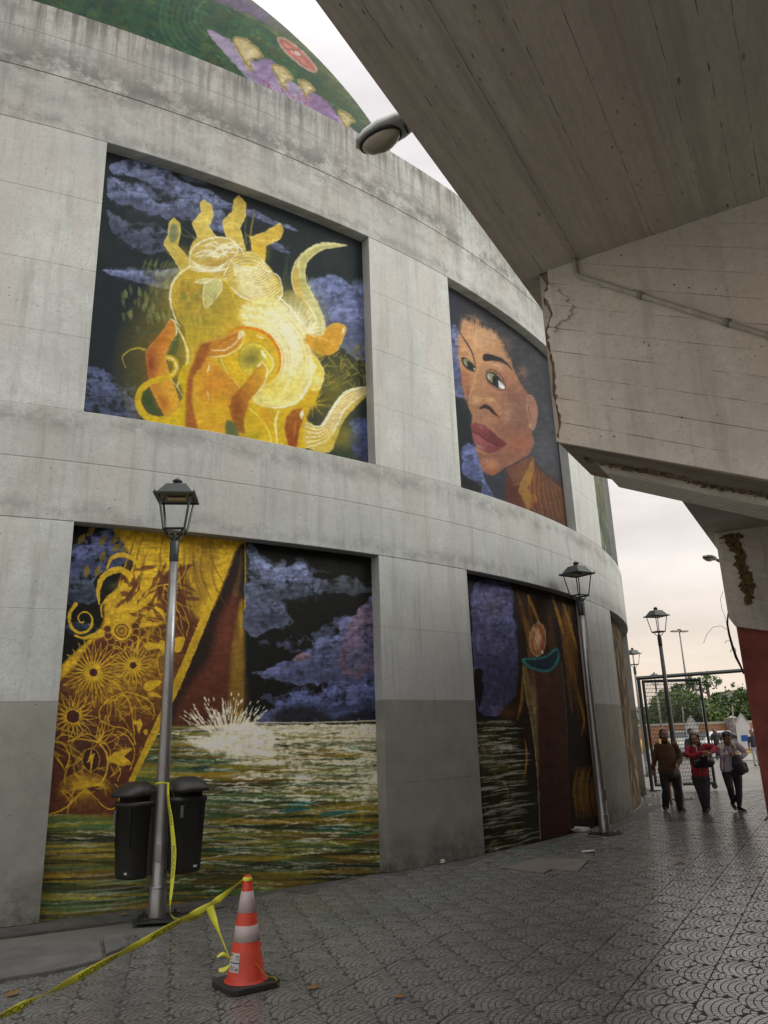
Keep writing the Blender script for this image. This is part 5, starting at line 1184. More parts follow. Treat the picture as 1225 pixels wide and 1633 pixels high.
# concrete footing ring at the foot of the wall
mb = curved(MB(), -120, 0, -.028, -.004, RW - .1, RW + .4, 1.5); o = mb.build('wall_footing', mat('footing', (.085, .083, .075), .8, var=.5, scale=3, bump=.8, bscale=25), pave)
# raised concrete slab at lower left
q = [ground(-60, 1575, .035), ground(0, 1559, .035), ground(90, 1545, .035), ground(165, 1527, .035), ground(176, 1516, .035), ground(160, 1498, .035), ground(80, 1500, .035), ground(-60, 1512, .035)]
M_SLAB = mat('cast_slab', (.13, .13, .125), .8, var=.35, scale=3, bump=.6, bscale=40)
mb = MB(); mb.prism([(p.x, p.y) for p in q[:4] + q[5:]], lambda a, b, t: Vector((a, b, t)), -.02, .035); mb.build('curb_slab', M_SLAB, bevel=.012, label='low grey cast concrete slab set in the pavement at lower left', cat='slab')
q = [ground(168, 1526), ground(205, 1512), ground(196, 1490), ground(164, 1498)]
mb = MB(); mb.prism([(p.x, p.y) for p in q], lambda a, b, t: Vector((a, b, t)), -.02, .028); mb.build('curb_end', M_SLAB, bevel=.01, label='short grey concrete end block beside the cast slab', cat='slab')
# broken access cover
q = [ground(800, 1386), ground(856, 1371), ground(940, 1372), ground(922, 1392), ground(880, 1388), ground(868, 1394), ground(836, 1390)]
mb = MB(); mb.prism([(p.x, p.y) for p in q], lambda a, b, t: Vector((a, b, t)), -.02, .022); mb.build('access_cover', mat('cover', (.15, .135, .12), .8, var=.35, scale=4, bump=.6, bscale=30), bevel=.008, label='square concrete access cover with a broken front edge', cat='cover')
# ---------------------------------------------------------------- street lamps with square lanterns
M_POLE = mat('galvanised', (.30, .30, .295), .38, .75, var=.25, scale=5, bump=.15, bscale=40)
M_LAN = mat('lantern_paint', (.030, .042, .040), .42, .1, var=.3, scale=14)
M_LED, t_, b_ = newmat('led_plate'); b_.inputs['Base Color'].default_value = (.55, .42, .2, 1); b_.inputs['Roughness'].default_value = .5
def street_lamp(loc, yaw, label, group='lantern street lamps along the wall', pole_yaw=0.0, junk=True):
    r = empty('street_lamp', loc, yaw, label=label, cat='street lamp', group=group)
    bp_ = MB(); bp_.box(-.21, .21, -.21, .21, 0, .018); bp_.box(-.12, .12, -.12, .12, .018, .03)
    for sx_ in (-1, 1):
        for sy_ in (-1, 1): bp_.lathe([(0, .06), (.016, .058), (.016, .018)], 6, (sx_ * .16, sy_ * .16), False)
    bp_.build('base_plate', M_DKS, r, bevel=.003)
    po = MB(); po.lathe([(.088, .018), (.088, .30), (.078, .31), (.076, .9), (.064, 1.6), (.055, 2.4), (.045, 3.80), (0, 3.80)], 28); po.build('pole', M_POLE, r)
    mb = MB(); mb.lathe([(.092, .295), (.092, .318), (.08, .322)], 28); mb.build('pole_band', M_POLE, r)
    if junk: MB().box(-.03, .03, -.092, -.075, .55, .72).build('hatch', M_POLE, r, bevel=.003)
    mb = MB(); mb.lathe([(.0, 3.99), (.04, 3.99), (.052, 3.96), (.052, 3.74), (.047, 3.73)], 20); mb.lathe([(.034, 3.98), (.034, 4.03), (.0, 4.03)], 16); mb.build('collar', M_LAN, r)
    zb, zt, hb, ht = 4.10, 4.50, .118, .178
    for k in range(4):
        a = PI / 4 + k * PI / 2; cx_, cy_ = math.cos(a), math.sin(a)
        MB().tube([(cx_ * .02, cy_ * .02, 4.0), (cx_ * .07, cy_ * .07, 4.01), (cx_ * .095, cy_ * .095, 4.05), (cx_ * .12, cy_ * .12, 4.085), (cx_ * .168, cy_ * .168, 4.09)], .011, 6).build('scroll_arm', M_LAN, r)
    s2 = math.sqrt(2)
    ring = MB()
    for k in range(4):
        a0, a1 = PI / 4 + k * PI / 2, PI / 4 + (k + 1) * PI / 2; p0, p1 = [(hb * s2 * math.cos(a), hb * s2 * math.sin(a), zb) for a in (a0, a1)]
        ring.tube([p0, p1], .016, 4, False)
    ring.build('bottom_frame', M_LAN, r)
    for k in range(4):
        a = PI / 4 + k * PI / 2; ca, sa = math.cos(a) * s2, math.sin(a) * s2
        MB().tube([(hb * ca, hb * sa, zb), (ht * ca, ht * sa, zt)], .0135, 4, False).build('corner_post', M_LAN, r)
    mb = MB(); mb.tube([(0, 0, 3.99), (0, 0, 4.06), (0, 0, 4.08)], [.012, .02, .006], 8); mb.build('ball_stud', M_LAN, r)
    # roof: eave tray, sloped sides, flat top, finial
    mb = MB(); pr = [(.236, 4.495), (.24, 4.51), (.236, 4.522), (.20, 4.527), (.112, 4.655), (.0, 4.66)]
    mb.lathe([(a * s2, z) for a, z in pr], 4, (0, 0), False, ph=PI / 4); mb.lathe([(.0 * s2, 4.51), (.21 * s2, 4.51), (.232 * s2, 4.495)], 4, (0, 0), False, ph=PI / 4); mb.build('lantern_roof', M_LAN, r)
    mb = MB(); mb.lathe([(.046, 4.655), (.046, 4.705), (.06, 4.71), (.06, 4.718), (.044, 4.73), (.02, 4.75), (0, 4.755)], 16); mb.build('finial', M_LAN, r)
    for k in range(4):
        a = PI / 4 + k * PI / 2; mb = MB(); mb.lathe([(.006, 4.52), (.006, 4.545), (0, 4.55)], 6, (.222 * s2 * math.cos(a), .222 * s2 * math.sin(a)), False); mb.build('corner_pin', M_LAN, r)
    MB().box(-.105, .105, -.05, .05, 4.492, 4.503).build('led_plate', M_LED, r)
    return r
P1 = ground(250, 1466); P2 = ground(965, 1330)
s1 = street_lamp((P1.x, P1.y, 0), .14, 'nearest lantern street lamp with silver pole carrying two dark litter bins and yellow tape')
s2_ = street_lamp((P2.x, P2.y, 0), .62, 'silver lantern street lamp between the vase painting and the gate')
def top_at(x, y, h=4.75): r = ray(x, y); q = ORG + r * ((h - EYE) / r.z); return (q.x, q.y, 0)
for i, (x, y, yaw, lab) in enumerate(((1045, 968, .35, 'dark lantern street lamp standing just before the metal gate'), (1043, 1072, .4, 'far lantern street lamp seen through the gate mesh behind the nearer post'),
        (1115, 1096, .2, 'farthest small lantern street lamp by the right frame of the gate'), (1008, 1033, .4, 'lantern street lamp mostly hidden behind the curve of the round wall'))):
    c_ = copy_tree(s1); c_.location = top_at(x, y); c_.rotation_euler = (0, 0, yaw); c_['label'] = lab
    if i == 0:
        for ch in c_.children:
            if ch.name.startswith('pole'): ch.data = ch.data.copy(); ch.data.materials[0] = mat('dark_pole', (.085, .095, .10), .4, .4)
# tall mast with twin floodlights
mp_ = top_at(1083, 1004, 13.2); r = empty('floodlight_mast', mp_, .3, label='tall thin mast with two flat floodlights rising behind the gate', cat='mast')
MB().lathe([(.22, 0), (.14, 6), (.07, 13), (0, 13)], 12).build('pole', mat('mast_grey', (.20, .20, .19), .5), r); MB().tube([(-.9, 0, 13), (.9, 0, 13)], .05, 6).build('crossarm', M_DKS, r); MB().box(-.2, .2, -.1, .1, 13, 13.25).build('junction_box', M_DKS, r)
for s_ in (-1, 1): MB().box(.62 * s_ - .5, .62 * s_ + .5, -.3, .3, 12.9, 13.08, T=None).build('floodlight', mat('flood', (.30, .25, .16), .5), r, bevel=.03)

# ---------------------------------------------------------------- litter bins hung on the first pole
M_BIN = mat('bin_plastic', (.022, .023, .022), .45, 0, var=.25, scale=10, bump=.1, bscale=60)
M_STK = mat('sticker', (.5, .5, .5), .5); M_HOLE = mat('painted_dark_opening', (.008, .008, .008), .9)
def litter_bin(loc, yaw, label):
    # opening faces local -y
    r = empty('litter_bin', loc, yaw, label=label, cat='litter bin', group='litter bins hung on the lamp post')
    w0, w1, d0_, d1_, h = .155, .185, .12, .155, .74
    def ringp(w_, d_, z, n=24, e=4.0):
        P = []
        for k in range(n):
            a = 2 * PI * k / n; ca, sa = math.cos(a), math.sin(a); q = (abs(ca) ** e + abs(sa) ** e) ** (-1 / e); P.append((w_ * ca * q, d_ * sa * q, z))
        return P
    def loft(rings, cap0=True, cap1=True):
        mb = MB(); n = len(rings[0]); V = [p for q in rings for p in q]
        mb.faces(V, [(i * n + k, i * n + (k + 1) % n, (i + 1) * n + (k + 1) % n, (i + 1) * n + k) for i in range(len(rings) - 1) for k in range(n)], True)
        if cap0: mb.poly(rings[0][::-1])
        if cap1: mb.poly(rings[-1])
        return mb
    b_ = loft([ringp(w0 * .9, d0_ * .9, 0), ringp(w0, d0_, .03), ringp(w1, d1_, h - .05), ringp(w1 + .012, d1_ + .012, h - .048), ringp(w1 + .012, d1_ + .012, h), ringp(w1 - .01, d1_ - .01, h), ringp(w1 - .02, d1_ - .02, h - .1)], True, True); b_.build('body', M_BIN, r)
    loft([ringp(w1 - .03, d1_ - .03, h - .02), ringp(w1 - .04, d1_ - .04, h + .1)]).build('opening_blackout', M_HOLE, r)  # near-black block filling the opening, its colour stands for the shade inside
    # hood: domed lid, longer to the front
    def sh(P, dy): return [(x, y + dy, z) for x, y, z in P]
    loft([sh(ringp(w1 + .004, d1_ + .04, h + .05), -.03), sh(ringp(w1 + .004, d1_ + .04, h + .085), -.03), sh(ringp(w1 * .9, d1_ * .9, h + .15), 0), sh(ringp(w1 * .45, d1_ * .5, h + .195), .01), sh(ringp(.01, .01, h + .20), .01)]).build('hood', M_BIN, r)
    mb = MB(); mb.box(-w1 - .004, w1 + .004, d1_ * .35, d1_ + .022, .02, h + .12); mb.build('back_shell', M_BIN, r, bevel=.02)
    mb = MB()
    arch = [(-.11, .3), (-.11, .62), (-.09, .68), (-.04, .71), (.04, .71), (.09, .68), (.11, .62), (.11, .3)]
    mb.tube([(a, -(d0_ + (d1_ - d0_) * z / h) - .0005, z) for a, z in arch], .005, 5); mb.build('moulded_arch', M_BIN, r)
    mb = MB(); mb.box(-.14, -.11, -d1_ - .002, -d1_ + .02, h - .2, h - .08); mb.build('badge', mat('badge', (.12, .13, .13), .4), r, bevel=.006)
    mb = MB(); mb.box(.04, .075, -d0_ - .008, -d0_ + .02, .05, .07); mb.build('sticker', M_STK, r)
    mb = MB(); mb.box(-.05, .05, d1_ + .02, d1_ + .07, h - .35, h - .30); mb.build('bracket', M_DKS, r)
    return r
bc = aty(222, 1330, P1.y - .02); litter_bin((P1.x - .27, P1.y - .05, .40), .25, 'left dark plastic litter bin on the lamp post, its hooded opening facing left').rotation_euler = (0, 0, -.55)
litter_bin((P1.x + .25, P1.y + .03, .43), 2.7, 'right dark plastic litter bin on the lamp post, half hidden behind the pole')
for o in bpy.data.objects:
    if o.name == 'litter_bin.001': o.rotation_euler = (0, 0, .75)
# ---------------------------------------------------------------- traffic cone
CP = ground(392, 1572)
cone = empty('traffic_cone', (CP.x, CP.y, 0), .62, label='orange traffic cone with two pale reflective bands and a white product sticker', cat='traffic cone')
M_OR = mat('cone_orange', (.58, .05, .02), .55, var=.35, scale=7, bump=.3); M_RUB = mat('cone_base_rubber', (.026, .024, .022), .75, var=.4, scale=20, bump=.5)
M_REF = mat('reflective_band', (.50, .42, .42), .4, var=.12, scale=20)
HC = .735
cr_ = lambda z: .140 + (.028 - .140) * (z - .04) / (HC - .04)
mb = MB(); V = []; n = 8
pts2 = [(-.2, -.15), (-.15, -.2), (.15, -.2), (.2, -.15), (.2, .15), (.15, .2), (-.15, .2), (-.2, .15)]
mb.prism(pts2, lambda a, b, t: Vector((a, b, t)), .0, .042); mb.build('base', M_RUB, cone, bevel=.008)
mb = MB(); mb.lathe([(.160, .041), (.152, .05), (cr_(.055), .06), (cr_(HC - .01), HC - .01), (.024, HC), (.02, HC), (.018, HC - .1)], 40); mb.build('body', M_OR, cone)
for z0, z1 in ((.30, .405), (.487, .63)):
    mb = MB(); mb.lathe([(cr_(z0) + .0004, z0), (cr_(z0) + .002, z0 + .001), (cr_(z1) + .002, z1 - .001), (cr_(z1) + .0004, z1)], 40); mb.build('reflective_band', M_REF, cone)
def on_cone(th, z, off=.0018): r_ = cr_(z) + off; return (r_ * math.cos(th), r_ * math.sin(th), z)
def cone_patch(mb, th0, th1, z0, z1, off, mi=0):
    V = []; k_ = 8
    for i in range(k_ + 1):
        th = th0 + (th1 - th0) * i / k_; V += [on_cone(th, z0, off), on_cone(th, z1, off)]
    mb.faces(V, [(2 * i, 2 * i + 2, 2 * i + 3, 2 * i + 1) for i in range(k_)], True, mi)
tb = -2.75 - .62 + .55
stk = MB(); cone_patch(stk, tb - .42, tb + .38, .115, .235, .0025); st = stk.build('sticker', mat('sticker_white', (.55, .55, .54), .5, var=.08), cone)
ink = MB(); cone_patch(ink, tb - .42, tb + .38, .172, .177, .0034)
rn = random.Random(2)
for z in (.15, .145, .14, .135, .13, .125): cone_patch(ink, tb - .38, tb + .1 + rn.uniform(-.05, .05), z, z + .0017, .0034)
for z in (.205, .199, .192): cone_patch(ink, tb + .02, tb + .34, z, z + .0015, .0034)
cone_patch(ink, tb - .38, tb - .22, .214, .226, .0034); cone_patch(ink, tb - .38, tb - .28, .188, .197, .0034); cone_patch(ink, tb + .12, tb + .34, .213, .219, .0034)
for a in range(4): cone_patch(ink, tb + .16 + a * .045, tb + .19 + a * .045, .126, .142, .0034)
ink.build('printed_text', mat('ink', (.02, .02, .03), .6), cone)
blue = MB(); cone_patch(blue, tb - .42, tb + .38, .169, .172, .0036); blue.build('blue_line', mat('ink_blue', (.02, .2, .35), .5), cone)

# ---------------------------------------------------------------- yellow caution tape with black lettering
M_TAPE = mat('tape_yellow', (.66, .66, .05), .35, var=.15, scale=8); M_INK = mat('tape_ink', (.012, .012, .012), .5)
fc = bpy.data.curves.new('font', 'FONT'); fc.body = 'PRECAUCION'; fc.size = 1; fc.align_x = 'LEFT'; fo = bpy.data.objects.new('font', fc); COL.objects.link(fo)
bpy.context.view_layer.update(); tm = fo.evaluated_get(bpy.context.evaluated_depsgraph_get()).to_mesh()
TV = np.array([v.co[:] for v in tm.vertices]); TF = [tuple(p.vertices) for p in tm.polygons]; TE = None
bm = bmesh.new(); bm.from_mesh(tm); bmesh.ops.triangulate(bm, faces=bm.faces); bmesh.ops.subdivide_edges(bm, edges=[e for e in bm.edges if e.calc_length() > .35], cuts=1)
bmesh.ops.triangulate(bm, faces=bm.faces); bm.verts.index_update(); TV = np.array([v.co[:] for v in bm.verts]); TF = [tuple(v.index for v in f.verts) for f in bm.faces]; bm.free()
fo.evaluated_get(bpy.context.evaluated_depsgraph_get()).to_mesh_clear(); bpy.data.objects.remove(fo)
TV[:, 0] -= TV[:, 0].min(); TV[:, 1] -= (TV[:, 1].max() + TV[:, 1].min()) / 2; TWD, THT = TV[:, 0].max(), TV[:, 1].max() - TV[:, 1].min()
def ribbon(name, keys, label, width=.056, sub=14, text=True, start=.1, step=.62, lh=.034, flip=1, wob=0):
    # keys: (point, twist angle of the width direction about the path)
    if wob:
        rw_ = random.Random(wob); nk = []
        for k0_, k1_ in zip(keys[:-1], keys[1:]):
            for q_ in range(3):
                f_ = q_ / 3; nk.append((Vector(k0_[0]).lerp(Vector(k1_[0]), f_), k0_[1] + rw_.uniform(-.75, .55) * (q_ > 0), (k0_[2] if len(k0_) > 2 else 1) * (rw_.uniform(.7, 1.1) if q_ else 1)))
        keys = nk + [keys[-1]]
    P = smooth3([k[0] for k in keys], sub); A = np.interp(np.linspace(0, len(keys) - 1, len(P)), range(len(keys)), [k[1] for k in keys])
    W_ = np.interp(np.linspace(0, len(keys) - 1, len(P)), range(len(keys)), [k[2] if len(k) > 2 else 1 for k in keys]) * width
    T = [(P[min(i + 1, len(P) - 1)] - P[max(i - 1, 0)]).normalized() for i in range(len(P))]
    fr = []
    for i in range(len(P)):
        a = Vector((0, 1, 0)).cross(T[i]).normalized()
        b = T[i].cross(a); fr.append((a * math.cos(A[i]) + b * math.sin(A[i]), b * math.cos(A[i]) - a * math.sin(A[i])))
    mb = MB(); nw = 4; V = []
    for i, p in enumerate(P):
        for k in range(nw + 1):
            u = (k / nw - .5) * W_[i]; V.append(p + fr[i][0] * u + fr[i][1] * (.12 * abs(u)))
    mb.faces(V, [(i * 5 + k, i * 5 + k + 1, (i + 1) * 5 + k + 1, (i + 1) * 5 + k) for i in range(len(P) - 1) for k in range(nw)], True)
    o = mb.build(name, M_TAPE); sd_ = o.modifiers.new('thickness', 'SOLIDIFY'); sd_.thickness = .0012; sd_.offset = 0; tag(o, label, 'tape')
    if text:
        Tm = None
        L_ = [0]
        for a_, b_ in zip(P[:-1], P[1:]): L_.append(L_[-1] + (b_ - a_).length)
        s0 = start
        while s0 + lh / THT * TWD < L_[-1]:
            k = lh / THT; S = s0 + TV[:, 0] * k
            mb = MB()
            for side in (1, -1):
                V = []
                for s_, ty in zip(S, TV[:, 1] * k):
                    i = min(max(int(np.searchsorted(L_, s_)) - 1, 0), len(P) - 2); f = (s_ - L_[i]) / max(L_[i + 1] - L_[i], 1e-6)
                    p = P[i].lerp(P[i + 1], f); a = fr[i][0].lerp(fr[i + 1][0], f); b = fr[i][1].lerp(fr[i + 1][1], f); wr = (W_[i] + (W_[i + 1] - W_[i]) * f) / width
                    u = ty * wr * flip; V.append(p + a * u + b * (.12 * abs(u) + side * .0016))
                mb.faces(V, TF)
            s0 += step
            me = mb.mesh('lettering', M_INK); q = bpy.data.objects.new('lettering', me); link(q, o)
    return o
def smooth3(p, n):
    out_ = []; p = [Vector(q) for q in p]; m = len(p)
    for i in range(m - 1):
        a, b, c, d = p[max(i - 1, 0)], p[i], p[i + 1], p[min(i + 2, m - 1)]
        for k in range(n):
            t = k / n; out_.append(.5 * ((2 * b) + (c - a) * t + (2 * a - 5 * b + 4 * c - d) * t * t + (3 * b - a - 3 * c + d) * t ** 3))
    return out_ + [p[-1]]
top = Vector((CP.x, CP.y, 0)) + Vector((0, 0, .72))
jn = aty(345, 1443, P1.y - 1.7)
e0 = aty(-120, 1674, 4.55); pa = aty(0, 1622, 4.9); pb = aty(190, 1523, 5.6); pc = aty(300, 1463, 6.2)
ribbon('caution_tape', [(e0, 1.0), (pa, .95), (aty(95, 1575, 5.2), .9), (pb, .95), (pc, .8, .9), (aty(340, 1441, 6.2), .7, .8), (aty(366, 1421, 6.15), .7, .6), (top + Vector((-.03, -.01, -.015)), .9, .3)],
       'yellow caution tape stretched low from the lower left corner to the cone tip', start=.3, wob=5)
ct = MB(); ct.lathe([(.036, .70), (.037, .715), (.030, .725)], 16); ct.build('tape_loop', M_TAPE, cone)
q1 = Vector((P1.x, P1.y, 0))
knot = aty(268, 1249, P1.y - .09)
k2 = [(knot, .5, .5), (aty(268, 1275, P1.y - .12), .7, .8), (aty(273, 1310, P1.y - .14), .5, .95), (aty(277, 1360, P1.y - .16), .35, 1.1), (aty(274, 1410, P1.y - .2), .5, .9), (aty(271, 1446, P1.y - .3), .8, .6), (aty(276, 1464, P1.y - .6), .4, .8), (aty(296, 1468, P1.y - 1.0), .5, .95), (aty(322, 1458, P1.y - 1.5), .6, .9), (aty(344, 1441, 6.25), .8, .7)]
ribbon('caution_tape', k2, 'yellow caution tape hanging from the pole between the two litter bins', start=.12, step=.5, flip=-1)
mb = MB(); ring = [(q1.x + .074 * math.cos(t), q1.y + .074 * math.sin(t), knot.z + .004 * math.sin(3 * t)) for t in np.linspace(0, 2 * PI, 20)]
rg = ribbon('tape_knot', [(Vector(p), 0.1, .35) for p in ring], 'twist of yellow tape tied round the nearest lamp pole', text=False, sub=3)
ribbon('tape_tail', [(knot, 1.2, .4), (aty(276, 1266, P1.y - .1), 1.3, .6), (aty(281, 1282, P1.y - .1), 1.6, .4), (aty(285, 1291, P1.y - .1), 1.3, .15)], 'short loose tail of yellow tape beside the pole knot', text=False)
k3 = [(aty(334, 1446, 6.2), .1, 1.2), (aty(341, 1466, 6.18), .3, 1.0), (aty(350, 1490, 6.12), .9, .7), (aty(361, 1517, 6.06), .9, .5), (aty(366, 1526, 6.0), .8, .3)]
ribbon('caution_tape', k3, 'short strip of caution tape drooping from the junction down to the cone side', start=.02, step=2, lh=.05)
ribbon('tape_tail', [(aty(366, 1527, 5.98), .9, .25), (aty(356, 1521, 5.95), .8, .5), (aty(346, 1526, 5.93), 1.1, .3)], 'upper frayed tape end sticking out beside the cone', text=False)
ribbon('tape_tail', [(aty(367, 1527, 5.98), 1.1, .25), (aty(366, 1538, 5.96), 1.3, .5), (aty(357, 1546, 5.95), .8, .7), (aty(349, 1547, 5.95), .6, .35)], 'lower curled tape end hanging beside the cone', text=False)
ribbon('tape_tail', [(on_ := Matrix.Translation(Vector((CP.x, CP.y, 0))) @ Vector((.085, -.10, .17)), 1.2, .3), (Vector((CP.x + .16, CP.y - .05, .075)), 1.2, .6), (Vector((CP.x + .215, CP.y - .035, .05)), 1.0, .7), (Vector((CP.x + .245, CP.y - .05, .006)), 1.3, .6)], 'end of yellow tape wrapped over the right side of the cone base', text=False)

# ---------------------------------------------------------------- litter
def crumple(name, p, s, m, label, cat, flat=.4, seed=1, rz=0, nv=40):
    r_ = random.Random(seed); bm = bmesh.new()
    bmesh.ops.create_icosphere(bm, subdivisions=2, radius=1)
    for v in bm.verts: k = r_.uniform(.55, 1.15); v.co = Vector((v.co.x * s[0] * k, v.co.y * s[1] * k, max(v.co.z * s[2] * k + s[2] * .8, .001)))
    me = bpy.data.meshes.new(name); bm.to_mesh(me); bm.free(); me.materials.append(m); o = bpy.data.objects.new(name, me); link(o); o.location = p; o.rotation_euler = (0, 0, rz); return tag(o, label, cat)
M_BAG = mat('plastic_film', (.42, .40, .38), .3, var=.3, scale=20); M_PAP = mat('paper', (.52, .50, .46), .8, var=.2, scale=20)
crumple('plastic_bag', ground(926, 1327), (.16, .09, .055), M_BAG, 'crumpled clear plastic bag at the foot of the vase painting', 'plastic bag', seed=3)
crumple('paper_scrap', ground(938, 1360), (.12, .05, .022), M_PAP, 'torn pale paper scrap lying right of the access cover', 'paper scrap', seed=4)
crumple('paper_scrap', ground(895, 1322), (.03, .02, .015), M_PAP, 'tiny white scrap at the wall foot near the plastic bag', 'paper scrap', seed=14)
crumple('paper_scrap', ground(992, 1304), (.09, .05, .03), M_PAP, 'white paper scrap at the wall foot behind the second lamp', 'paper scrap', seed=5)
crumple('paper_scrap', ground(705, 1377), (.05, .04, .03), M_PAP, 'small white scrap at the foot of the pier between the paintings', 'paper scrap', seed=6)
def leaf_obj(p, s, rz, label, seed):
    r_ = random.Random(seed); mb = MB(); V = []; n = 9
    for i in range(n):
        t = i / (n - 1); w_ = math.sin(PI * t) ** .8 * .4; V += [Vector((t - .5, -w_, .12 * t * t + .1 * w_)) * s, Vector((t - .5, 0, .12 * t * t - .02)) * s, Vector((t - .5, w_, .12 * t * t + .1 * w_)) * s]
    mb.faces(V, [(i * 3 + k, i * 3 + k + 1, (i + 1) * 3 + k + 1, (i + 1) * 3 + k) for i in range(n - 1) for k in (0, 1)], True)
    o = mb.build('dry_leaf', M_LEAF, label=label, cat='leaf'); o.location = (p.x, p.y, .012); o.rotation_euler = (0, 0, rz); sd_ = o.modifiers.new('thickness', 'SOLIDIFY'); sd_.thickness = .001; return o
M_LEAF = mat('dry_leaf', (.22, .12, .035), .7, var=.4, scale=20)
for x, y, s, a, lab in ((500, 1578, .10, .3, 'dry tan leaf on the paving right of the cone'), (20, 1588, .11, 1.2, 'curled brown leaf near the lower left corner'), (638, 1592, .08, .5, 'small tan leaf at the bottom middle of the paving'), (782, 1376, .12, .1, 'long brown leaf at the foot of the pier'), (688, 1415, .05, 2, 'tiny yellow leaf in front of the grey pier'), (1085, 1377, .12, .2, 'dark brown leaf below the three walkers'), (1212, 1402, .09, .5, 'dark leaf at the right edge of the pavement'), (560, 1470, .05, 1, 'tiny leaf near the foot of the water painting'), (1040, 1427, .05, .4, 'tiny dark leaf on the right paving'), (198, 1460, .08, .8, 'dry leaf at the foot of the painting left of the pole')):
    leaf_obj(ground(x, y), s, a, lab, int(x))
rn = random.Random(8); mb = MB()
for i in range(260):
    a = A0 + rn.random() * 48; r_ = RW + .03 + abs(rn.gauss(0, .28)); p = Vector(cyl_pt(a, r_, -.002)); s = rn.uniform(.004, .014)
    V = [p + Vector((rn.uniform(-1, 1) * s, rn.uniform(-1, 1) * s, rn.random() * s)) for _ in range(4)]; mb.faces(V, [(0, 1, 2), (0, 2, 3), (0, 1, 3), (1, 2, 3)])
mb.build('paint_chips', mat('chips', (.45, .45, .42), .8, var=.5, scale=30), label='pale paint chips and grit scattered along the foot of the wall', cat='debris', kind='stuff')

# ---------------------------------------------------------------- gate of welded mesh
YG = 22.7
M_GATE = mat('gate_steel', (.022, .027, .03), .45, .3)
gate = empty('mesh_gate', (0, 0, 0), label='open dark steel gate leaf of welded wire mesh on a castor', cat='gate')
gl0, gl1, gr0, gr1 = aty(1026, 1092, YG), aty(1047, 1256, YG), aty(1110, 1084, YG), aty(1141, 1253, YG)
xa, xb, zb, zt = gl1.x, gr1.x, .16, gr0.z
def bar(mb, a, b, r_): mb.tube([a, b], r_, 4, False); return mb
for nm, a, b in (('side_rail', (xa, YG, zb), (xa, YG, zt)), ('side_rail', (xb, YG, zb), (xb, YG, zt)), ('top_rail', (xa - .03, YG, zt), (xb + .03, YG, zt)), ('bottom_rail', (xa - .03, YG, zb), (xb + .03, YG, zb))):
    bar(MB(), a, b, .042).build(nm, M_GATE, gate)
mb = MB(); n = 40
for i in range(1, n): x = xa + (xb - xa) * i / n; mb.tube([(x, YG, zb), (x, YG, zt)], .0062, 4, False, False)
for i in range(1, 27): z = zb + (zt - zb) * i / 27; mb.tube([(xa, YG, z), (xb, YG, z)], .007, 4, False, False)
mb.build('wire_mesh', M_GATE, gate, kind='stuff')
mb = MB(); mb.prism([(.075 * math.cos(t), .075 * math.sin(t)) for t in np.linspace(0, 2 * PI, 15)[:-1]], lambda a, b, t: Vector((xb - .02 + a, YG + t, .075 + b)), -.02, .02); mb.build('castor', mat('rubber', (.02, .02, .02), .7), gate); MB().box(xb - .05, xb + .02, YG - .03, YG + .03, .08, .17).build('castor_bracket', M_GATE, gate)
gf = empty('gate_frame', (0, 0, 0), label='fixed dark steel post and long overhead bar above the gate', cat='gate frame')
pl = aty(1041, 1264, YG); zz = aty(1012, 1082, YG).z
bar(MB(), (pl.x, YG, 0), (pl.x, YG, zz), .05).build('post', M_GATE, gf); MB().box(pl.x - .06, pl.x + .22, YG - .1, YG + .1, 0, .03).build('foot_plate', M_GATE, gf)
pr_ = aty(1190, 1068, YG); bar(MB(), (pl.x - .05, YG, zz), (pr_.x + 2.5, YG, zz + (pr_.z - zz) * 1.6), .055).build('overhead_bar', M_GATE, gf)

# ---------------------------------------------------------------- dry creeper hanging at the far beam
vine = empty('dry_creeper', (0, 0, 0), label='dry leafless creeper stem hanging from the far beam towards the gate bar', cat='creeper')
M_VINE = mat('vine_bark', (.035, .025, .02), .9, var=.4, scale=40)
vd = 15.9
main = [ond(x, y, vd) for x, y in ((1161, 978), (1160, 995), (1163, 1012), (1168, 1030), (1174, 1048), (1182, 1064), (1186, 1075))]
MB().tube(main, [.012, .02, .022, .024, .026, .02, .012], 8).build('stem', M_VINE, vine)
for pts_, r_ in ((((1153,943),(1149,955),(1151,970),(1157,985),(1160,1000)), .004), (((1161,1005),(1150,998),(1137,1000),(1127,1012),(1122,1026)), .004), (((1166,1022),(1158,1022),(1156,1026)), .005), (((1170,1030),(1167,1036),(1164,1040)), .006), (((1172,1033),(1174,1038),(1171,1042)), .006), (((1147,866),(1153,866),(1162,864)), .004)):
    MB().tube([ond(x, y, vd) for x, y in pts_], r_, 5).build('tendril', M_VINE, vine)
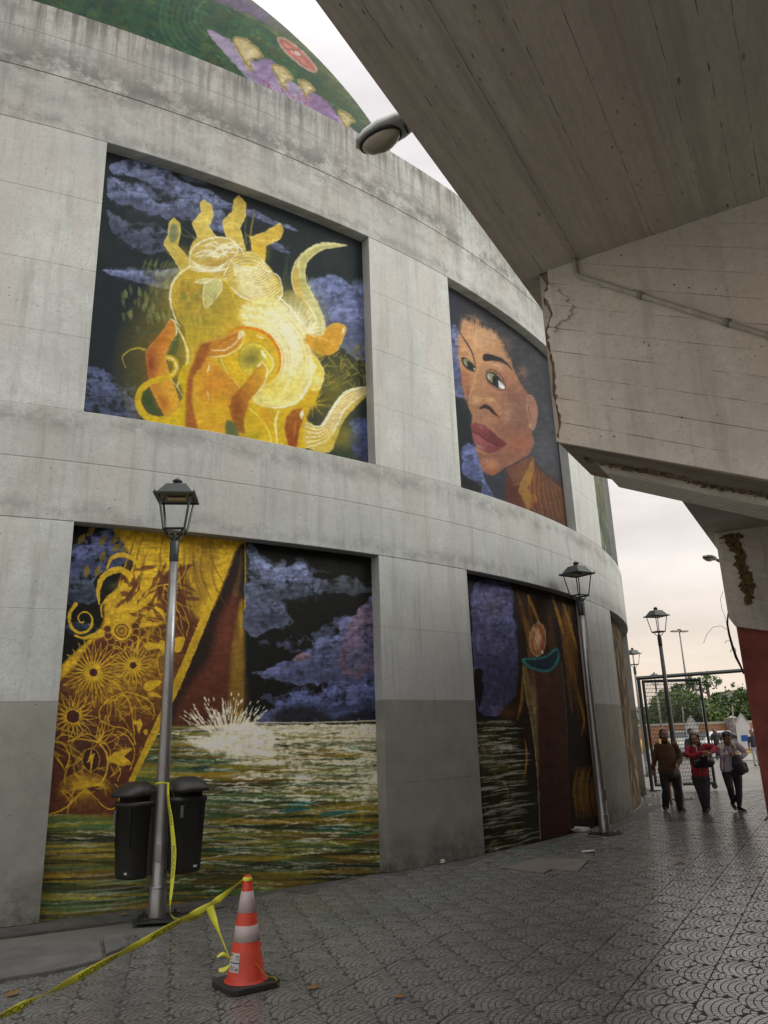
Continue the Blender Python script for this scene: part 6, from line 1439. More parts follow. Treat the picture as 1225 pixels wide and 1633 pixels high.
# ---------------------------------------------------------------- people
def caps(mb, pts, n=14, flat=None):
    # tapered limb of elliptical rings through (point, radius_x, radius_y) with rounded ends
    P = [Vector(p[0]) for p in pts]; R_ = [(p[1], p[2] if len(p) > 2 else p[1]) for p in pts]
    Q, RR = [], []
    t0 = (P[0] - P[1]).normalized(); t1 = (P[-1] - P[-2]).normalized()
    for k in (1.0, .8, .45): Q.append(P[0] + t0 * R_[0][0] * k * .9); s = math.sqrt(max(0, 1 - k * k)) + .03; RR.append((R_[0][0] * s, R_[0][1] * s))
    for p, r_ in zip(P, R_): Q.append(p); RR.append(r_)
    for k in (.45, .8, 1.0): Q.append(P[-1] + t1 * R_[-1][0] * k * .9); s = math.sqrt(max(0, 1 - k * k)) + .03; RR.append((R_[-1][0] * s, R_[-1][1] * s))
    V = []; m = len(Q)
    for i, q in enumerate(Q):
        t = (Q[min(i + 1, m - 1)] - Q[max(i - 1, 0)]).normalized(); ref = Vector((0, 1, 0)) if abs(t.y) < .9 else Vector((0, 0, 1))
        a = t.cross(ref).normalized(); b = a.cross(t).normalized()
        for k in range(n): th = 2 * PI * k / n; V.append(q + a * math.cos(th) * RR[i][0] + b * math.sin(th) * RR[i][1])
    mb.faces(V, [(i * n + k, i * n + (k + 1) % n, (i + 1) * n + (k + 1) % n, (i + 1) * n + k) for i in range(m - 1) for k in range(n)], True)
    mb.poly(V[:n][::-1]); mb.poly(V[-n:]); return mb
DG = None
def skin(name, mb, m, parent, vox=.011, smooth=6, fold=0.0, seed=0, **k):
    # join overlapping limbs into one continuous surface
    T = rel(parent); me = bpy.data.meshes.new('tmp'); me.from_pydata([tuple(T @ Vector(p)) for p in mb.v], [], mb.f); me.update()
    o = bpy.data.objects.new('tmp', me); COL.objects.link(o)
    a = o.modifiers.new('r', 'REMESH'); a.mode = 'VOXEL'; a.voxel_size = vox; a.use_smooth_shade = True
    if smooth: b = o.modifiers.new('s', 'SMOOTH'); b.iterations = smooth; b.factor = .6
    if fold:
        tx = bpy.data.textures.new('folds', 'CLOUDS'); tx.noise_scale = .09; tx.noise_depth = 2
        d_ = o.modifiers.new('d', 'DISPLACE'); d_.texture = tx; d_.strength = fold; d_.mid_level = .5
    bpy.context.view_layer.update(); ev = o.evaluated_get(bpy.context.evaluated_depsgraph_get()); nm = bpy.data.meshes.new_from_object(ev)
    bpy.data.objects.remove(o); bpy.data.meshes.remove(me)
    nm.materials.clear(); nm.materials.append(m); nm.polygons.foreach_set('use_smooth', [True] * len(nm.polygons)); nm.name = name
    q = bpy.data.objects.new(name, nm); link(q, parent); return tag(q, **k)
def hand(mb, wrist, direction, palm_n, s=1.0, curl=.5, side=1):
    d = Vector(direction).normalized(); n = (Vector(palm_n) - d * Vector(palm_n).dot(d)).normalized(); x = d.cross(n).normalized() * side
    w_ = Vector(wrist); caps(mb, [(w_, .024 * s, .018 * s), (w_ + d * .05 * s, .034 * s, .016 * s), (w_ + d * .085 * s, .034 * s, .014 * s)], 10)
    for i, L in enumerate((.066, .075, .07, .055)):
        b = w_ + d * .085 * s + x * (i - 1.5) * .019 * s; p1 = b + (d * math.cos(curl * .6) + n * math.sin(curl * .6)) * L * .45 * s; p2 = p1 + (d * math.cos(curl * 1.4) + n * math.sin(curl * 1.4)) * L * .32 * s; p3 = p2 + (d * math.cos(curl * 2.2) + n * math.sin(curl * 2.2)) * L * .25 * s
        caps(mb, [(b, .0095 * s), (p1, .009 * s), (p2, .0085 * s), (p3, .0075 * s)], 8)
    b = w_ + d * .025 * s - x * .03 * s; p1 = b + (d * .6 - x * .75 + n * .2).normalized() * .036 * s; caps(mb, [(b, .012 * s), (p1, .011 * s), (p1 + (d * .9 - x * .2 + n * .3).normalized() * .03 * s, .009 * s)], 8)
def inner(mb, pts, r_=.026):
    # forearm and shoulder inside the sleeve, so the figure is one surface
    caps(mb, [(p, r_) for p in pts], 10)
def head(root, c, s, face, tilt, skinm, hairm, hair='bun', neck_to=None, extra=None):
    # c head centre, face = unit vector the face looks along (towards the camera), s = head height / .225
    s = s * 1.1; f = Vector(face).normalized(); u = Vector(tilt).normalized(); u = (u - f * u.dot(f)).normalized(); r_ = f.cross(u).normalized()
    P = lambda a, b, d_: Vector(c) + r_ * a * s + u * b * s + f * d_ * s
    def ell(mb, cc, rx, ry, rz, n=16):
        V = []; m = 10
        for i in range(m + 1):
            el = -PI / 2 + PI * i / m
            for k in range(n): th = 2 * PI * k / n; V.append(Vector(cc) + r_ * rx * s * math.cos(el) * math.cos(th) + f * ry * s * math.cos(el) * math.sin(th) + u * rz * s * math.sin(el))
        mb.faces(V, [(i * n + k, i * n + (k + 1) % n, (i + 1) * n + (k + 1) % n, (i + 1) * n + k) for i in range(m) for k in range(n)], True)
    mb = MB(); ell(mb, P(0, .025, -.012), .077, .094, .092); ell(mb, P(0, -.03, .012), .066, .07, .082); ell(mb, P(0, -.085, .035), .034, .03, .03)
    ell(mb, P(0, -.012, .086), .0145, .02, .03); ell(mb, P(0, -.024, .094), .019, .013, .011); ell(mb, P(-.035, -.03, .058), .026, .025, .028); ell(mb, P(.035, -.03, .058), .026, .025, .028)
    ell(mb, P(0, .033, .07), .05, .02, .012); ell(mb, P(-.079, -.005, -.01), .01, .02, .03, 8); ell(mb, P(.079, -.005, -.01), .01, .02, .03, 8)
    ell(mb, P(0, -.058, .076), .024, .014, .009)
    if neck_to is not None: caps(mb, [(P(0, -.06, -.02), .052 * s, .052 * s), (Vector(neck_to), .058 * s, .056 * s)], 14)
    if extra: extra(mb)
    skin('body', mb, skinm, root, .0085, 3)
    T = rel(root)
    def small(nm, cc, rx, ry, rz, m):
        q = MB(); ell(q, cc, rx, ry, rz, 10); o = bpy.data.objects.new(nm, q.mesh(nm, m, T)); link(o, root)
    for sx_ in (-1, 1):
        small('eye', P(.029 * sx_, .01, .074), .0125, .008, .0065, M_EYEW); small('pupil', P(.029 * sx_, .01, .0805), .006, .004, .006, M_EYE); small('eyebrow', P(.03 * sx_, .032, .083), .02, .006, .004, hairm)
    small('mouth', P(0, -.056, .0885), .021, .005, .0055, M_LIP)
    hb = MB(); ell(hb, P(0, .045, -.024), .087, .1, .088); 
    if hair == 'bun': ell(hb, P(0, .085, -.08), .04, .04, .04); ell(hb, P(0, .0, -.055), .082, .066, .09)
    if hair == 'long': ell(hb, P(-.06, -.03, -.01), .034, .06, .115); ell(hb, P(.06, -.03, -.01), .034, .06, .115); ell(hb, P(0, -.05, -.06), .075, .05, .12); ell(hb, P(-.05, .06, .045), .045, .045, .035)
    if hair == 'short': ell(hb, P(0, .05, .01), .084, .09, .07); ell(hb, P(0, 0, -.05), .08, .06, .08)
    # keep the face clear: carve by shifting front vertices back
    c0 = Vector(c)
    for i, v in enumerate(hb.v):
        v = Vector(v); q = v - c0; uu = q.dot(u) / s; ff = q.dot(f) / s; aa = q.dot(r_) / s
        lim = .018 if hair != 'long' else .03
        if ff > lim and uu < .075 and abs(aa) < .07: v -= f * (ff - lim) * s; hb.v[i] = tuple(v)
        else: hb.v[i] = tuple(v)
    skin('hair', hb, hairm, root, .009, 3, .008)
M_SKIN = mat('skin', (.30, .155, .095), .5, var=.12, scale=30); M_SKIN2 = mat('skin_dark', (.20, .10, .065), .5, var=.12, scale=30)
M_EYEW = mat('eye_white', (.6, .58, .55), .3); M_EYE = mat('iris', (.015, .01, .008), .2); M_LIP = mat('lips', (.22, .06, .05), .5)
M_HAIR = mat('black_hair', (.012, .010, .009), .45, var=.5, scale=40); M_HAIR2 = mat('greying_hair', (.05, .04, .036), .5, var=.5, scale=60)
M_JEAN = mat('black_trousers', (.012, .012, .014), .8, var=.3, scale=20); M_JEAN2 = mat('dark_leggings', (.026, .024, .03), .8, var=.3, scale=20)
M_SHOE = mat('dark_shoes', (.015, .03, .032), .5); M_SOLE = mat('shoe_sole', (.35, .36, .36), .6); M_LEATH = mat('black_leather', (.010, .010, .011), .35, bump=.2, bscale=60)
def shoe(root, heel, fwd_, s=1.0, lift=0.0, m=None):
    f = Vector(fwd_).normalized(); h = Vector(heel)
    q = MB(); caps(q, [(h + Vector((0, 0, .05)), .036 * s, .042 * s), (h + f * .09 * s + Vector((0, 0, .05)), .042 * s, .036 * s), (h + f * .17 * s + Vector((0, 0, .036)), .042 * s, .026 * s), (h + f * .2 * s + Vector((0, 0, .03)), .03 * s, .02 * s)], 12); caps(q, [(h + Vector((0, 0, .05)), .036 * s), (h + Vector((0, 0, .09)), .034 * s)], 10)
    skin('shoe', q, m or M_SHOE, root, .010, 2)
    q = MB(); caps(q, [(h - f * .01 + Vector((0, 0, .012)), .036 * s, .013), (h + f * .1 * s + Vector((0, 0, .012)), .043 * s, .013), (h + f * .19 * s + Vector((0, 0, .012)), .034 * s, .013)], 12); skin('sole', q, M_SOLE, root, .010, 0)
def W(px_, py_, Y, dy=0.0): return aty(px_, py_, Y + dy)
def leg(mb, hip, knee, ankle, r0=.095, r1=.068, r2=.05, flare=1.0):
    hip, knee, ankle = Vector(hip), Vector(knee), Vector(ankle)
    caps(mb, [(hip, r0, r0 * 1.05), (hip.lerp(knee, .4), r0 * .92, r0 * .95), (knee, r1, r1), (knee.lerp(ankle, .3), r1 * .98 * flare, r1 * 1.0 * flare), (ankle, r2 * flare, r2 * flare)], 14)

# --- woman in the brown jumper
Y1 = ground(1072, 1293).y; c3 = lambda x, y, dy=0: W(1020 + x / 10.2, 1150 + y / 10.2, Y1, dy)
rt = empty('person', (c3(520, 1480).x, Y1, 0), label='person in a brown jumper and black trousers walking in front of the gate', cat='person', group='people walking towards the camera')
def hands1(mb):
    hand(mb, c3(215, 800, -.02), (0, -.15, -1), (1, -.2, 0), 1.0, .5, -1); hand(mb, c3(600, 720, -.24), (0, -.35, -1), (-1, .2, 0), 1.05, .7, 1)
    inner(mb, [c3(410, 360, .02), c3(420, 410, .02), c3(300, 400, .02), c3(255, 560, .03), c3(232, 700, .02), c3(215, 800, -.02)]); inner(mb, [c3(420, 410, .02), c3(560, 385, .02), c3(640, 520, .02), c3(665, 640, -.06), c3(600, 720, -.24)])
head(rt, c3(400, 232, -.02), 1.02, (.02, -1, .06), (.06, 0, 1), M_SKIN2, M_HAIR, 'bun', c3(410, 360, .02), hands1)
mb = MB()
caps(mb, [(c3(420, 345, .02), .075, .07), (c3(430, 420, .02), .17, .11), (c3(445, 540, .01), .19, .135), (c3(455, 680, .0), .195, .15), (c3(450, 800, 0), .195, .145)], 22)
caps(mb, [(c3(300, 400, .02), .075), (c3(255, 560, .03), .062), (c3(232, 700, .02), .052), (c3(215, 790, -.01), .042)], 14)
caps(mb, [(c3(560, 385, .02), .078), (c3(640, 520, .02), .066), (c3(665, 640, -.06), .058), (c3(610, 715, -.2), .044)], 14)
skin('jumper', mb, mat('brown_knit', (.075, .035, .014), .9, var=.4, scale=26, bump=.5, bscale=90), rt, .012, 5, .018)
caps_ = MB(); caps(caps_, [(c3(412, 318, .0), .062, .06), (c3(414, 350, -.01), .066, .066)], 14); skin('collar', caps_, mat('dark_collar', (.02, .018, .015), .9), rt, .01, 2)
mb = MB(); caps(mb, [(c3(450, 780, 0), .175, .13), (c3(470, 870, 0), .18, .135)], 18); leg(mb, c3(400, 890, 0), c3(430, 1130, -.05), c3(425, 1400, .02), .105, .078, .062, 1.12); leg(mb, c3(590, 890, 0), c3(640, 1130, -.03), c3(662, 1420, -.03), .105, .078, .06, 1.12); skin('trousers', mb, M_JEAN, rt, .012, 4, .012)
b1 = c3(430, 1475, .06); b1.z = .02; b2 = c3(668, 1480, .02); b2.z = .0
shoe(rt, b1, (-.35, -1, -.05)); shoe(rt, b2, (.15, -1, 0))
# patterned pouch hanging from her left hand
pr = empty('hand_bag', (c3(610, 850, -.27)), label='small grey patterned pouch held by the person in brown', cat='bag'); mb = MB(); caps(mb, [(c3(615, 800, -.26), .05, .03), (c3(615, 850, -.27), .075, .045), (c3(620, 880, -.27), .06, .04)], 16); skin('pouch', mb, mat('pouch_pattern', (.16, .15, .14), .7, var=.9, scale=60, col2=(.03, .03, .03)), pr, .01, 2)

# --- woman in the red jacket
Y2 = ground(1125, 1296).y; c4 = lambda x, y, dy=0: W(1090 + x / 9.07, 1150 + y / 9.07, Y2, dy)
rt = empty('person', (c4(320, 1330).x, Y2, 0), label='person in a red jacket clutching a black shoulder bag, arm linked with a friend', cat='person', group='people walking towards the camera')
def hands2(mb):
    hand(mb, c4(275, 450, -.33), (1, -.1, -.05), (0, .9, -.3), 1.0, .6, 1); hand(mb, c4(390, 465, -.31), (-1, -.15, -.05), (0, .9, -.3), 1.0, .7, -1)
    inner(mb, [c4(190, 375, .02), c4(205, 400, .02), c4(75, 405, .02), c4(60, 490, -.04), c4(140, 515, -.22), c4(275, 450, -.33)]); inner(mb, [c4(205, 400, .02), c4(310, 375, .02), c4(440, 375, .02), c4(480, 390, -.06), c4(390, 465, -.31)])
head(rt, c4(160, 262, -.04), .99, (-.12, -1, -.12), (-.08, -.1, 1), M_SKIN, M_HAIR2, 'long', c4(190, 375, .02), hands2)
mb = MB()
caps(mb, [(c4(195, 350, .02), .07, .07), (c4(205, 400, .02), .165, .11), (c4(220, 500, .01), .18, .135), (c4(240, 640, 0), .175, .145), (c4(245, 750, 0), .175, .145)], 22)
caps(mb, [(c4(75, 405, .02), .074), (c4(60, 490, -.04), .066), (c4(140, 515, -.22), .055), (c4(260, 455, -.33), .042)], 14)
caps(mb, [(c4(310, 375, .02), .074), (c4(440, 375, .02), .066), (c4(480, 390, -.06), .06), (c4(400, 450, -.28), .045)], 14)
M_REDJ = mat('red_jacket', (.30, .010, .028), .75, var=.25, scale=20, bump=.3, bscale=80)
skin('jacket', mb, M_REDJ, rt, .012, 5, .02)
mb = MB(); caps(mb, [(c4(175, 368, -.06), .03, .02), (c4(190, 400, -.1), .014, .02), (c4(192, 440, -.135), .012, .014)], 10); skin('shirt', mb, mat('white_shirt', (.6, .6, .6), .8), rt, .008, 1)
mb = MB(); mb.tube([c4(236, 560, -.155), c4(240, 700, -.15), c4(243, 775, -.145)], .006, 5); me = mb.mesh('zip', mat('zip', (.4, .38, .34), .4, .6), rel(rt)); link(bpy.data.objects.new('zip', me), rt)
mb = MB(); mb.box(-.028, .028, -.006, .006, -.014, .014, T=Matrix.Translation(c4(150, 352, -.135))); me = mb.mesh('white_paper', mat('held_white', (.75, .75, .75), .6), rel(rt)); link(bpy.data.objects.new('paper_tissue', me), rt)
mb = MB(); caps(mb, [(c4(245, 740, 0), .165, .13), (c4(255, 810, 0), .17, .135)], 18); leg(mb, c4(185, 820, 0), c4(250, 1040, -.02), c4(305, 1265, .02), .1, .07, .045); leg(mb, c4(315, 820, 0), c4(335, 1040, -.12), c4(345, 1260, -.1), .1, .072, .045); skin('leggings', mb, M_JEAN2, rt, .012, 4, .008)
b1 = c4(300, 1335, .02); b1.z = .0; b2 = c4(347, 1330, -.14); b2.z = .01
shoe(rt, b1, (-.35, -1, 0), .95, m=M_LEATH); shoe(rt, b2, (0, -.75, .45), .95, m=M_LEATH)
bg_ = empty('shoulder_bag', c4(290, 590, -.2), label='large shiny black shoulder bag under the arms of the person in red', cat='bag'); mb = MB()
caps(mb, [(c4(165, 590, -.20), .065, .05), (c4(230, 570, -.22), .10, .07), (c4(320, 565, -.22), .115, .075), (c4(400, 590, -.2), .09, .06)], 16); caps(mb, [(c4(180, 625, -.2), .07, .05), (c4(390, 620, -.2), .07, .05)], 14); skin('bag_body', mb, M_LEATH, bg_, .011, 4, .012)
mb = MB(); mb.tube([c4(255, 500, -.3), c4(250, 420, -.17), c4(255, 360, -.09), c4(265, 330, .02)], .012, 8); me = mb.mesh('strap', M_LEATH, rel(bg_)); link(bpy.data.objects.new('strap', me), bg_)

# --- woman in the white jacket
Y3 = ground(1172, 1294).y; c5 = lambda x, y, dy=0: W(1090 + x / 9.07, 1150 + y / 9.07, Y3, dy)
rt = empty('person', (c5(770, 1300).x, Y3, 0), label='person in a pale lilac and white jacket looking down into a black bag', cat='person', group='people walking towards the camera')
def hands3(mb):
    hand(mb, c5(640, 470, -.24), (1, -.2, -.15), (0, .8, -.4), 1.0, .8, 1); hand(mb, c5(820, 530, -.05), (-.5, -.3, -.6), (0, .8, 0), .9, .8, -1)
    inner(mb, [c5(635, 355, 0), c5(655, 400, .02), c5(530, 385, .02), c5(505, 480, -.02), c5(560, 510, -.14), c5(640, 470, -.24)]); inner(mb, [c5(655, 400, .02), c5(760, 340, .02), c5(850, 410, .05), c5(895, 470, .03), c5(820, 530, -.05)])
head(rt, c5(630, 250, -.08), 1.0, (.12, -1, -.55), (.1, -.35, 1), M_SKIN2, M_HAIR, 'short', c5(635, 355, .0), hands3)
mb = MB()
caps(mb, [(c5(650, 350, .02), .085, .075), (c5(655, 400, .02), .165, .115), (c5(650, 500, .01), .165, .13), (c5(640, 600, 0), .155, .135), (c5(640, 680, 0), .155, .135)], 22)
caps(mb, [(c5(530, 385, .02), .072), (c5(505, 480, -.02), .066), (c5(560, 510, -.14), .055), (c5(625, 475, -.23), .042)], 14)
caps(mb, [(c5(760, 340, .02), .078), (c5(850, 410, .05), .07), (c5(895, 470, .03), .06), (c5(850, 520, -.02), .05)], 14)
M_LIL = mat('lilac_sleeve', (.40, .38, .46), .8, var=.15, scale=20, bump=.3, bscale=80); M_WJ = mat('cream_fleece', (.50, .47, .42), .9, var=.2, scale=30, bump=.6, bscale=70)
skin('jacket', mb, M_LIL, rt, .012, 5, .018)
mb = MB(); caps(mb, [(c5(560, 340, -.04), .06, .06), (c5(545, 400, -.08), .055, .06), (c5(560, 560, -.11), .03, .03), (c5(565, 690, -.11), .03, .03)], 12); caps(mb, [(c5(700, 345, -.04), .055, .05), (c5(730, 420, -.09), .06, .05), (c5(740, 500, -.11), .05, .04)], 12); caps(mb, [(c5(560, 340, .0), .05), (c5(640, 330, .06), .05), (c5(720, 335, 0), .05)], 12)
skin('fleece_collar', mb, M_WJ, rt, .012, 4, .012)
mb = MB(); caps(mb, [(c5(660, 660, 0), .15, .125), (c5(680, 740, 0), .165, .13)], 18); leg(mb, c5(625, 750, 0), c5(680, 980, -.12), c5(718, 1170, .04), .1, .07, .045); leg(mb, c5(775, 750, 0), c5(800, 980, -.04), c5(808, 1220, -.02), .1, .072, .046); skin('trousers', mb, M_JEAN, rt, .012, 4, .008)
b1 = c5(712, 1235, .1); b1.z = .10; b2 = c5(805, 1290, .0); b2.z = 0
shoe(rt, b1, (-.1, -1, -.42), .95, m=M_LEATH); shoe(rt, b2, (.3, -1, 0), .95, m=M_LEATH)
bg_ = empty('tote_bag', c5(800, 640, -.2), label='big soft black tote bag hanging from the elbow of the person in white', cat='bag'); mb = MB()
caps(mb, [(c5(770, 540, -.2), .10, .06), (c5(790, 620, -.22), .135, .085), (c5(820, 700, -.22), .13, .085)], 18); caps(mb, [(c5(860, 640, -.2), .09, .07), (c5(885, 700, -.2), .085, .07)], 14); skin('bag_body', mb, mat('black_cloth', (.012, .011, .012), .7), bg_, .012, 4, .016)
mb = MB(); mb.tube([c5(760, 520, -.22), c5(722, 430, -.22), c5(705, 350, -.12)], .009, 6); mb.tube([c5(830, 520, -.2), c5(770, 440, -.17), c5(710, 345, -.09)], .009, 6); mb.tube([c5(690, 500, -.22), c5(655, 440, -.2), c5(632, 390, -.12)], .007, 6); me = mb.mesh('strap', M_LEATH, rel(bg_)); link(bpy.data.objects.new('strap', me), bg_)

# --- background people
def walker(px_, foot, h, top, bottom, label, skinm=M_SKIN, hidden=0, raise_=False, hairk='bun', yaw=0.0):
    g0 = ground(px_, foot); s = h / 1.62; Q = lambda x, z, y=0: Vector((g0.x + x * s, g0.y + y * s, z * s))
    rt = empty('person', (g0.x, g0.y, 0), label=label, cat='person', group='people seen beyond the gate')
    def hd(mb):
        if raise_: hand(mb, Q(.16, 1.42, -.1), (-.2, 0, 1), (1, 0, 0), s, .4)
        else: hand(mb, Q(.24, .78, -.02), (0, 0, -1), (-1, 0, 0), s, .5)
        hand(mb, Q(-.24, .8, -.02), (0, 0, -1), (1, 0, 0), s, .5, -1)
        inner(mb, [Q(0, 1.32, .02), Q(0, 1.26), Q(-.17, 1.26), Q(-.23, 1.02), Q(-.24, .8, -.02)]); inner(mb, [Q(0, 1.26), Q(.17, 1.26), Q(.25, 1.1, -.04)] + ([Q(.25, 1.14, -.06), Q(.16, 1.42, -.1)] if raise_ else [Q(.24, .78, -.02)]))
        if raise_: caps(mb, [(Q(.26, 1.12, -.06), .034), (Q(.18, 1.38, -.1), .028)], 8)
    head(rt, Q(0, 1.48), s, (0, -1, 0), (0, 0, 1), skinm, M_HAIR, hairk, Q(0, 1.34, .02), hd)
    mb = MB(); caps(mb, [(Q(0, 1.34), .06 * s, .05 * s), (Q(0, 1.27), .16 * s, .1 * s), (Q(0, 1.05), .15 * s, .11 * s), (Q(0, .86), .155 * s, .12 * s)], 16)
    caps(mb, [(Q(-.17, 1.26), .055 * s), (Q(-.23, 1.02), .046 * s), (Q(-.24, .82, -.02), .036 * s)], 10)
    caps(mb, [(Q(.17, 1.26), .055 * s), (Q(.25, 1.1, -.04), .046 * s)] + ([(Q(.25, 1.14, -.06), .04 * s)] if raise_ else [(Q(.24, .82, -.02), .036 * s)]), 10); skin('top', mb, top, rt, .015, 3)
    mb = MB(); caps(mb, [(Q(0, .84), .14 * s, .11 * s), (Q(0, .78), .15 * s, .12 * s)], 14); leg(mb, Q(-.08, .78), Q(-.1, .45, -.05), Q(-.1, .09), .085 * s, .06 * s, .042 * s); leg(mb, Q(.08, .78), Q(.1, .45, .04), Q(.12, .09, .1), .085 * s, .06 * s, .042 * s); skin('trousers', mb, bottom, rt, .015, 3)
    shoe(rt, Q(-.1, 0, .02), (-.1, -1, 0), s); shoe(rt, Q(.12, 0, .12), (.1, -1, 0), s)
    return rt
walker(1113, 1247, 1.66, mat('dark_grey_top', (.04, .045, .05), .8), M_JEAN, 'person in dark clothes half hidden behind the person in red', hairk='short')
walker(1075, 1282, 1.1, mat('child_top', (.06, .05, .04), .8), mat('child_bare', (.22, .13, .09), .7), 'child walking hidden behind the person in brown, only the feet showing')
walker(1208, 1222, 1.52, mat('navy_tshirt', (.03, .035, .055), .8), mat('pale_grey_trousers', (.40, .39, .40), .8), 'person in a navy t-shirt, hand raised to the face, beside the red wall', M_SKIN, 0, True, 'bun')
walker(1147, 1212, 1.62, mat('black_top', (.02, .02, .022), .8), M_JEAN, 'person in black far behind the person in white', hairk='long')
# ---------------------------------------------------------------- beyond the gate
M_BRICK = mat('ochre_render', (.38, .19, .10), .85, var=.3, scale=1.2, bump=.3); M_COPE = mat('coping', (.42, .38, .32), .8)
M_WHT = mat('white_paint', (.68, .68, .67), .6, var=.12, scale=2); M_STONE = mat('rubble_stone', (.22, .20, .18), .9, var=.7, scale=5, bump=1)
BW = empty('boundary_wall', (0, 0, 0), label='long low ochre boundary wall beyond the car park with a pale coping', cat='wall')
yb = 62.0; MB().box(8, 44, yb, yb + .35, 0, 1.85).build('wall_body', M_BRICK, BW); MB().box(8, 44, yb - .05, yb + .4, 1.85, 2.02).build('coping', M_COPE, BW)
x0 = aty(1166, 1160, yb).x
st = empty('stone_gate_pillar', (x0, yb - .4, 0), label='grey rubble stone pillar with a small pale cap standing against the ochre wall', cat='pillar'); MB().box(-.42, .42, -.3, .3, 0, 2.25).build('shaft', M_STONE, st, bevel=.04); MB().box(-.3, .3, -.3, .3, 2.25, 2.42, taper=.2).build('cap', M_COPE, st)
rn = random.Random(4)
for i in range(22):
    z = .1 + (i // 4) * .38; x = -.32 + (i % 4) * .21; s = rn.uniform(.07, .1); MB().box(x - s, x + s, -.345, -.29, z, z + .3).build('stone', M_STONE, st, bevel=.03)
def kiosk(px_, y0, label, w_=.36, d_=.6, sign=False, h1=1.75, h2=2.32):
    g0 = ground(px_, y0); r = empty('gabled_kiosk', (g0.x, g0.y, 0), -math.atan2(g0.x, g0.y), label=label, cat='kiosk', group='small white gabled kiosks')
    mb = MB(); mb.prism([(-w_, .32), (w_, .32), (w_, h1), (0, h2), (-w_, h1)], lambda a, b, t: Vector((a, t, b)), -d_, d_); mb.build('cabin', M_WHT, r, bevel=.02)
    mb = MB()
    for s_ in (-1, 1): mb.prism([(0, h2 + .005), (s_ * (w_ + .06), h1 - .04), (s_ * (w_ + .06), h1 + .0), (0, h2 + .06)], lambda a, b, t: Vector((a, t, b)), -d_ - .05, d_ + .05)
    mb.build('roof', M_WHT, r); MB().box(-w_ - .02, w_ + .02, -d_ - .02, d_ + .02, 0, .32).build('plinth', M_WHT, r); MB().box(-w_ - .03, w_ + .03, -d_ - .03, d_ + .03, .33, .43).build('yellow_band', mat('yellow_band', (.55, .36, .05), .6), r)
    if sign: MB().box(-.17, .17, -d_ - .02, -d_, .82, 1.15).build('blue_sign', mat('sign_blue', (.02, .10, .38), .5), r)
    else: MB().box(-.02, .28, -d_ - .01, -d_ + .01, .9, 1.35).build('window', mat('kiosk_glass', (.06, .07, .08), .2), r)
    return r
kiosk(1110, 1206, 'white gabled kiosk with a dark window seen through the gate mesh'); kiosk(1192, 1206, 'white gabled kiosk with a small blue sign beside the red wall', sign=True)
# cars
M_TY = mat('tyre', (.02, .02, .02), .8); M_WIN = mat('car_glass', (.03, .035, .04), .08); M_RIM = mat('rim', (.4, .4, .4), .3, .8)
def car(px_, y0, yaw, col, label, L_=4.3):
    g0 = ground(px_, y0); r = empty('parked_car', (g0.x, g0.y, 0), yaw, label=label, cat='car', group='cars parked in front of the ochre wall')
    m = mat('car_paint', col, .25, .2, var=.05); prof = [(-2.1, .32), (-2.12, .62), (-1.95, .84), (-1.25, .92), (-.6, 1.36), (.7, 1.42), (1.35, 1.02), (2.0, .9), (2.12, .6), (2.08, .32)]
    mb = MB(); V = []; 
    for y, k in ((-.85, 1), (-.8, 1), (.8, 1), (.85, 1)): pass
    def ringf(y, sh): return [Vector((x * (1 - .0 * sh), y * (1 - (.22 if z > .95 else 0)), z)) for x, z in prof]
    A, B = ringf(-.85, 0), ringf(.85, 0); mb.poly(A); mb.poly(B[::-1]); n = len(A)
    for i in range(n): mb.poly([A[(i + 1) % n], A[i], B[i], B[(i + 1) % n]])
    mb.build('body', m, r, bevel=.06)
    for s_ in (-1, 1):
        g_ = MB(); g_.poly([(-1.05, s_ * .845, .95), (-.55, s_ * .70, 1.30), (.0, s_ * .69, 1.34), (.0, s_ * .845, .95)]); g_.build('side_window', M_WIN, r); g_ = MB(); g_.poly([(.08, s_ * .845, .95), (.08, s_ * .69, 1.34), (.62, s_ * .69, 1.35), (1.12, s_ * .83, .99)]); g_.build('side_window', M_WIN, r)
        for x in (-1.35, 1.32):
            w_ = MB(); w_.prism([(.32 * math.cos(t), .32 * math.sin(t)) for t in np.linspace(0, 2 * PI, 21)[:-1]], lambda a, b, t: Vector((x + a, s_ * t, .32 + b)), .68, .88); wo = w_.build('wheel', M_TY, r)
            w_ = MB(); w_.prism([(.19 * math.cos(t), .19 * math.sin(t)) for t in np.linspace(0, 2 * PI, 17)[:-1]], lambda a, b, t: Vector((x + a, s_ * t, .32 + b)), .86, .89); w_.build('rim', M_RIM, wo)
        MB().box(-2.14, -2.05, s_ * .55 - .15, s_ * .55 + .15, .62, .76).build('headlight', mat('headlamp', (.6, .6, .6), .1), r)
    g_ = MB(); g_.poly([(-1.2, -.72, .96), (-.62, -.6, 1.35), (-.62, .6, 1.35), (-1.2, .72, .96)]); [None for _ in ()]; g_.build('windscreen', M_WIN, r)
    return r
car(1086, 1198, 1.2, (.42, .44, .46), 'silver car parked beyond the gate mesh'); car(1142, 1207, .25, (.62, .63, .64), 'white car parked between the two gabled kiosks'); car(1205, 1192, 0, (.6, .6, .6), 'pale car farther back beside the blue signed kiosk')
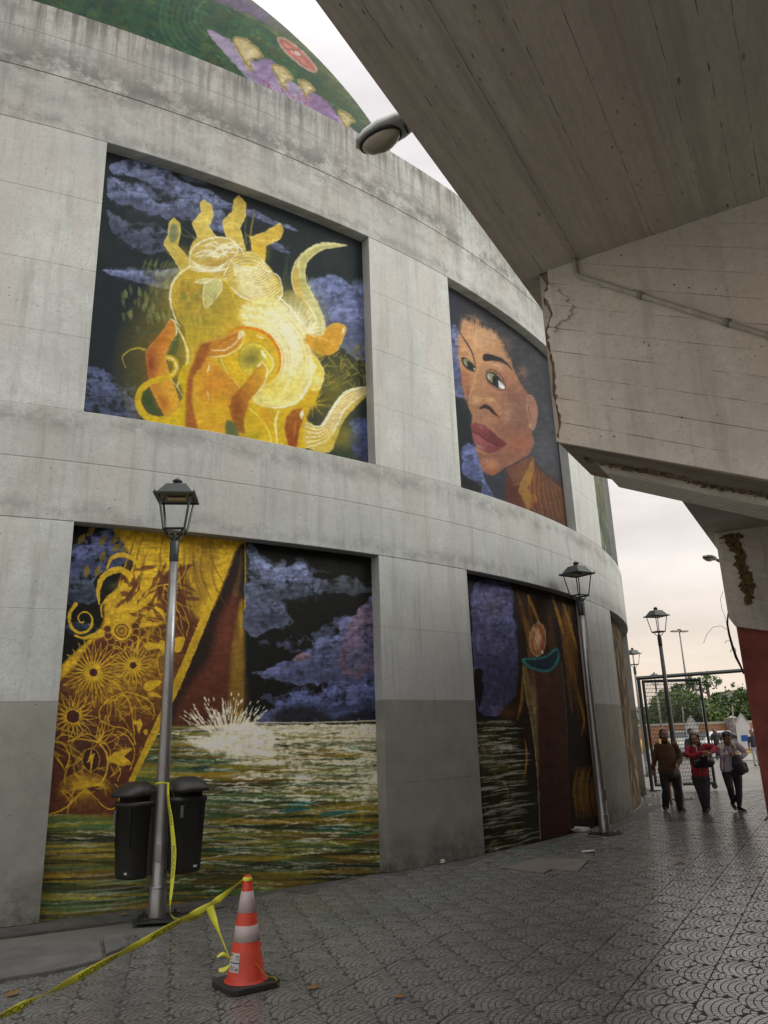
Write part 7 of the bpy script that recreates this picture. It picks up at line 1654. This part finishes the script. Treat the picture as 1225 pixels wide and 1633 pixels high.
# barrier rails with yellow tops
for x, y, lab in ((1062, 1202, 'low white and yellow kerb barrier behind the gate mesh'), (1198, 1212, 'low white barrier with yellow stripe below the blue signed kiosk')):
    g0 = ground(x, y); r = empty('kerb_barrier', (g0.x, g0.y, 0), label=lab, cat='barrier'); MB().box(-1.3 if x < 1100 else -.5, 1.6 if x < 1100 else 1.5, -.12, .12, 0, .34).build('block', M_WHT, r, bevel=.02); MB().box(-1.32 if x < 1100 else -.52, 1.62 if x < 1100 else 1.52, -.13, .13, .343, .42).build('yellow_rail', mat('rail_yellow', (.6, .38, .04), .5), r)
g0 = ground(1062, 1202)
for k in range(5):
    b_ = tag(MB().tube([(g0.x - 1.2 + k * .65, g0.y + 1.2, 0), (g0.x - 1.2 + k * .65, g0.y + 1.2, .95)], .05, 8).build('yellow_bollard', mat('bollard_yellow', (.6, .38, .04), .5)), ('leftmost', 'second from left', 'middle', 'fourth from left', 'rightmost')[k] + ' of five thin yellow bollards behind the gate mesh', 'bollard', 'yellow bollards beyond the gate')
# trees
M_TR = mat('bark', (.09, .065, .045), .9, var=.4, scale=6, bump=1)
M_LF = [mat('foliage', c_, .7, var=.6, scale=1.3) for c_ in ((.10, .165, .045), (.15, .22, .06), (.06, .11, .032))]
def tree(px_, y0, Y, rx, ry, h, label, m, seed, nleaf=5200, trunk=True, leaf=.16):
    rn = np.random.RandomState(seed); p = aty(px_, y0, Y); r = empty('leafy_tree', (p.x, Y, 0), label=label, cat='tree', group='trees behind the ochre wall')
    MB().tube([(0, 0, 0), (.1, 0, h * .3), (.0, .1, h * .6)], [.22, .16, .08], 8).build('trunk', M_TR, r)
    for k in range(4): a = k * 1.7; MB().tube([(.05, 0, h * .3), (rx * .4 * math.cos(a), ry * .4 * math.sin(a), h * .65)], [.1, .03], 6).build('limb', M_TR, r)
    cl = [(rn.randn(3) * np.array([rx * .42, ry * .42, h * .2]) + np.array([0, 0, h * .66]), .35 + rn.rand() * .5) for _ in range(34)]
    V = np.zeros((nleaf, 4, 3), np.float32)
    ci = rn.randint(len(cl), size=nleaf); C_ = np.array([c[0] for c in cl])[ci]; S_ = np.array([c[1] for c in cl])[ci] * rx * .42
    dd = rn.randn(nleaf, 3); dd /= np.linalg.norm(dd, axis=1)[:, None]; pos = C_ + dd * (S_ * (.55 + .5 * rn.rand(nleaf)))[:, None] * np.array([1, 1, .75]); pos[:, 2] = np.maximum(pos[:, 2], h * .18)
    a = rn.randn(nleaf, 3); a /= np.linalg.norm(a, axis=1)[:, None]; b = np.cross(a, rn.randn(nleaf, 3)); b /= np.linalg.norm(b, axis=1)[:, None]; sz = (leaf * (.6 + .8 * rn.rand(nleaf)))[:, None]
    V[:, 0] = pos - a * sz; V[:, 1] = pos + b * sz * .5; V[:, 2] = pos + a * sz; V[:, 3] = pos - b * sz * .5
    me = bpy.data.meshes.new('crown'); me.from_pydata(V.reshape(-1, 3).tolist(), [], [(4 * i, 4 * i + 1, 4 * i + 2, 4 * i + 3) for i in range(nleaf)]); me.materials.append(M_LF[m]); link(bpy.data.objects.new('crown', me), r); return r
tree(1088, 1150, 68, 3.4, 3, 4.6, 'broad bright green tree left of centre behind the gate mesh', 1, 1)
tree(1122, 1150, 70, 3.2, 3, 4.7, 'dense green tree directly behind the right gate frame', 0, 2)
tree(1150, 1150, 72, 2.8, 3, 4.3, 'lower dark green tree behind the ochre wall', 2, 3)
tree(1176, 1150, 70, 3.0, 3, 3.9, 'green bushy tree behind the stone pillar', 0, 4)
tree(1203, 1150, 71, 3.0, 3, 3.9, 'green tree behind the blue signed kiosk', 1, 5)
tree(1104, 1150, 76, 3.2, 3, 4.9, 'tall dark tree between the two bright trees', 2, 6)
tree(1036, 1165, 75, 2.2, 2, 3.0, 'low green shrubby tree at the far left of the gate mesh', 1, 7, 2600)
tree(1228, 1150, 70, 3.0, 3, 4.0, 'green tree at the edge of the red wall', 0, 8, 3000)
# palm
pp = aty(1128, 1100, 90); pr = empty('palm_tree', (pp.x, 90, 0), label='small fan palm crown rising above the trees', cat='palm'); MB().tube([(0, 0, 0), (.1, 0, 4), (0, 0, 6.9)], [.25, .2, .2], 8).build('trunk', M_TR, pr)
rn = random.Random(6)
for k in range(22):
    a = rn.random() * 6.28; el = rn.uniform(-.5, 1.3); mb = MB(); P0 = Vector((0, 0, 6.9)); d_ = Vector((math.cos(a) * math.cos(el), math.sin(a) * math.cos(el), math.sin(el))); s_ = d_.cross(Vector((0, 0, 1))).normalized()
    mb.faces([P0, P0 + d_ * .8 + s_ * .12, P0 + d_ * 1.5 - Vector((0, 0, .35)), P0 + d_ * .8 - s_ * .12], [(0, 1, 2, 3)]); mb.build('frond', M_LF[0], pr)
# buildings
def building(px0, px1, ytop, Y, col, label, wins=(3, 2), roofb=True, dd=8):
    a, b = aty(px0, ytop, Y), aty(px1, ytop, Y); r = empty('distant_building', (a.x, Y, 0), label=label, cat='building', group='buildings beyond the trees'); w_ = b.x - a.x; h = (a.z + b.z) / 2
    MB().box(0, w_, 0, dd, 0, h).build('wall', mat('far_wall', col, .8, var=.1), r)
    if roofb: MB().box(-.1, w_ + .1, -.1, dd + .1, h, h + .35).build('parapet', M_COPE, r)
    for i in range(wins[0]):
        for j in range(wins[1]): x = w_ * (i + .5) / wins[0]; z = h - 1.4 - j * 3; MB().box(x - w_ / wins[0] * .3, x + w_ / wins[0] * .3, -.05, .0, z - .7, z + .7).build('window', M_WIN, r)
building(1176, 1240, 1102, 130, (.34, .34, .33), 'grey boxy building with a wide dark window above the trees at right', (2, 1)); building(1150, 1178, 1117, 150, (.62, .60, .57), 'pale house roofs above the trees right of centre', (4, 1)); building(1018, 1056, 1130, 120, (.55, .56, .58), 'white low building seen through the left of the gate mesh', (3, 1)); building(1168, 1176, 1110, 160, (.66, .64, .62), 'small white tower like house above the trees', (1, 1))
for x, y0, y1, lab in ((1168, 1126, 1168, 'thin wooden pole leaning in front of the trees at right'), (1088, 1126, 1150, 'thin pale pole leaning in front of the trees behind the mesh')):
    a, b = aty(x, y0, 58), aty(x + 5, y1 + 30, 58); tag(MB().tube([(b.x, 58, 0), (a.x, 58, a.z)], .05, 6).build('utility_pole', mat('pole_wood', (.25, .22, .18), .8)), lab, 'pole')
for k, (y, sg) in enumerate(((1122, .1), (1134, -.1))):
    pts = [aty(x, y + .004 * (x - 1120) ** 2 * .05, 60) for x in range(1020, 1240, 20)]; tag(MB().tube(pts, .018, 4).build('overhead_cable', M_DKS), ('upper' if k == 0 else 'lower') + ' thin cable crossing in front of the trees', 'cable')
